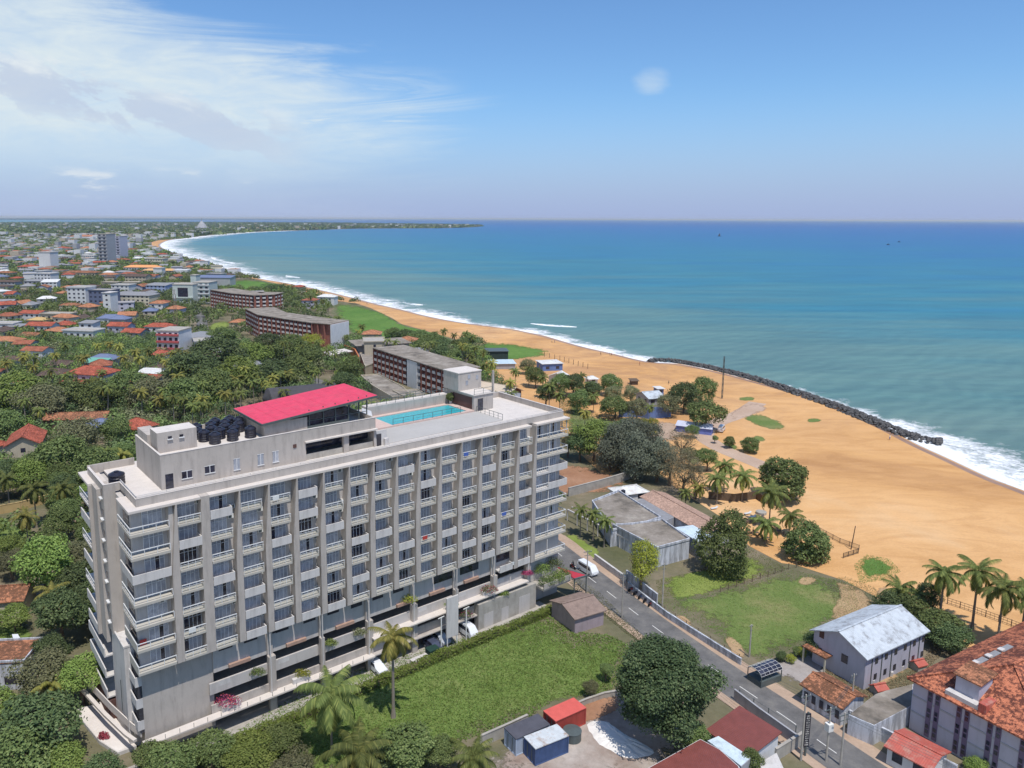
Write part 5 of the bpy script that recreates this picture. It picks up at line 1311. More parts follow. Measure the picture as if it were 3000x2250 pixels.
house('gatehouse', 'small gatehouse with a faded red metal roof in front of the big red roof', x, y, w_, 5.0, 2.5, r, 'gable', .8, W_wht, R_redm, o=.35, nwin=2)
# --- road-side perimeter walls
def wall_px(label, L, h, t_, mat, z=0, name='boundary_wall', cap=None, cat='wall'):
    P = GL(L); x0, y0 = P[0]; th = thing(name, label, cat, (x0, y0, z)); mb = MB(); cp = MB()
    for i, (a, b) in enumerate(zip(P, P[1:])):
        dx, dy = b[0]-a[0], b[1]-a[1]; l_ = math.hypot(dx, dy); e = t_/2*(i % 2)*.5+i*.003
        mb.bar((a[0]-x0, a[1]-y0, h/2), (b[0]-x0, b[1]-y0, h/2), t_+e*.02, h=h); cp.bar((a[0]-x0, a[1]-y0, h+.06), (b[0]-x0, b[1]-y0, h+.06), t_+.12, h=.1)
    mb.build('wall_panel', mat, th); cp.build('coping', cap or mat, th); return th
wall_px('grey white roadside wall in front of the big red roofed building', [(2485,2118),(2560,2160),(2700,2232),(2800,2285)], 1.9, .2, W_stain)
wall_px('weathered roadside wall with rusty stains beside the dry field', [(1840,1722),(1900,1770),(1955,1812),(2060,1880),(2170,1950)], 1.1, .2, W_stain)
wall_px('white low wall along the pavement opposite the white van', [(1742,1642),(1832,1708)], 1.3, .3, M_white)
wall_px('dirty white wall behind the parked motorbikes', [(1834,1700),(1925,1772)], 2.0, .2, W_stain)
wall_px('concrete wall between the overgrown lot and the containers', [(1405,2190),(1490,2152),(1545,2126)], 1.6, .2, M_conc)
wall_px('low kerb wall curving round the dirt yard', [(1668,2085),(1715,2064),(1770,2045),(1830,2035)], .8, .2, M_conc)
wall_px('mossy wall on the near side of the road by the signboard', [(2270,2230),(2350,2180)], 1.7, .25, M_conc)
wall_px('grey mesh topped wall between road and maroon roofs', [(2150,2050),(2220,2105),(2330,2185)], 1.6, .15, W_grey)
wall_px('rough stone wall behind the orange yard', [(1665,1455),(1760,1430),(1820,1412),(1850,1400)], 2.2, .3, M_conc)
wall_px('ochre garden wall left of the hotel', [(-20,1510),(60,1495),(170,1465)], 2.0, .25, W_yel)
wall_px('dark hedge wall round the small green lawn', [(590,955),(612,978),(640,982)], 1.5, .4, M_conc)
# --- guard hut with brown roof near hotel corner
x, y, w_, d, r = by_corners((1640,1790), (1687,1812), (1750,1765), 3.0)
c0 = Vector(G(1687, 1812, 3.0)); v1 = Vector(G(1800, 1775, 3.0))-c0; a = math.atan2(v1.y, v1.x)
ux = Vector((math.cos(a), math.sin(a))); vy = Vector((-ux.y, ux.x)); w_ = 6.6; c = c0+ux*w_/2+vy*3.6
house('cottage', 'small mauve cottage with a brown fibre sheet roof between the hotel and the road', c.x, c.y, 6.0, 6.6, 2.8, a-rad(2), 'gable', 1.1, W_pink, paint('brown_fibre_sheet', (.26, .19, .16), .2, .9, stain=.4), o=.35, nwin=0)
# --- villa compound (white walls, weathered flat roofs)
lroof('villa_wing', 'villa wing with a broad stained grey flat roof behind three palms', [(1735,1470),(1812,1440),(1935,1518),(1850,1545),(1790,1555)], 3.6, R_flat, W_stain)
lroof('villa_wing', 'villa wing with a brown flat roof and stained white road wall', [(1795,1540),(1850,1537),(1940,1525),(2020,1582),(1925,1607)], 4.0, R_flat, W_stain)
x, y, w_, d, r = by_corners((1878,1452), (2065,1560), (2118,1532), 3.6)
house('villa_wing', 'long villa wing with a faded pink tiled roof beside the restaurant sand', x, y, w_, d-.3, 3.3, r, 'gable', 1.1, W_stain, R_pink, o=.35, nwin=0)
lroof('canopy', 'grey slatted sheeting between villa wings', [(1862,1470),(1900,1452),(1985,1510),(1945,1528)], 3.2, R_grey, W_grey, 0)
lroof('canopy', 'pale blue translucent canopy beside the brown flat roof', [(1975,1545),(2030,1538),(2090,1572),(2045,1588)], 3.5, R_clear, W_grey, 0)
x, y = G(1842, 1428, 3); house('cottage', 'small white roofed cottage in front of the casuarinas', x, y, 7.5, 5, 2.4, rad(20), 'hip', 1.1, W_wht, R_white, o=.4, nwin=2)
x, y = G(1826, 1440, 3.2); t_ = thing('water_tank', 'black tank on a post beside the small white roofed cottage', 'water tank', (x, y, 0)); put('tank_body', TANKB, t_, (0, 0, 2.6), 0, .6); MB().bar((0, 0, 0), (0, 0, 2.6), .2).build('post', M_dgrey, t_)
# pergola along the villa front
P = GL([(1662,1525),(1885,1640)]); t_ = thing('pergola', 'white beamed pergola along the villa entrance', 'pergola', (*P[0], 0)); mb = MB(); dx, dy = P[1][0]-P[0][0], P[1][1]-P[0][1]
mb.bar((0, 0, 2.6), (dx, dy, 2.6), .3); mb.bar((1.2, 1.6, 2.6), (dx+1.2, dy+1.6, 2.6), .2); mb.build('beam', M_white, t_)
for i in range(8): q = i/7; MB().bar((dx*q, dy*q, 0), (dx*q, dy*q, 2.5), .25).build('post', M_white, t_)
# --- containers
def container(label, p0, p1, p2, z, wall, roof):
    x, y, w_, d, r = by_corners(p0, p1, p2, z)
    d = 2.44; t_ = thing('shipping_container', label, 'container', (x, y, 0), r, 'steel containers at the dirt yard')
    mb = MB(); n = 26
    for s_ in (-1, 1):
        for i in range(n):
            x0 = -w_/2+w_*i/n; x1 = x0+w_/n*.5; yy = s_*d/2
            mb.box(x0, min(yy, yy-s_*.05), .12, x1, max(yy, yy-s_*.05), z-.1)
            mb.box(x1, min(yy-s_*.04, yy-s_*.09), .12, x0+w_/n, max(yy-s_*.04, yy-s_*.09), z-.1)
    mb.box(-w_/2, -d/2+.1, .12, -w_/2+.06, d/2-.1, z-.1); mb.box(w_/2-.06, -d/2+.1, .12, w_/2, d/2-.1, z-.1); mb.build('corrugated_wall', wall, t_)
    f = MB()
    for a in (-1, 1):
        for b in (-1, 1): f.bar((a*w_/2, b*d/2, 0), (a*w_/2, b*d/2, z), .16)
        f.bar((-w_/2, a*d/2, .1), (w_/2, a*d/2, .1), .14); f.bar((a*w_/2, -d/2, .11), (a*w_/2, d/2, .11), .14)
    f.build('frame', wall, t_); MB().box(-w_/2-.09, -d/2-.09, z-.1, w_/2+.09, d/2+.09, z+.02).build('roof', roof, t_)
    for b in (-.5, .5): MB().bar((-w_/2-.06, b, .3), (-w_/2-.06, b, z-.3), .06).build('locking_bar', M_dgrey, t_)
C_red = paint('red_container_paint', (.40, .075, .06), .12, .9, rough=.6, stain=.4); C_redr = paint('red_container_roof', (.62, .12, .10), .15, .8, rough=.6)
C_blue = paint('blue_container_paint', (.07, .11, .23), .2, .9, rough=.6, stain=.35); C_cab = paint('pale_blue_cabin_paint', (.36, .42, .52), .1, .8, stain=.2)
C_rust = metal_roof('rusty_blue_container_roof', (.55, .58, .60), (.30, .15, .06), .9, .6)
container('faded red shipping container nearest the big dark tree', (1626,2110), (1713,2071), (1680,2048), 2.5, C_red, C_redr)
container('pale blue site cabin with a dark grey flat roof behind the rusty container', (1510,2162), (1607,2120), (1575,2095), 2.5, C_cab, paint('dark_felt_roof', (.09, .09, .11), .2, 1))
container('dark blue container with a rusty white roof in front of the site cabin', (1567,2190), (1662,2152), (1632,2125), 2.5, C_blue, C_rust)
t_ = thing('large_tyre', 'dark round tank leaning by the blue container', 'tank', (*G(1676, 2165, 0), 0)); MB().tube([(0, 0, 0), (0, 0, 1.3)], [1.2, 1.2], 20).tube([(0, 0, 1.3), (0, 0, 1.42)], [1.25, .3], 20).build('body', M_dgrey, t_)
# --- maroon roofs at the bottom
p0, p1, p2 = (2070,2134), (2190,2216), (2277,2152)
x, y, w_, d, r = by_corners(p0, p1, p2, 3.2)
house('shed', 'long maroon metal roofed shed right beside the road', x, y, w_-.4, d-.4, 3.0, r, 'shed', .9, W_wht, R_maroon, o=.3, nwin=0)
lroof('shed', 'maroon roofed shed cut by the bottom edge of the view', [(1890,2255),(2052,2165),(2110,2196),(2165,2245),(2190,2300),(1900,2330)], 3.1, R_maroon, W_wht, 0)
lroof('canopy', 'pale blue translucent lean-to between the two maroon roofs', [(2072,2170),(2104,2156),(2202,2220),(2172,2246),(2110,2198)], 3.0, R_clear, W_grey, 0)
lroof('shed', 'small white walled block behind the maroon shed', [(2225,2235),(2275,2205),(2300,2260),(2240,2290)], 2.2, M_white, W_wht, 0)
# --- beach compound buildings
x, y = G(1845+90, 1195, 0)
P = GL([(1812,1222),(1870,1222),(1900,1228),(1965,1222)]); 
t_ = thing('board_fence', 'blue boarded fence hiding a building site among trees', 'fence', (*P[0], 0)); mb = MB()
for a, b in zip(P, P[1:]): mb.bar((a[0]-P[0][0], a[1]-P[0][1], 2.0), (b[0]-P[0][0], b[1]-P[0][1], 2.0), .15, h=4.0)
mb.build('boarding', W_blue, t_)
house_px('beach_building', 'grey gabled beach building behind the blue fence', 1905, 1152, 50, 8, 5.5, 20, 'gable', 1.6, W_grey, R_zinc, cat='building', nwin=2)
house_px('beach_hut', 'small blue hut beyond the blue fence on the sand', 1930, 1136, 17, 4, 2.6, 10, 'flat', 0, W_blue, R_white, cat='hut', nwin=1)
house_px('beach_hut', 'little shack with pole on the sand above the blue compound', 1857, 1112, 18, 3, 1.8, 5, 'shed', .4, M_wood, M_wood, cat='hut', nwin=0)
house_px('beach_house', 'white flat roofed glass fronted beach house by the row of posts', 1610, 1058, 60, 9, 3.4, 12, 'hip', .5, W_blue, R_white, cat='house', nwin=2)
house_px('beach_hut', 'white gabled hut below the glass fronted beach house', 1638, 1095, 36, 7, 3.0, 60, 'gable', 1.8, W_wht, R_white, cat='hut', nwin=1)
house_px('beach_hut', 'pale tent roofed hut at the beach edge', 1733, 1104, 26, 4, 2.2, 15, 'hip', 1.0, W_wht, R_white, cat='hut', nwin=1)
house_px('beach_hut', 'white rubble hut right of the pale tent roofed hut', 1788, 1106, 26, 4, 1.8, -5, 'flat', 0, W_wht, R_white, cat='hut', nwin=0)
house_px('greenhouse', 'low glass roofed sheds behind the lift room', 1470, 1060, 70, 10, 2.5, 5, 'flat', 0, W_grey, R_clear, cat='shed', nwin=0)
house_px('restaurant', 'dark green walled restaurant beside the scrub', 1455, 1025, 60, 9, 4.0, 5, 'flat', 0, paint('dark_green_screen', (.03, .05, .045), .2, 1), M_dgrey, cat='building', nwin=0)
x, y = G(1455, 1130, 5.0)
house('pavilion', 'pale tiled gable roof right behind the lift room', x, y, 17, 8.5, 3.6, rad(140), 'gable', 2.2, M_brown, paint('pale_thatch', (.55, .46, .36), .08, 1), o=.8, nwin=0)
# blue market tent
x, y = G(2035, 1252, 1.5); t_ = thing('market_tent', 'blue and white striped market tent at the end of the sandy lane', 'tent', (x, y, 0), rad(-25))
MB().box(-5.5, -2.2, 0, 5.5, 2.2, 2.1).build('canvas_wall', paint('blue_canvas', (.16, .20, .50), .4, .5), t_); mb = MB(); slab_roof(mb, [(-5.8, -2.5, 2.1), (5.8, -2.5, 2.1), (5.4, 0, 3.3), (-5.4, 0, 3.3)], .06); slab_roof(mb, [(-5.4, 0, 3.3), (5.4, 0, 3.3), (5.8, 2.5, 2.1), (-5.8, 2.5, 2.1)], .06); mb.build('canvas_roof', paint('white_blue_canvas', (.50, .52, .62), .15, .7), t_)
# --- brick hotels behind
def brick_hotel(label, pts, back, ztop, fl, bay, endw=0, gap=()):
    "pts: facade roof edge in the photo (left to right), back: depth in metres"
    P = [Vector(p) for p in GL(pts, ztop)]; x0 = P[0]
    t_ = thing('brick_hotel', label, 'hotel', (x0.x, x0.y, 0)); Q = [p-x0 for p in P]; n = len(Q); off = []
    for i in range(n):
        a, b = Q[max(i-1, 0)], Q[min(i+1, n-1)]; d = (b-a).normalized(); off.append(Q[i]+Vector((-d.y, d.x))*back)
    poly = [tuple(q) for q in Q]+[tuple(q) for q in off[::-1]]
    MB().prism(poly, 0, ztop-.4).build('wall', W_brick, t_)
    ext = [tuple(Q[i]-(off[i]-Q[i]).normalized()*1.6) for i in range(n)]+[tuple(off[i]+(off[i]-Q[i]).normalized()*1.0) for i in range(n)][::-1]
    MB().prism(ext, ztop-.4, ztop).build('roof', M_roofc, t_)
    H_ = (ztop-.6)/fl; cnt = 0
    bm = MB().box(-1.15, -1.3, 0, 1.15, 0, .14).box(-1.15, -1.3, .14, 1.15, -1.2, 1.05).box(-1.15, -1.2, .14, -1.05, 0, 1.05).mesh('balcony', W_bp)
    wm = MB().box(-1.1, -.06, 0, 1.1, 0, 2.0).mesh('window', M_dglass); pm = MB().box(-.25, -1.35, 0, .25, 0, ztop-.5).mesh('pier', W_brick)
    for i in range(n-1):
        a, b = Q[i], Q[i+1]; L = (b-a).length; k = max(1, int(L/bay)); d = (b-a).normalized(); ang = math.atan2(d.y, d.x)
        for j in range(k):
            p = a+d*L*(j+.5)/k; e = a+d*L*(j)/k
            if any(g0 <= (i+(j+.5)/k) <= g1 for g0, g1 in gap): continue
            put('pier', pm, t_, (e.x, e.y, 0), ang)
            for f in range(fl):
                if cnt < 100: put('balcony', bm, t_, (p.x, p.y, f*H_+.5), ang)
                put('window', wm, t_, (p.x, p.y, f*H_+.66), ang) if cnt < 100 else None; cnt += 1
    for g0, g1 in gap:
        i = int(g0); a, b = Q[i], Q[i+1]; p = a.lerp(b, g0-i); q = a.lerp(b, g1-i); d = (b-a).normalized(); nn = Vector((d.y, -d.x))*1.5
        MB().prism([tuple(p), tuple(q), tuple(q+nn), tuple(p+nn)], 0, ztop-.5).build('white_panel', W_wht, t_)
    if endw:
        a, b = Q[-1], off[-1]; d = (Q[-1]-Q[-2]).normalized()*.5; nn = (a-b).normalized()*1.4
        MB().prism([tuple(a+nn), tuple(b), tuple(b+d), tuple(a+nn+d)], 0, ztop-.5).build('end_wall', W_wht, t_)
    for q in Q: FOOT.append((x0.x+q.x, x0.y+q.y, 12, 0, 14, 14))
    return t_
ba = brick_hotel('four storey brick wing with white balconies directly behind the rooftop pool', [(1101,1017.7),(1199,1048),(1318,1085)], 13, 11.6, 4, 3.6, gap=((1.02, 1.28),))
bb = brick_hotel('five storey curved brick hotel with rows of white balconies and a white end wall', [(725,903),(762,921),(840,932.5),(917,943.8),(972,948)], 15, 14.0, 5, 3.8, endw=1)
bc = brick_hotel('farther curved brick hotel left of the dune grass', [(621,848),(680,858),(745,864),(800,862),(826,856)], 16, 14, 5, 4.0)
lroof('annex', 'weathered concrete annex with a low flat roof in front of the brick wing', [(1057,1101),(1108,1097),(1180,1135),(1205,1160),(1150,1165),(1090,1130)], 4.0, R_flat, W_tan)
lroof('annex', 'small concrete annex beside the pool end of the brick wing', [(1150,1145),(1222,1142),(1245,1155),(1195,1168)], 4.2, R_flat, W_tan)
x, y, w_, d, r = by_corners((1048,1008), (1195,1000), (1160,989), 7)
house('dining_hall', 'low wide concrete roofed dining hall with slatted wall behind the brick wing', x, y, w_, 16, 6.4, r, 'flat', 0, W_grey, R_flat, o=1.5, nwin=0)
lroof('forecourt_canopy', 'flat pale carport roof beside the orange curved wall', [(944,1031),(1010,1021),(1036,1029),(963,1043)], 5.0, M_light, M_brown, 0, zb=4.4)
wall_px('orange painted curved wall beside the pale carport', [(1010,1040),(1040,1052),(1052,1075),(1040,1098)], 5, .4, paint('orange_render', (.50, .17, .07), .1, .6))
lroof('lobby_roof', 'round edged low lobby roof by the brick wing', [(1055,1035),(1095,1028),(1110,1060),(1070,1075)], 4, R_flat, W_tan)
x, y = G(885, 1143, 7); t_ = thing('round_roofed_hall', 'dark rounded roof just behind the pink pavilion', 'building', (x, y, 0), rad(25))
mb = MB(); mb.tube([(-14, 0, 4.8), (-12, 0, 4.9), (12, 0, 4.9), (14, 0, 4.8)], [.6, 4.6, 4.6, .6], 24); ro = mb.build('roof', paint('dark_shingle', (.075, .07, .075), .2, 1), t_); ro.scale = (1, 1.3, .75); ro.location.z = 1.5
MB().box(-11.5, -4.6, 0, 11.5, 4.6, 4.6).build('wall', W_tan, t_); FOOT.append((x, y, 12, 0, 24, 10))
# --- houses at left
def hc(label, p0, p1, p2, z, kind, rh, wall, roof, name='house', **k):
    x, y, w_, d, r = by_corners(p0, p1, p2, z); return house(name, label, x, y, w_-.8, d-.8, z-.1, r, kind, rh, wall, roof, **k)
hx_, hy_ = G(75, 1270, 7.5); house('house', 'tan two storey house with a steep red tiled gable roof at the left edge', hx_, hy_, 13, 8.0, 6.0, rad(112), 'gable', 2.6, W_tan, R_sc, o=.7, nwin=3)
x, y = G(228, 1212, 4.5); house('long_house', 'long low house with two stepped rusty red roofs among trees', x, y, 19, 7, 3.6, rad(8), 'gable', 1.5, M_brown, R_ter, o=.4, nwin=0)
x, y = G(405, 1232, 6.5); house('house', 'small house with a bright red hipped roof above the left roof terrace', x, y, 8.5, 7.5, 5.2, rad(-35), 'hip', 2.2, W_tan, R_sc, o=.5, nwin=2)
x, y = G(10, 1722, 4.2); house('cottage', 'terracotta roofed cottage at the left edge below the garden', x, y, 8, 6, 3.2, rad(10), 'gable', 1.4, W_cream, R_ter, o=.4, nwin=2)
x, y = G(10, 1905, 4.5); house('house', 'grey white house with a red trimmed roof at the left edge', x, y, 8.5, 6, 4.2, rad(5), 'flat', .3, W_stain, R_ter, o=.1, nwin=2)
lroof('canopy', 'white sloped flat canopy beside the grey white house', [(35,1858),(52,1857),(93,1925),(55,1935)], 4.0, M_rail, M_rail, 0, zb=3.8)
lroof('terrace', 'pale paved terrace beside the lower left corner of the hotel', [(195,2090),(230,2075),(290,2060),(300,2040),(330,2090),(400,2185),(345,2205),(290,2170),(240,2110)], .5, M_pale, M_white, 0)
for i in range(5):
    pass
TOWN = [  # px, py (roof), width px, depth m, height, rot, kind, roof height, wall, roof, label
 (272,1080,112,11,6.5,-14,'hip',2.4,W_lav,R_sc,'big two storey villa with a red hipped roof in the middle of the left trees'),
 (215,1115,70,7,4.0,-10,'hip',1.6,W_wht,R_sc,'low red roofed porch wing in front of the big red hipped villa'),
 (282,1055,56,7,6,-8,'shed',.8,W_grey,R_teal,'house with a pale green sheet roof behind the big red hipped villa'),
 (305,1042,70,9,5.5,0,'hip',1.8,W_grey,R_blue,'dark blue domed roof behind the pale green sheet roof'),
 (160,1085,70,9,4.0,15,'hip',2,M_brown,R_dk,'brown red roofed house left of the big red hipped villa'),
 (32,1047,52,7,5.0,5,'hip',1.6,W_wht,R_dk,'white house with a brown roof near the left edge'),
 (440,1088,66,8,5.0,-10,'shed',1.2,W_wht,R_white,'white mansard sided house left of the brown gabled cottage'),
 (526,1088,52,8,5.0,35,'gable',2.4,W_tan,paint('brown_shingle',(.28,.22,.20),.12,1.2),'cottage with a steep brown shingled gable'),
 (500,1068,90,9,4.0,-5,'hip',1.6,M_brown,R_dk,'dark tiled house behind the brown gabled cottage'),
 (655,1018,100,12,5.0,-8,'hip',2.2,W_grey,R_grey,'large grey hipped roof left of the brick hotel forecourt'),
 (640,1038,95,9,4.5,20,'gable',2.0,M_brown,R_dk,'dark brown gabled roof in front of the large grey hipped roof'),
 (600,1062,52,6,4.0,0,'hip',1.4,W_tan,R_ter,'small orange roof among trees below the dark brown gable'),
 (588,982,86,22,7,-18,'flat',0,W_lav,R_grey,'wide pale grey sheet roof beside the striped building'),
 (484,1032,54,8,4.5,-35,'gable',1.8,W_wht,R_sc,'bright red roof in front of the striped building'),
 (470,950,74,8,6,-5,'hip',1.8,W_wht,R_sc,'white house with a long red roof left of the mobile mast'),
 (397,966,56,9,6,-12,'gable',1.8,W_grey,R_sc,'red roofed house left of the white house with a long red roof'),
 (355,948,58,8,7,-10,'gable',1.8,W_lav,R_sc,'lavender house with red gable next to the blue roofs'),
 (325,925,60,9,7,5,'hip',2,W_wht,R_blue,'blue roofed white house in the middle of the town'),
 (352,928,46,8,7,-5,'hip',2,W_grey,R_blue,'second blue roofed house right beside the first'),
 (245,965,88,10,7,-10,'flat',.4,W_wht,M_conc,'long white flat roofed house above the yellow palms'),
 (262,942,40,7,9.0,-8,'shed',.8,W_wht,R_grey,'upper storey with a grey roof above the long white house'),
 (125,947,68,8,6,-5,'gable',1.8,W_wht,R_sc,'white house with bright red ridge roof in the left town'),
 (176,962,60,9,5,-25,'hip',1.8,W_tan,R_or,'orange hipped roof right of the bright red ridge roof'),
 (95,977,50,8,4,-15,'gable',1.5,W_tan,R_ter,'salmon roofed house below the bright red ridge roof'),
 (15,990,80,9,5.5,-5,'hip',1.8,W_wht,R_or,'white house with an orange tiled roof at the left edge'),
 (115,932,44,8,6,-8,'hip',1.4,W_tan,paint('ochre_roof',(.52,.36,.16),.15,1),'small ochre roofed house above the bright red ridge roof'),
 (100,912,60,9,6,-12,'gable',1.6,W_wht,R_sc,'coral roofed white house above the ochre roof'),
 (172,917,76,9,7,-5,'flat',.4,W_tan,M_conc,'tan flat roofed block right of the coral roof'),
 (15,945,60,9,6,0,'flat',.4,W_wht,M_conc,'white balconied block at the left edge of the town'),
 (50,952,36,7,5,-5,'shed',.8,W_grey,R_grey,'grey house right of the white balconied block'),
 (20,918,30,7,4,0,'hip',1.4,W_tan,R_ter,'small rust roof at the far left of the town'),
 (238,840,52,13,15,-8,'flat',.6,W_wht,M_conc,'tall white box shaped building in the town'),
 (305,848,64,12,13,-8,'flat',.4,paint('slate_blue_plaster',(.13,.15,.23),.1,.5),M_conc,'dark slate blue building right of the white box'),
 (322,856,22,9,16,-8,'flat',.2,W_wht,M_white,'narrow white stair tower against the slate blue building'),
 (362,833,50,12,9,-8,'flat',.3,W_wht,M_conc,'white flat roofed building behind the narrow stair tower'),
 (393,858,116,16,8,-8,'hip',2.2,W_cream,R_grey,'wide cream building with a grey hipped roof'),
 (468,832,58,14,8,-10,'shed',1.4,paint('periwinkle_plaster',(.32,.38,.56),.06,.5),R_grey,'periwinkle blue building right of the wide grey hipped roof'),
 (520,830,60,10,7,-5,'flat',.3,W_grey,M_conc,'low grey arcaded building beside the periwinkle one'),
 (135,800,48,12,12,-10,'flat',.5,W_wht,M_conc,'white three storey villa with dark upper windows'),
 (148,822,38,10,8,10,'shed',2,W_wht,R_white,'white slope sided wing of the three storey villa'),
 (22,822,56,12,8,0,'hip',1.6,W_grey,R_dk,'grey columned building at the left edge of the middle distance'),
 (102,820,44,10,6,0,'hip',1.4,W_grey,R_grey,'grey roofed house left of the three storey villa'),
 (15,796,44,14,6,0,'hip',1.6,W_tan,R_ter,'reddish roof above the grey columned building'),
 (200,838,26,10,6,0,'hip',1.4,W_tan,R_or,'orange roof left of the tall white box'),
 (190,855,40,10,4,-8,'hip',1.4,W_tan,R_or,'low orange roof below the tall white box'),
 (320,801,42,12,7,0,'hip',1.8,W_wht,R_or,'red orange roof left of the long orange roofs'),
 (420,779,96,14,7,-3,'hip',2.6,W_wht,paint('bright_orange_roof',(.70,.32,.13),.12,.8),'long bright orange roof in the middle distance'),
 (470,789,90,12,6,-3,'hip',2.0,W_tan,paint('orange_tan_roof',(.62,.36,.17),.12,.8),'orange tan roof right of the long bright orange roof'),
 (405,805,60,12,9,-8,'gable',2.2,W_tan,R_dk,'pale gabled block in front of the long bright orange roof'),
 (458,757,50,16,10,-5,'flat',.4,W_cream,M_conc,'cream block with balconies left of the beach palms'),
 (240,795,90,14,7,-5,'hip',1.8,W_tan,R_ter,'dull brown roofed market hall'),
 (85,778,46,14,6,0,'hip',2,W_tan,R_sc,'red roof with white ridge in the left middle distance'),
 (270,835,34,9,6,-30,'hip',1.6,W_tan,R_dk,'small brown hipped roof beside the tall white box'),
 (141,738,32,16,24,-8,'flat',.5,W_wht,M_conc,'tall white apartment block in the far town'),
 (190,750,44,14,8,0,'flat',.5,W_wht,M_white,'bright white low building in the far town'),
 (262,748,34,14,8,0,'flat',.3,W_wht,M_white,'second bright white low building in the far town'),
 (185,724,30,20,7,0,'hip',3,W_tan,R_sc,'red roofed house left of the grey twin towers'),
 (255,724,26,20,7,0,'hip',3,W_tan,R_or,'orange roofed house left of the grey twin towers'),
 (220,726,30,18,6,0,'hip',2,W_tan,R_ter,'dull red roof between the two bright far roofs'),
 (47,735,28,16,7,0,'hip',2.6,W_tan,R_sc,'red pagoda like roof at far left'),
 (250,690,75,40,10,0,'hip',5,W_wht,R_or,'very long orange roofed hall on the far horizon side'),
 (340,697,26,18,7,0,'flat',.5,W_wht,M_white,'white low building right behind the grey twin towers'),
 (395,690,26,22,7,0,'flat',.5,W_wht,M_white,'small white building before the distant bay'),
 (297,671,18,22,12,0,'flat',.5,W_wht,M_white,'white block on the skyline left of the bay'),
]
def town_house(q):
    nm = 'house' if q[4] < 8 else 'apartment_block'
    return house_px(nm, q[10], q[0], q[1], q[2], q[3], q[4], q[5], q[6], q[7], q[8], q[9], nwin=None if q[1] > 740 else 0, cat='house' if q[4] < 8 else 'building')
for q in TOWN: town_house(q)
# apartment blocks, striped building, twin towers, church
def slabs(label, px, py, wpx, dm, h, rotd, n, wall, band, name='apartment_block', wcols=4):
    x, y = G(px, py, h); w_ = wpx*math.hypot(x, y, CAMH-h)/FL; t_ = thing(name, label, 'building', (x, y, 0), rad(rotd)); b = MB().box(-w_/2, -dm/2, 0, w_/2, dm/2, h); b.build('wall', wall, t_)
    for i in range(n):
        z = h*(i+.35)/n; MB().box(-w_/2-.02, -dm/2-.9, z, w_/2+.02, -dm/2, z+.9).build('balcony_band', band, t_)
        for k in range(wcols): put('window', winmesh(w_/wcols*.5, h/n*.45), t_, (-w_/2+w_*(k+.5)/wcols, -dm/2-.01, z+.95 if z+.95+h/n*.45 < h else z))
    MB().box(-w_/2-.3, -dm/2-.3, h, w_/2+.3, dm/2+.3, h+.5).build('roof', M_conc, t_); FOOT.append((x, y, w_*.6, 0, w_, dm)); return t_
slabs('four storey building with red and white striped balcony bands', 510, 965, 64, 13, 13.5, -8, 4, W_wht, paint('red_white_band', (.45, .10, .10), .3, 2))
slabs('pale green apartment block with a blank side, left of the brick hotels', 548, 832, 58, 16, 16, -6, 1, W_green, W_green, wcols=1)
slabs('pale green apartment block with a column of balconies', 601, 826, 46, 16, 17, -6, 5, W_green, W_wht, wcols=3)
slabs('pale green stair block rising above the apartments', 572, 806, 16, 8, 21, -6, 1, W_green, W_green, wcols=0)
x, y = G(632, 809, 9); house('warehouse', 'building with a dark blue solar panelled roof near the surf', x, y, 36, 14, 8, rad(-6), 'shed', 1.6, W_grey, R_blue, nwin=0, cat='building')
slabs('dark grey tower, left of the far twin towers', 311, 686, 24, 24, 44, -5, 9, W_grey, W_grey, name='tower_block', wcols=2)
slabs('pale grey tower with window columns, right of the far twin towers', 342, 692, 36, 24, 38, -5, 9, W_lav, W_lav, name='tower_block', wcols=3)
x, y = G(592, 676, 0); t_ = thing('church', 'white domed church far away behind the bay', 'church', (x, y, 0)); R0 = 34
b = MB(); b.tube([(0, 0, 0), (0, 0, 16)], [R0, R0*.94], 16).tube([(0, 0, 16.2), (0, 0, 34), (0, 0, 46), (0, 0, 50)], [R0*.8, R0*.5, R0*.2, R0*.05], 16); b.build('dome', W_grey, t_)  # grey plaster on a white church: distance haze put into its colour
MB().tube([(0, 0, 50), (0, 0, 66)], [1.6, .5], 8).build('spire', W_grey, t_)
for a in range(8): MB().box(-2, -2, 0, 2, 2, 20).build('buttress', W_grey, t_, loc=(math.cos(a*.785)*R0, math.sin(a*.785)*R0, 0))
# mobile phone mast
def lattice(x, y, h, w0, w1, label, mat, name='lattice_mast', ant=True):
    t_ = thing(name, label, 'mast', (x, y, 0)); mb = MB(); n = max(4, int(h/2.2))
    for i in range(n):
        z0, z1 = h*i/n, h*(i+1)/n; a, b = w0+(w1-w0)*i/n, w0+(w1-w0)*(i+1)/n
        C = [(-1, -1), (1, -1), (1, 1), (-1, 1)]
        for k in range(4):
            c, d = C[k], C[(k+1) % 4]; mb.bar((c[0]*a, c[1]*a, z0), (c[0]*b, c[1]*b, z1), .09); mb.bar((c[0]*a, c[1]*a, z0), (d[0]*b, d[1]*b, z1), .05); mb.bar((c[0]*b, c[1]*b, z1), (d[0]*b, d[1]*b, z1), .05)
    mb.build('lattice', mat, t_)
    if ant:
        for k in range(6): a = k*1.05; MB().box(-.15, -.1, 0, .15, .1, 2.2).build('antenna', M_rail, t_, loc=(math.cos(a)*.9, math.sin(a)*.9, h-2.6-(k % 2)*2.5))
    return t_
x, y = G(517, 985, 0); lattice(x, y, 27, 1.2, .5, 'red and grey lattice phone mast behind the striped building', paint('rusty_mast_paint', (.24, .15, .13), .3, 2))
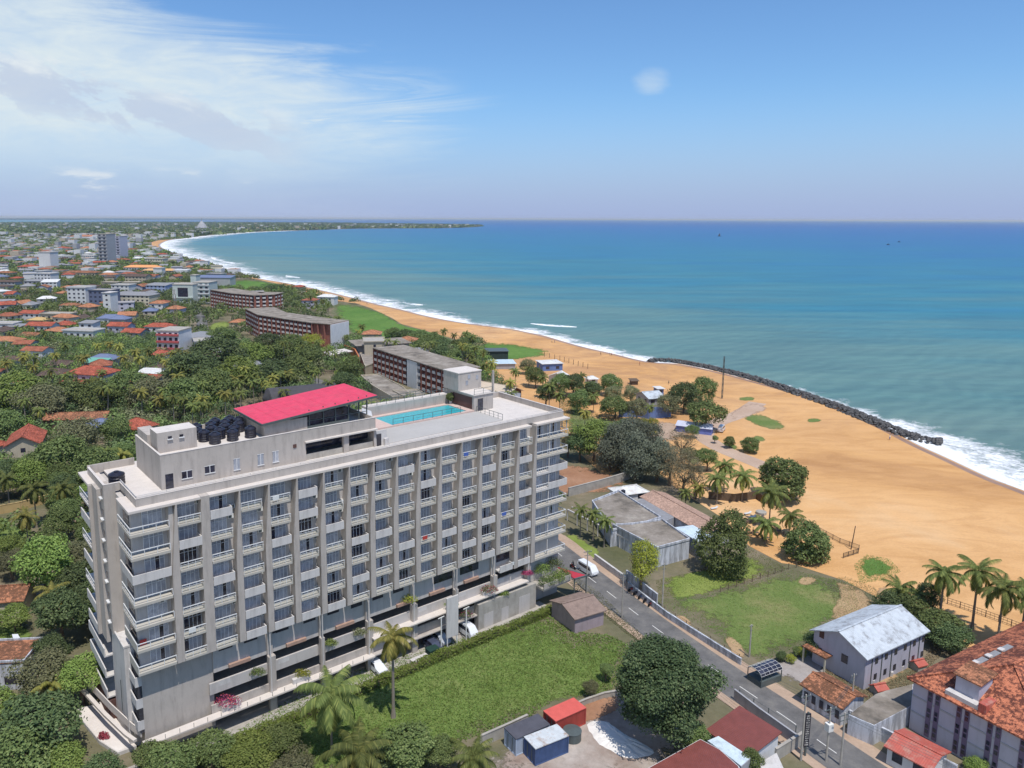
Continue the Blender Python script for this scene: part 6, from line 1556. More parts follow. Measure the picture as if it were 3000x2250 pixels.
x, y = G(2115, 1168, 0); lattice(x, y, 16.5, .22, .16, 'thin tall guyed mast on the sand near the rock breakwater', M_dgrey, ant=False)

# ------------------------------------------------------------------ rocks, vehicles, street furniture, people
rng = np.random.default_rng(8); RL = smooth_open(GL([(2755,1297),(2700,1290),(2640,1270),(2550,1232),(2450,1192),(2350,1157),(2250,1122),(2150,1094),(2050,1072),(1980,1059),(1925,1056),(1905,1060)]), 2)
RP = resample(RL, .8); Vv = []; Ff = []; base = MB()
ico = bmesh_ = None
import bmesh
bm = bmesh.new(); bmesh.ops.create_icosphere(bm, subdivisions=1, radius=1); IV = np.array([v.co[:] for v in bm.verts]); IF = np.array([[v.index for v in f.verts] for f in bm.faces]); bm.free()
nb = 0
for i, p in enumerate(RP):
    nx, ny = nrm(RP, i); t_ = i/len(RP); hw = 3.2-1.6*max(0, t_-.5)/.5
    for k in range(11):
        o = rng.uniform(-hw, hw); r = rng.uniform(.35, .85); z = 1.15*(1-(o/hw)**2)-.2+rng.uniform(-.2, .25)
        W3 = IV*(1+rng.normal(0, .22, (len(IV), 1)))*np.array([r, r*.85, r*.7])
        a = rng.uniform(0, 6.28); c_, s2 = math.cos(a), math.sin(a); W3 = W3@np.array([[c_, s2, 0], [-s2, c_, 0], [0, 0, 1]])
        Vv.append(W3+np.array([p[0]+nx*o, p[1]+ny*o, z])); Ff.append(IF+len(IV)*nb); nb += 1
M_rock = ground_mat('dark_boulders', [(.3, (.055, .055, .06)), (.6, (.13, .125, .125)), (.8, (.22, .21, .20))], .6, 3, .3, bump=.5)
o = put('rock_breakwater', fastmesh('rock_breakwater', np.concatenate(Vv), np.concatenate(Ff), M_rock)); o['kind'] = 'stuff'
# parked and moving vehicles
M_carw = paint('white_car_paint', (.72, .73, .75), .03, 2, rough=.25, spec=.5); M_cars = paint('silver_car_paint', (.42, .44, .48), .03, 2, rough=.25, spec=.6); M_carr = paint('dark_car_paint', (.06, .07, .11), .1, 2, rough=.25, spec=.6)
def wheel_mesh():
    return MB().tube([(0, -.11, 0), (0, .11, 0)], [.32, .32], 16).mesh('tyre', M_rubber), MB().tube([(0, -.12, 0), (0, .12, 0)], [.19, .19], 10).mesh('rim', M_cars)
WHE = wheel_mesh()
def vehicle(name, label, x, y, rot, prof, hw, mat, wb, cat='car', z=.1):
    "prof: (x, z, inset) outline along the body; glass where listed"
    t_ = thing(name, label, cat, (x, y, z), rot); body, glass = prof; mb = MB(); n = len(body)
    L_ = [(a, -hw+i_, b) for a, b, i_ in body]; R_ = [(a, hw-i_, b) for a, b, i_ in body]; b0 = len(mb.v); mb.v += L_+R_
    mb.f.append(tuple(b0+i for i in range(n))); mb.f.append(tuple(b0+2*n-1-i for i in range(n))); mb.m += [0, 0]
    for i in range(n): j = (i+1) % n; mb.f.append((b0+i, b0+n+i, b0+n+j, b0+j)); mb.m.append(0)
    mb.build('body', mat, t_)
    for g_ in glass:
        q = MB()
        for s_ in (-1, 1): P = [(a, s_*(hw-i_+.012), b) for a, b, i_ in g_[1]]; q.poly(P if s_ < 0 else P[::-1])
        if g_[0] == 'side': q.build('side_window', M_dglass, t_)
        else:
            q = MB(); (a, b, i1), (c, d, i2) = g_[1]; dx, dz = (d-b), -(c-a); L = math.hypot(dx, dz); dx, dz = dx/L*.015, dz/L*.015
            if g_[0] == 'front': dx, dz = -dx, -dz
            q.poly([(a+dx, -hw+i1+.08, b+dz), (a+dx, hw-i1-.08, b+dz), (c+dx, hw-i2-.08, d+dz), (c+dx, -hw+i2+.08, d+dz)]); q.build('windscreen', M_dglass, t_)
    for a in wb:
        for s_ in (-1, 1): wh = put('wheel', WHE[0], t_, (a, s_*(hw-.1), .32)); put('rim', WHE[1], wh)
    xs = [p[0] for p in body]
    for s_ in (-1, 1): MB().box(max(xs)-.04, s_*hw*.72-.14, .62, max(xs)+.015, s_*hw*.72+.14, .78).build('headlight', M_glass, t_); MB().box(min(xs)-.015, s_*hw*.78-.1, .7, min(xs)+.04, s_*hw*.78+.1, .95).build('tail_light', C_red, t_)
    return t_
VAN = ([(-2.3, .35, 0), (2.15, .35, 0), (2.3, .6, .04), (2.2, 1.05, .04), (1.5, 1.9, .14), (1.2, 2.0, .18), (-2.1, 2.02, .16), (-2.3, 1.2, .02)], [('side', [(-2.0, 1.15, .03), (1.75, 1.15, .06), (1.35, 1.75, .13), (-1.9, 1.75, .12)]), ('front', [(2.14, 1.12, .05), (1.55, 1.84, .13)])])
HAT = ([(-2.0, .3, 0), (1.95, .3, 0), (2.1, .55, .06), (2.0, .85, .06), (1.05, 1.0, .04), (.45, 1.45, .16), (-1.2, 1.48, .18), (-1.95, 1.0, .04), (-2.05, .6, .02)], [('side', [(-1.6, 1.0, .05), (.85, 1.0, .05), (.4, 1.38, .14), (-1.1, 1.4, .16)]), ('front', [(1.0, 1.03, .05), (.48, 1.42, .15)]), ('back', [(-1.25, 1.44, .17), (-1.88, 1.06, .05)])])
RD = math.atan2(-9.6, 4.6)
x, y = G(1722, 1668, .8); vehicle('minivan', 'white minivan driving along the road beside the hotel', x, y, math.atan2(-9.5, 5.5), VAN, .86, M_carw, (1.45, -1.4), 'van')
def car_px(px, py, label, mat, kind='hatchback', prof=HAT): x, y = G(px, py, .7); vehicle(kind, label, x, y, HB-math.pi/2, prof, .82, mat, (1.25, -1.25), z=.11)
car_px(1103, 1952, 'white hatchback under the parking ledge behind the tall slender palm', M_carw)
car_px(1288, 1868, 'silver hatchback poking out of the car park beside the white signboard', M_cars)
car_px(1270, 1892, 'dark small car half hidden below the silver hatchback', M_carr)
x, y = G(1366, 1842, 1); vehicle('minivan', 'white van parked nose out in the hotel car park', x, y, HB-math.pi/2, VAN, .82, M_carw, (1.4, -1.4), 'van', z=.11)
x, y = G(2114, 1255, 1); vehicle('minivan', 'small pale van parked beside the blue market tent', x, y, rad(60), VAN, .8, M_carw, (1.4, -1.4), 'van')
# people, one continuous body each
def person_mesh(pose, mats, seed=0):
    me = bpy.data.meshes.new('sk')
    if pose == 'walk': J = [(0,0,.98),(0,0,1.2),(0,0,1.42),(0,.01,1.52),(0,.03,1.64),(.09,0,.93),(.1,.16,.52),(.1,.12,.07),(.1,.24,.04),(-.09,0,.93),(-.1,-.1,.5),(-.1,-.32,.1),(-.1,-.22,.04),(.2,0,1.4),(.26,-.1,1.13),(.26,.04,.9),(-.2,0,1.4),(-.26,.08,1.13),(-.26,.22,.92)]
    elif pose == 'ride': J = [(0,0,.86),(0,.06,1.08),(0,.14,1.3),(0,.17,1.4),(0,.2,1.52),(.1,.02,.84),(.16,.38,.72),(.16,.34,.34),(.16,.44,.3),(-.1,.02,.84),(-.16,.38,.72),(-.16,.34,.34),(-.16,.44,.3),(.2,.14,1.28),(.27,.3,1.1),(.27,.55,1.05),(-.2,.14,1.28),(-.27,.3,1.1),(-.27,.55,1.05)]
    else: J = [(0,0,.98),(0,0,1.2),(0,0,1.42),(0,.01,1.52),(0,.02,1.64),(.1,0,.93),(.12,.02,.5),(.13,0,.07),(.14,.12,.04),(-.1,0,.93),(-.12,.02,.5),(-.13,0,.07),(-.14,.12,.04),(.2,0,1.4),(.25,-.02,1.13),(.26,.04,.88),(-.2,0,1.4),(-.25,-.02,1.13),(-.26,.04,.88)]
    E = [(0,1),(1,2),(2,3),(3,4),(0,5),(5,6),(6,7),(7,8),(0,9),(9,10),(10,11),(11,12),(2,13),(13,14),(14,15),(2,16),(16,17),(17,18)]
    Rr = [.15,.13,.16,.06,.105,.10,.07,.045,.035,.10,.07,.045,.035,.065,.048,.032,.065,.048,.032]
    me.from_pydata(J, E, []); o = bpy.data.objects.new('sk', me); COL.objects.link(o); m_ = o.modifiers.new('s', 'SKIN')
    for i, sv_ in enumerate(me.skin_vertices[0].data): sv_.radius = (Rr[i], Rr[i]*.85); sv_.use_root = i == 0
    o.modifiers.new('ss', 'SUBSURF').levels = 1
    dg = bpy.context.evaluated_depsgraph_get(); out = bpy.data.meshes.new_from_object(o.evaluated_get(dg)); out.name = 'body'
    bpy.data.objects.remove(o); bpy.data.meshes.remove(me); out.materials.clear()
    for x_ in mats: out.materials.append(x_)
    for p in out.polygons:
        z = p.center.z; r_ = abs(p.center.x); p.material_index = 2 if z > 1.47 else (1 if (z > 1.0 and r_ < .27) or z > 1.12 else 0)
        if .45 > z: p.material_index = 2
        p.use_smooth = True
    return out
M_skin = paint('skin', (.26, .15, .10), .05, 3); M_shirt = {k: paint(k+'_cloth', c, .1, 4) for k, c in dict(white=(.7,.7,.68), blue=(.08,.14,.42), red=(.45,.06,.05), black=(.03,.03,.035), khaki=(.3,.25,.16)).items()}
M_hair = paint('black_hair', (.015, .012, .01), .1, 5)
HAIR = MB().tube([(0, .0, 1.62), (0, .0, 1.70), (0, 0, 1.76)], [.112, .10, .03], 10).mesh('hair', M_hair)
PM = {}
def person(px, py, pose, legs, shirt, label, rot=0, z=.04, xy=None):
    x, y = xy or G(px, py, z+.8); k = (pose, legs, shirt)
    if k not in PM: PM[k] = person_mesh(pose, [M_shirt[legs], M_shirt[shirt], M_skin])
    t_ = thing('person', label, 'person', (x, y, z), rad(rot)); put('body', PM[k], t_); put('hair', HAIR, t_, (0, .03, 0) if pose != 'ride' else (0, .19, -.12)); return t_
for a in [(2607,1282,'stand','blue','white','person in blue shorts standing beside the rock breakwater',30),(1760,1036,'walk','black','black','dark clad person walking along the waterline, left of a pair',80),
          (1787,1037,'walk','khaki','black','left person of the pair on the wet sand',80),(1792,1038,'walk','black','red','right person of the pair on the wet sand',80),
          (1617,1000,'walk','black','white','person on the beach near the water, left of two',100),(1625,1001,'walk','blue','black','person on the beach near the water, right of two',100),
          (1075,889,'walk','black','red','distant person in red at the surf edge',90),(1079,889,'walk','white','white','distant person in white at the surf edge',90),
          (1959,1121,'stand','black','khaki','person standing alone on the sand above the blue compound',0),(1874,1066,'walk','khaki','red','person near the start of the rock breakwater',60)]:
    person(a[0], a[1], a[2], a[3], a[4], a[5], a[6])
# motorbikes
def motorbike(x, y, rot, label, mat):
    t_ = thing('motorbike', label, 'motorbike', (x, y, .13), rot); mb = MB(); mb.tube([(-.5, 0, .62), (-.1, 0, .66), (.3, 0, .74), (.45, 0, .7)], [.1, .13, .15, .07], 10); mb.tube([(-.2, 0, .4), (.25, 0, .42)], [.14, .16], 10); mb.build('body', mat, t_)
    for a in (-.62, .62): w_ = MB().tube([(a, -.05, .3), (a, .05, .3)], [.3, .3], 18).build('wheel', M_rubber, t_)
    MB().bar((.62, 0, .3), (.42, 0, .95), .05).bar((.42, -.33, 1.0), (.42, .33, 1.0), .04).build('handlebar', M_dgrey, t_); MB().box(-.6, -.12, .72, .05, .12, .8).build('seat', M_black, t_); return t_
x, y = G(1678, 1660, .5); r = math.atan2(9.5, -5.5); motorbike(x, y, r, 'motorbike ridden up the road towards the white minivan', C_red)
person(0, 0, 'ride', 'black', 'black', 'rider in black sitting on the motorbike on the road', math.degrees(r)-90, .13, (x-.2*math.cos(r), y-.2*math.sin(r)))
for i in range(5):
    px, py = 1852+i*14, 1728+i*10.5; x, y = G(px, py, .4); motorbike(x, y, rad(20+i*4), '%s motorbike in the row parked along the dirty white wall' % ('first', 'second', 'third', 'fourth', 'last')[i], (C_red, M_black, C_blue, M_black, C_red)[i])
# poles and wires
POLES = []
def pole(px, py, h, label, arm=1.6, box=False, rot=30):
    x, y = G(px, py, 0); t_ = thing('utility_pole', label, 'pole', (x, y, 0), rad(rot)); MB().tube([(0, 0, 0), (0, 0, h)], [.15, .09], 8).build('post', M_conc, t_)
    MB().bar((-arm/2, 0, h-.3), (arm/2, 0, h-.3), .09).bar((-arm*.4, 0, h-1.0), (arm*.4, 0, h-1.0), .07).build('crossarm', M_dgrey, t_)
    for k in (-1, 0, 1): MB().tube([(k*arm*.42, 0, h-.25), (k*arm*.42, 0, h-.05)], [.05, .035], 6).build('insulator', M_white, t_)
    if box: MB().box(-.4, -.35, h-3.2, .4, .35, h-2.2).build('transformer', M_ac, t_)
    POLES.append((x, y, h, rad(rot)))
pole(1718, 1735, 8.2, 'concrete utility pole at the roadside opposite the white minivan', rot=15)
pole(1822, 1812, 8.4, 'utility pole beside the mauve cottage and the road', rot=15)
pole(1936, 1868, 7.6, 'slim pole on the far verge by the dry field', .8, rot=15) if False else None
pole(1940, 1775, 8.0, 'pole at the field corner beside the leaning tree', 1.0, rot=15)
pole(2346, 2228, 9.2, 'utility pole next to the tall narrow signboard', rot=20)
pole(2420, 2232, 7.6, 'left pole of the transformer pair at the bottom right', 2.0, True, rot=20)
pole(2462, 2245, 7.4, 'right pole of the transformer pair at the bottom right', 2.0, rot=20)
pole(2492, 2090, 6.0, 'short pole between the terracotta roof and the flat grey store', 1.0, rot=20)
pole(2195, 1925, 5.5, 'thin pole at the near corner of the dry field', .6, rot=20)
def wire(a, b, sag, label, n=3):
    t_ = thing('overhead_wires', label, 'wires', (a[0], a[1], 0)); mb = MB()
    for k in range(n):
        o = (k-(n-1)/2)*.6; P = []
        for i in range(13):
            q = i/12; P.append(((b[0]-a[0])*q+o*.5, (b[1]-a[1])*q+o, a[2]+(b[2]-a[2])*q-.2-sag*4*q*(1-q)-k*.02))
        mb.tube(P, [.018]*13, 4)
    mb.build('wire', M_dgrey, t_)
wire(POLES[1], POLES[0], .6, 'overhead wires between the two poles near the mauve cottage'); wire(POLES[3], POLES[1], 1.6, 'long overhead wires along the near side of the road'); wire(POLES[4], POLES[6], .5, 'wires from the transformer pair to the short pole')
ob = (70, 62, 8.4); wire(POLES[5], ob, .6, 'wires leading out at the bottom right corner')
# signboards
x, y = G(2358, 2215, 0); t_ = thing('signboard', 'tall narrow dark signboard with white characters beside the utility pole', 'sign', (x, y, 0), rad(10)); MB().bar((0, 0, 0), (0, 0, 6.2), .2).build('post', M_dgrey, t_); bo = MB().box(-.35, -.1, 1.4, .35, .1, 6.0).build('board', M_black, t_)
mb = MB(); rr = random.Random(5)
for i in range(14):
    z = 1.6+i*.31; 
    for q in range(3): a = -.24+q*.17; mb.box(a, -.115, z, a+rr.uniform(.05, .12), -.102, z+rr.uniform(.1, .2))
mb.build('lettering', M_white, bo)
x, y = HW(46.6, -2.0); t_ = thing('signboard', 'blank white vertical signboard standing before the hotel podium', 'sign', (x, y, 0), HB); MB().box(-1.3, -.12, 2.0, 1.0, .12, 8.8).build('board', M_white, t_); MB().bar((-1.1, 0, 0), (-1.1, 0, 2.0), .15).build('post', M_ac, t_); MB().bar((.8, 0, 0), (.8, 0, 2.0), .15).build('post', M_ac, t_)
for u, n_ in ((44.3, 'left'), (49.3, 'right')):
    x, y = HW(u, -2.0); t_ = thing('lamp_post', 'slim grey post just %s of the blank white signboard' % n_, 'post', (x, y, 0), HB); MB().bar((0, 0, 0), (0, 0, 6.0), .14).build('post', M_ac, t_); MB().bar((-.6, 0, 5.9), (.6, 0, 6.0), .1).build('arm', M_ac, t_)
x, y = HW(42.6, -2.0); t_ = thing('waste_skip', 'dark green rubbish skip on the hotel driveway', 'skip', (x, y, .1), HB); MB().box(-.9, -.7, 0, .9, .7, 1.2).box(-.95, -.75, 1.2, .95, .75, 1.3).build('body', paint('dark_green_skip', (.02, .05, .04), .1, 2), t_)
x, y = HW(40.3, -2.2); t_ = thing('ramp', 'white concrete slab beside the driveway hedge', 'slab', (x, y, .1), HB); MB().box(-1.6, -.8, 0, 1.6, .8, .5).build('slab', M_white, t_)
# glass gazebo beside the stone yard
x, y = G(2240, 1972, 1.2); t_ = thing('gazebo', 'small dark glazed gazebo with a curved gridded roof by the stone yard', 'gazebo', (x, y, 0), rad(27)); mb = MB(); fr = MB()
A8 = [(-1.3*math.cos(a), 1.9+.7*math.sin(a)) for a in np.linspace(0, math.pi, 7)]
for (a, b), (c, d) in zip(A8, A8[1:]): mb.poly([(-2.2, a, b), (-2.2, c, d), (2.2, c, d), (2.2, a, b)]); 
for a, b in A8: fr.bar((-2.2, a, b+.02), (2.2, a, b+.02), .03)
for q in np.linspace(-2.2, 2.2, 6):
    for (a, b), (c, d) in zip(A8, A8[1:]): fr.bar((q, a, b+.02), (q, c, d+.02), .03)
mb.build('roof', M_dglass, t_); fr.build('frame', M_ac, t_); MB().box(-2.1, -1.25, 0, 2.1, 1.25, 1.0).build('base', M_dgrey, t_)
for a in (-2.1, 2.1):
    for b in (-1.25, 1.25): MB().bar((a, b, 0), (a, b, 1.9), .1).build('post', M_dgrey, t_)
for i, (px, py, rp, kd, lb) in enumerate([(2352, 1910, 13, 'yellow', 'round yellow shrub beside the left gable of the lavender house'), (2318, 1928, 12, 'yellow', 'yellow shrub nearest the gazebo'), (2254, 1968, 9, 'yellow', 'tiny yellow shrub at the foot of the gazebo'),
     (2290, 1920, 14, 'dark', 'dark shrub behind the two yellow shrubs'), (2338, 1905, 14, 'mid', 'green shrub between yellow shrubs and gable'), (2860, 2245, 26, 'bright', 'bright round bush beside the gatehouse roof')]):
    tree_px(px, py, .9, rp, kd, lb, cat='shrub')
# fences
def postfence(label, L, h, step, mat, rails=2, rw=.03, pw=.09, name='post_fence', infill=None):
    P = resample(GL(L), step); x0, y0 = P[0]; t_ = thing(name, label, 'fence', (x0, y0, 0)); pm = MB().box(-pw/2, -pw/2, 0, pw/2, pw/2, h).mesh('post', mat)
    for p in P[:100]: put('post', pm, t_, (p[0]-x0, p[1]-y0, 0))
    mb = MB()
    for a, b in zip(P, P[1:]):
        for k in range(rails): z = h*(.25+.68*k/max(1, rails-1)); mb.bar((a[0]-x0, a[1]-y0, z), (b[0]-x0, b[1]-y0, z), rw)
        if infill:
            n = int(math.hypot(b[0]-a[0], b[1]-a[1])/infill)
            for k in range(1, n): q = k/n; x, y = a[0]+(b[0]-a[0])*q-x0, a[1]+(b[1]-a[1])*q-y0; mb.bar((x, y, .1), (x, y, h*.95), .035)
    mb.build('rail', mat, t_)
postfence('brown slatted beach fence ending in a hook beside the leaning post', [(2245,1478),(2300,1505),(2400,1560),(2460,1592),(2516,1612),(2514,1622),(2470,1636)], 1.2, 1.6, M_wood, 2, .06, .1, 'beach_fence', .2)
postfence('beach fence behind the tall palms at right', [(2775,1770),(2850,1795),(2925,1822),(3000,1850),(3060,1870)], 1.3, 1.8, M_wood, 3, .06, .1, 'beach_fence', .5)
postfence('wire fence between the bright lawn and the dry field', [(2110,1735),(2180,1712),(2250,1690),(2310,1668),(2400,1648)], 1.3, 1.7, M_wood)
postfence('wire fence along the road side of the dry field', [(1945,1800),(2010,1842),(2080,1888),(2165,1942)], 1.5, 2.2, M_wood)
postfence('row of tall timber posts on the beach by the glass fronted house', [(1595,1045),(1640,1056),(1680,1068),(1722,1080)], 2.4, 3.0, M_wood, 1, .03, .2)
postfence('mesh fence by the road above the maroon sheds', [(2165,2050),(2250,2105),(2330,2158)], 1.6, 2.4, M_dgrey)
x, y = G(2493, 1610, 0); t_ = thing('pole', 'dark leaning wooden post by the hook of the beach fence', 'pole', (x, y, 0)); MB().tube([(0, 0, 0), (.5, 0, 5.2)], [.12, .08], 7).build('post', M_wood, t_)
t_ = thing('timber_fence', 'tall weathered timber fence behind the pair of palms', 'fence', (*GL([(2075,1462)])[0], 0)); P = GL([(2075,1462),(2150,1470),(2215,1462),(2240,1478)]); mb = MB()
for a, b in zip(P, P[1:]): mb.bar((a[0]-P[0][0], a[1]-P[0][1], 1.0), (b[0]-P[0][0], b[1]-P[0][1], 1.0), .12, h=2.0)
mb.build('boarding', M_wood, t_)
# dining furniture on the sand
tb = [MB().tube([(0, 0, .70), (0, 0, .75)], [.55, .55], 12).mesh('table_top', M_wood), MB().tube([(0, 0, 0), (0, 0, .7)], [.07, .05], 8).mesh('leg', M_wood)]
cs, cb_, cl = MB().box(-.22, -.22, .42, .22, .22, .47).mesh('seat', M_wood), MB().box(-.22, .18, .47, .22, .22, .9).mesh('backrest', M_wood), MB().box(-.02, -.02, 0, .02, .02, .42).mesh('leg', M_wood)
def dining(px, py, where, n=4):
    x, y = G(px, py, .3); t_ = thing('dining_table', 'round dark table %s' % where, 'table', (x, y, .035), 0); put('table_top', tb[0], t_); put('leg', tb[1], t_)
    for k in range(n):
        a = k*2*math.pi/n+px*.01; c = thing('chair', 'dark wooden chair at the table %s' % where, 'chair', (x+math.cos(a)*.95, y+math.sin(a)*.95, .035), a-math.pi/2, 'chairs at the table %s' % where); put('seat', cs, c); put('backrest', cb_, c)
        for lx in (-.19, .19):
            for ly in (-.19, .19): put('leg', cl, c, (lx, ly, 0))
for px, py, wh in [(2125,1515,'nearest the tiled villa roof'), (2160,1510,'left of the white loungers'), (2185,1530,'in the middle of the restaurant sand'), (2205,1528,'right of the middle table'), (2192,1560,'just behind the villa end wall'),
                   (2215,1565,'left of the single palm'), (2245,1580,'at the foot of the single palm'), (2280,1560,'right of the single palm'), (2265,1545,'beneath the single palm fronds')]: dining(px, py, wh)
for px, py, wh in [(2092,1490,'at the shaded edge of the restaurant sand'), (2190,1505,'between the dining tables'), (2205,1515,'right of the other pale lounger')]:
    x, y = G(px, py, .2); t_ = thing('sun_lounger', 'pale lounger %s' % wh, 'lounger', (x, y, .035), rad(20)); MB().box(-.9, -.3, .28, .4, .3, .36).build('bed', M_rail, t_); MB().poly([(.4, -.3, .3), (1.0, -.3, .65), (1.0, .3, .65), (.4, .3, .3)]).build('backrest', M_rail, t_)
    for a in (-.8, .5):
        for b in (-.25, .25): MB().box(a-.03, b-.03, 0, a+.03, b+.03, .28).build('leg', M_rail, t_)
x, y = G(2230, 1502, .3); t_ = thing('stone_well', 'round low brick ring on the restaurant sand', 'planter', (x, y, 0)); MB().tube([(0, 0, 0), (0, 0, .6)], [1.2, 1.2], 20).build('wall', M_conc, t_)
# small sheds and clutter behind the lavender house
for px, py, a, lb in [(2575, 2016, 15, 'small red roofed kennel beside the flat grey store'), (2690, 1945, 20, 'little crate shed behind the lavender house')]:
    x, y = G(px, py, .8); house('kennel', lb, x, y, 1.8, 1.5, 1.0, rad(a), 'gable', .5, M_conc, R_redm, o=.15, nwin=0, cat='shed')
for i, (px, py) in enumerate([(2555, 2000), (2570, 1990), (2640, 1958), (2655, 1950), (2610, 1975), (2672, 1938)]):
    x, y = G(px, py, .3); t_ = thing('white_drum', 'pale drum at the foot of the lavender house side wall, %s from the road' % ('first', 'second', 'fourth', 'fifth', 'third', 'sixth')[i], 'drum', (x, y, 0)); MB().tube([(0, 0, 0), (0, 0, .75)], [.3, .3], 12).build('body', M_white, t_); MB().tube([(0, 0, .75), (0, 0, .8)], [.33, .1], 12).build('lid', M_white, t_)
# planting on the podium and the terrace at the right end
def bush(u, v, z, r, mat, seed, label, hs=.7, name='potted_plant', n=500, flower=None):
    x, y = HW(u, v); t_ = thing(name, label, 'plant', (x, y, z), 0); rg_ = np.random.default_rng(seed); d = rg_.normal(0, 1, (n, 3)); d /= np.linalg.norm(d, axis=1)[:, None]; d[:, 2] = np.abs(d[:, 2]); P = d*rg_.uniform(.5, 1.05, (n, 1))*np.array([r, r*.5, r*hs])
    put('foliage', quads(P, d, .22, .12, rg_, 'foliage', mat, .6), t_)
    if flower: put('flowers', quads(P[::3]*1.06, d[::3], .2, .16, rg_, 'flowers', flower, .6), t_)
bush(10.6, .25, 3.7, 1.9, L_mag, 1, 'magenta bougainvillea spilling over the podium ledge at left', flower=L_flow)
bush(15.0, .5, 6.3, 1.3, L_mid, 2, 'sparse green plants on the parapet below the first orange planter', name='parapet_plant'); bush(21.5, .25, 3.7, 1.4, L_yellow, 3, 'yellow green plants on the podium ledge')
bush(26.2, .6, 6.6, 1.2, L_bright, 4, 'bright green bush on the parapet near the tall palm top'); bush(31, .6, 6.6, 1.3, L_olive, 5, 'dry leafy plants on the parapet beside the tall palm')
bush(40.0, .7, 8.9, 1.6, L_yellow, 6, 'yellowish creeper in the orange planter below a white window'); bush(47.6, -.3, 6.2, 1.2, L_bright, 7, 'green plant right of the blank white signboard')
bush(55.5, -.3, 6.2, 1.6, L_olive, 8, 'orange flowering plants on the podium ledge', flower=L_flow); bush(50.5, -.2, 3.4, 1.5, L_mid, 9, 'flowering plants on the lower podium ledge', flower=L_mag); bush(58.6, -.2, 4.6, 1.2, L_bright, 10, 'bright green plant near the annex doors'); bush(64.6, .2, 6.4, 1.1, L_mag, 11, 'magenta flowers on the corner post of the podium')
for k, (u, v, z, r) in enumerate([(67.6, -1.6, 4.4, 1.7), (69.8, -1.7, 4.4, 1.8), (72.0, -1.2, 4.4, 1.6), (68.4, .4, 5.6, 1.8), (71.2, .5, 5.8, 2.0)]):
    bush(u, v, z, r, (L_mid, L_bright)[k % 2], 20+k, 'lush %s greenery on the terrace beside the red awning, %s clump' % (('dark', 'bright')[k % 2], ('left front', 'middle front', 'right front', 'left rear', 'right rear')[k]), 1.0, 'terrace_plant', 900)
x, y = G(1430, 1010, 0)
bush(-3.4, 7.5, .6, .8, L_flow, 30, 'red flowering shrub on the pale terrace by the hotel wall', 1.2); bush(24, -24.5, 0, 1.6, L_flow, 31, 'orange flowering bush at the bottom edge of the view', 1.0, 'flower_bush')
x, y = HW(23, -23); t_ = thing('tarpaulin', 'small blue tarpaulin beside the orange flowering bush', 'tarpaulin', (x, y, 0)); MB().poly([(-.8, -.5, 1.3), (.8, -.4, 1.2), (.9, .6, 1.5), (-.7, .5, 1.6)]).poly([(-.8, -.5, 1.27), (-.7, .5, 1.57), (.9, .6, 1.47), (.8, -.4, 1.17)]).build('sheet', paint('blue_tarpaulin', (.06, .22, .62), .1, 2), t_)
def cloth(u, z, c, label):
    x, y = HW(u, .03); t_ = thing('cloth', label, 'laundry', (x, y, z), HB); MB().box(0, -.03, -.55, .9, .0, .06).build('fabric', M_shirt[c], t_)
cloth(13.7+4.2, 31.15, 'white', 'white cloth hung over a top floor balcony rail near the left'); cloth(50.2, 31.15, 'blue', 'blue cloth hung on a top floor balcony rail towards the right'); cloth(6.0, 16.15, 'white', 'white laundry on a low balcony rail, second column from left')
cloth(58.4, 19.2, 'blue', 'blue towel on a mid height balcony rail at the right'); cloth(42.2, 19.2, 'red', 'red towel on a mid height balcony rail in the centre'); cloth(60.5, 9.7, 'white', 'long white cloth over the lowest right balcony')
for u, v, lb in ((61.6, 18.9, 'left'),): 
    x, y = HW(u, v); t_ = thing('potted_plant', 'dark green potted shrub at the far corner of the rooftop pool', 'plant', (x, y, 33.85)); MB().tube([(0, 0, 0), (0, 0, .5)], [.25, .32], 12).build('pot', M_white, t_); put('foliage', CROWN['round'][0], t_, (0, 0, 1.3), 0, .85)
for i in range(0):
    x, y = HW(47+i*3.2, 11.6); t_ = thing('sun_lounger', 'pale lounger on the grey roof deck in front of the pool, %s of four' % ('first', 'second', 'third', 'last')[i], 'lounger', (x, y, 33.6), HB); MB().box(-.9, -.3, .28, .4, .3, .36).build('bed', M_rail, t_); MB().poly([(.4, -.3, .3), (1.0, -.3, .65), (1.0, .3, .65), (.4, .3, .3)]).build('backrest', M_rail, t_)
x, y = HW(4.2, .9); t_ = thing('beach_towel', 'bright red towel on a corner balcony near the bottom left', 'laundry', (x-3.2, y-2.2, 15.4), HB); MB().box(0, 0, 0, .8, .1, .7).build('fabric', M_shirt['red'], t_)
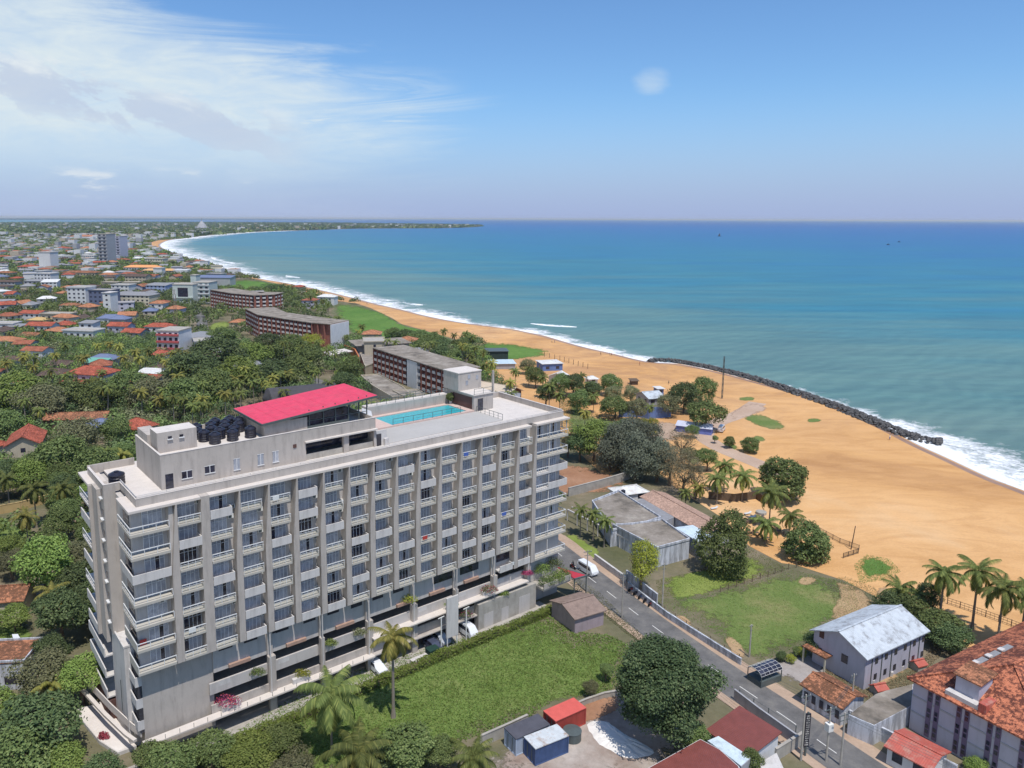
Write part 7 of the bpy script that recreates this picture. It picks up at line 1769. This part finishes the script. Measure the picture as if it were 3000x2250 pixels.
# boats at sea
def boat(px, py, label, L=11, sail=False):
    x, y = G(px, py, 0); t_ = thing('fishing_boat', label, 'boat', (x, y, -.35), rad(15)); mb = MB()
    S = [(-1, .5, 1.0), (-.6, .9, .8), (0, 1, .75), (.6, .7, .95), (1, .03, 1.4)]; k = L/2; 
    for a, b, c in S: mb.v += [(a*k, -b*L*.11, c*L*.1), (a*k, 0, -.1), (a*k, b*L*.11, c*L*.1)]
    for i in range(4):
        for j in range(2): mb.f.append((i*3+j, i*3+j+1, i*3+3+j+1, i*3+3+j)); mb.m.append(0)
        mb.f.append((i*3+2, i*3, i*3+3, i*3+5)); mb.m.append(0)
    mb.f.append((0, 1, 2)); mb.m.append(0); mb.build('hull', M_dgrey, t_); MB().box(-L*.2, -L*.07, L*.08, L*.02, L*.07, L*.22).build('cabin', M_brown, t_)
    MB().bar((L*.1, 0, .5), (L*.1, 0, L*(.9 if sail else .5)), .25).build('mast', M_dgrey, t_)
    if sail: MB().poly([(L*.08, 0, L*.15), (-L*.4, 0, L*.2), (L*.08, 0, L*.85)]).poly([(L*.08, .05, L*.15), (L*.08, .05, L*.85), (-L*.4, .05, L*.2)]).build('sail', M_brown, t_)
boat(2602, 717, 'dark fishing boat on the open sea, nearer of two', 12); boat(2634, 709, 'dark fishing boat on the open sea, farther of two', 12); boat(2108, 692, 'small dark sailing boat far out on the sea', 16, True)
boat(2070, 1083, 'thing', 1) if False else None
# ------------------------------------------------------------------ town and woodland fill
fi = SAND_IN.index((1500,1180))
ALLOW = [(-9000, 3000), (-9000, -600), (30, -600), (30, 60)]+[HW(76, 2)]+GL(SAND_IN[fi:])+[p for p in WSHORE[n3+1:]]+BACK
EXCL = [GL(q) for q in ([(1261,973),(1176,949),(1085,902),(973,882),(955,930),(975,975),(1100,1010),(1250,1020),(1400,1060),(1440,1120),(1350,995)],
        [(900,850),(800,826),(690,818),(600,838),(640,850),(870,850)], [(590,962),(640,935),(690,938),(685,968),(615,978)], [(930,1100),(990,1095),(1045,1140),(1045,1165),(960,1130)],
        [(-80,1810),(100,1800),(130,1850),(90,1900),(-80,1900)], [(-80,1480),(150,1450),(150,1560),(-80,1600)], [(190,2090),(300,2030),(420,2190),(340,2220)])]
EXCL.append([HW(-4, -14), HW(80, -14), HW(80, 24), HW(-3, 24)])
EXCL.append(GL([(1030,1020),(1100,1060),(1330,1110),(1430,1150),(1380,1200),(1080,1200),(1040,1120)])); EXCL.append(GL([(700,985),(860,1000),(1000,1000),(990,1035),(860,1050),(700,1010)]))
EXCL.append([HW(-6, -60), HW(90, -60), HW(90, -2), HW(5, -2)]); EXCL.append([HW(-12, -8), HW(3, -8), HW(3, 24), HW(-9, 24)])
def nearroad(x, y, d):
    return any((x-a)**2+(y-b)**2 < d*d for a, b in RC)
GRID = {}
def gadd(x, y, r): GRID.setdefault((int(x//20), int(y//20)), []).append((x, y, r))
def gfree(x, y, r, k=1):
    cx_, cy_ = int(x//20), int(y//20)
    for i in range(cx_-k, cx_+k+1):
        for j in range(cy_-k, cy_+k+1):
            for a, b, q in GRID.get((i, j), ()):
                if (x-a)**2+(y-b)**2 < (r+q)**2: return False
    return True
def ok(x, y): return x > -.66*y-25 and inpoly(x, y, ALLOW) and not any(inpoly(x, y, e) for e in EXCL)
FR = random.Random(11)
for f_ in FOOT:
    gadd(f_[0], f_[1], min(f_[2]*.62, 13))
ntree = 0
for o in list(COL.objects):
    if o.parent is None and o.name.startswith(('broadleaf', 'casuarina')): gadd(o.location.x, o.location.y, 2.6); ntree += o.name.startswith('broadleaf')
    elif o.parent is None and o.name.startswith('coconut'): gadd(o.location.x, o.location.y, 1.5)
RC_ = [('red', R_sc, 3), ('red', R_red, 3), ('orange', R_or, 3), ('rust brown', R_ter, 3), ('dark', R_dk, 2), ('grey', R_grey, 3), ('white', R_white, 2), ('flat grey', M_conc, 3), ('blue', R_blue, 1)]
WW = [('white', W_wht), ('white', W_wht), ('tan', W_tan), ('grey', W_grey), ('cream', W_cream), ('lavender', W_lav)]
cnt = 0; tries = 0
while cnt < 232 and tries < 60000:
    tries += 1; y = FR.uniform(165, 330) if cnt < 20 else 290+ (1500-290)*FR.random()**1.1; x = FR.uniform(-.64*y-20, 60)
    big = y > 700
    w_ = FR.uniform(8, 14) if not big else FR.uniform(9, 20); d = FR.uniform(7, 11); r = math.hypot(w_, d)/2
    if not ok(x, y) or nearroad(x, y, r+5) or not gfree(x, y, r*.8+FR.uniform(0, 3)): continue
    rc = FR.choices(RC_, [q[2] for q in RC_])[0]; wn, wm = FR.choice(WW); kind = 'flat' if rc[0] == 'flat grey' else FR.choice(('gable', 'hip', 'hip'))
    h = FR.choice((3.5, 5.5, 6.5)) if kind != 'flat' else FR.choice((6, 8, 10))
    zone = 'nearest' if y < 335 else 'nearer' if y < 620 else ('middle' if y < 1150 else 'far')
    lb = '%s walled town house with a %s %s roof, %s rows of the town' % (wn, rc[0], kind if kind != 'flat' else 'terrace', zone)
    house('house', lb, x, y, w_, d, h, rad(FR.uniform(-25, 25)+FR.choice((0, 0, 90))), kind, FR.uniform(1.2, 2.2) if kind != 'flat' else .4, wm, rc[1], o=.5, group=lb.replace('walled town house', 'walled town houses').replace('with a', 'with').replace(' roof,', ' roofs,'), nwin=2 if y < 620 else 0)
    gadd(x, y, r*.8); cnt += 1
# individual trees, nearest first
cand = []
for _ in range(26000):
    y = 70+ (640-70)*FR.random()**.75; x = FR.uniform(-.66*y-20, 70)
    if ok(x, y) and not nearroad(x, y, 6.5): cand.append((x, y))
cand.sort(key=lambda p: p[0]**2+p[1]**2)
TL = {'dark': 'dark green broad tree', 'mid': 'mid green broad tree', 'bright': 'bright green broad tree', 'olive': 'dull olive tree'}
last = 0
for x, y in cand:
    if ntree >= 300: break
    if FR.random() < .35: continue
    r = FR.uniform(2.8, 5.2)
    if not gfree(x, y, r*.62+1.0): continue
    kd = FR.choices(('dark', 'mid', 'bright', 'olive'), (3, 4, 2, 2))[0]; dd = math.hypot(x, y)
    zone = 'in the garden belt left of the hotel' if y < 150 else ('in the tree belt behind the hotel' if y < 260 else ('between the first red roofs' if y < 380 else 'among the middle town houses'))
    tree(x, y, FR.uniform(3.4, 6.2), r, kd, '%s %s' % (TL[kd], zone), '%ss %s' % (TL[kd], zone), hs=FR.uniform(.8, 1.05)); gadd(x, y, r*.62); ntree += 1; last = dd
# more palms among the houses
np_ = 0
for x, y in cand:
    if np_ >= 150: break
    if y < 230 or FR.random() < .93 or not gfree(x, y, 1.6): continue
    v = FR.random() < .3
    palm(x, y, FR.uniform(7, 11), ('yellowing' if v else 'green')+' coconut palm rising among the town roofs at left', ('yellowing' if v else 'green')+' coconut palms rising among the town roofs', .95, int(v), mesh=FR.choice(PALMF) if not v else None); gadd(x, y, 1.5); np_ += 1
# the rest of the woodland, too many to count
def canopy(name, pts, rad_, hz, nq, leafk, mats, seed):
    rng = np.random.default_rng(seed); pts = np.array(pts); n = len(pts); rad_ = np.array(rad_); hz = np.array(hz)
    T = rng.normal(0, 1, (6, nq, 3)); T /= np.linalg.norm(T, axis=2)[:, :, None]; T[:, :, 2] = np.abs(T[:, :, 2])*.9-.12; T *= (1+rng.normal(0, .16, (6, nq, 1)))
    v = rng.integers(0, 6, n); P = T[v]*np.stack([rad_, rad_, hz*.62], 1)[:, None, :]
    P += np.stack([pts[:, 0], pts[:, 1], hz*.42], 1)[:, None, :]; d = T[v].reshape(-1, 3); P = P.reshape(-1, 3)
    a = np.cross(d+rng.normal(0, .5, d.shape), rng.normal(0, 1, d.shape)); a /= np.linalg.norm(a, axis=1)[:, None]+1e-9; dn = d/np.linalg.norm(d, axis=1)[:, None]; b = np.cross(dn, a)
    s_ = (np.repeat(rad_, nq)*leafk*rng.uniform(.7, 1.3, len(P)))[:, None]
    V = np.stack([P-a*s_, P-b*s_*.8, P+a*s_, P+b*s_*.8], 1).reshape(-1, 3)
    mi = np.repeat(rng.choice(len(mats), n, p=[.36, .34, .14, .16]), nq)
    o = put(name, fastmesh(name, V, np.arange(len(V)).reshape(-1, 4), mats, mi)); o['kind'] = 'stuff'; return o
# scattered far buildings
mb = MB(); k = 0
while k < 1300:
    y = math.sqrt(FR.uniform(900**2, (2600 if k < 420 else 7000)**2)); x = FR.uniform(-.62*y, .32*y)
    if not ok(x, y): continue
    w_ = FR.uniform(7, 17)*(1 if y < 2500 else 1.5); h = FR.uniform(5, 9)+(0 if y < 2500 else 6)+(8 if FR.random() < .08 else 0)
    if y < 2500 and not gfree(x, y, 9): continue
    if y < 2500: gadd(x, y, 7)
    pass; mb.box(x-w_/2, y-7, 0, x+w_/2, y+7, h, FR.choice((0, 0, 0, 1, 2)), FR.choice((0, 3, 4, 5, 1))); k += 1
o = mb.build('distant_town', [W_wht, W_tan, W_grey, R_or, R_ter, M_conc]); o['kind'] = 'stuff'
LM = [L_mid, L_dark, L_bright, L_olive]
pts = []; rd = []; hz = []
def gen(y0, y1, n, r0, r1, h0, h1, f=.62, col=True):
    global pts, rd, hz
    pts, rd, hz = [], [], []; t_ = 0
    while len(pts) < n and t_ < n*9:
        t_ += 1; y = math.sqrt(FR.uniform(y0*y0, y1*y1)); x = FR.uniform(-.64*y-30, min(2600, .35*y+60))
        if not ok(x, y) or nearroad(x, y, 6): continue
        r = FR.uniform(r0, r1)
        if col:
            if not gfree(x, y, r*f): continue
            gadd(x, y, r*f*.75)
        pts.append((x, y)); rd.append(r); hz.append(FR.uniform(h0, h1))
gen(150, 420, 900, 2.6, 4.6, 4, 7.5); canopy('woodland', pts, rd, hz, 260, .10, LM, 1)
gen(380, 950, 1500, 2.8, 4.8, 4.0, 7.5); canopy('woodland', pts, rd, hz, 110, .16, LM, 2)
gen(900, 2600, 5600, 4.0, 7.5, 4.5, 8, .75); canopy('distant_woodland', pts, rd, hz, 36, .27, LM, 3)
gen(2500, 9500, 15000, 14, 30, 9, 14, col=False); canopy('distant_woodland', pts, rd, hz, 16, .34, LM, 4)
mb = MB()
for i in range(60):
    px = FR.uniform(-300, 850); x, y = G(px, 642.6, 3); mb.box(x-900, y-150, 0, x+900, y+150, FR.uniform(14, 26))
o = mb.build('far_shore_trees', L_dark); o['kind'] = 'stuff'
# haze
HZ = True
if HZ:
    s = NT('haze'); s.n.remove(s.b); v = s.add('ShaderNodeVolumePrincipled'); v.inputs['Color'].default_value = (.60, .76, 1.0, 1); v.inputs['Density'].default_value = 4.6e-5; v.inputs['Absorption Color'].default_value = (1, 1, 1, 1); v.inputs['Anisotropy'].default_value = .2
    s.link(v.outputs[0], s.o.inputs['Volume'])
    o = MB().box(-160000, -4000, -1.6, 160000, 160000, 84).build('haze', s.m); o['kind'] = 'stuff'
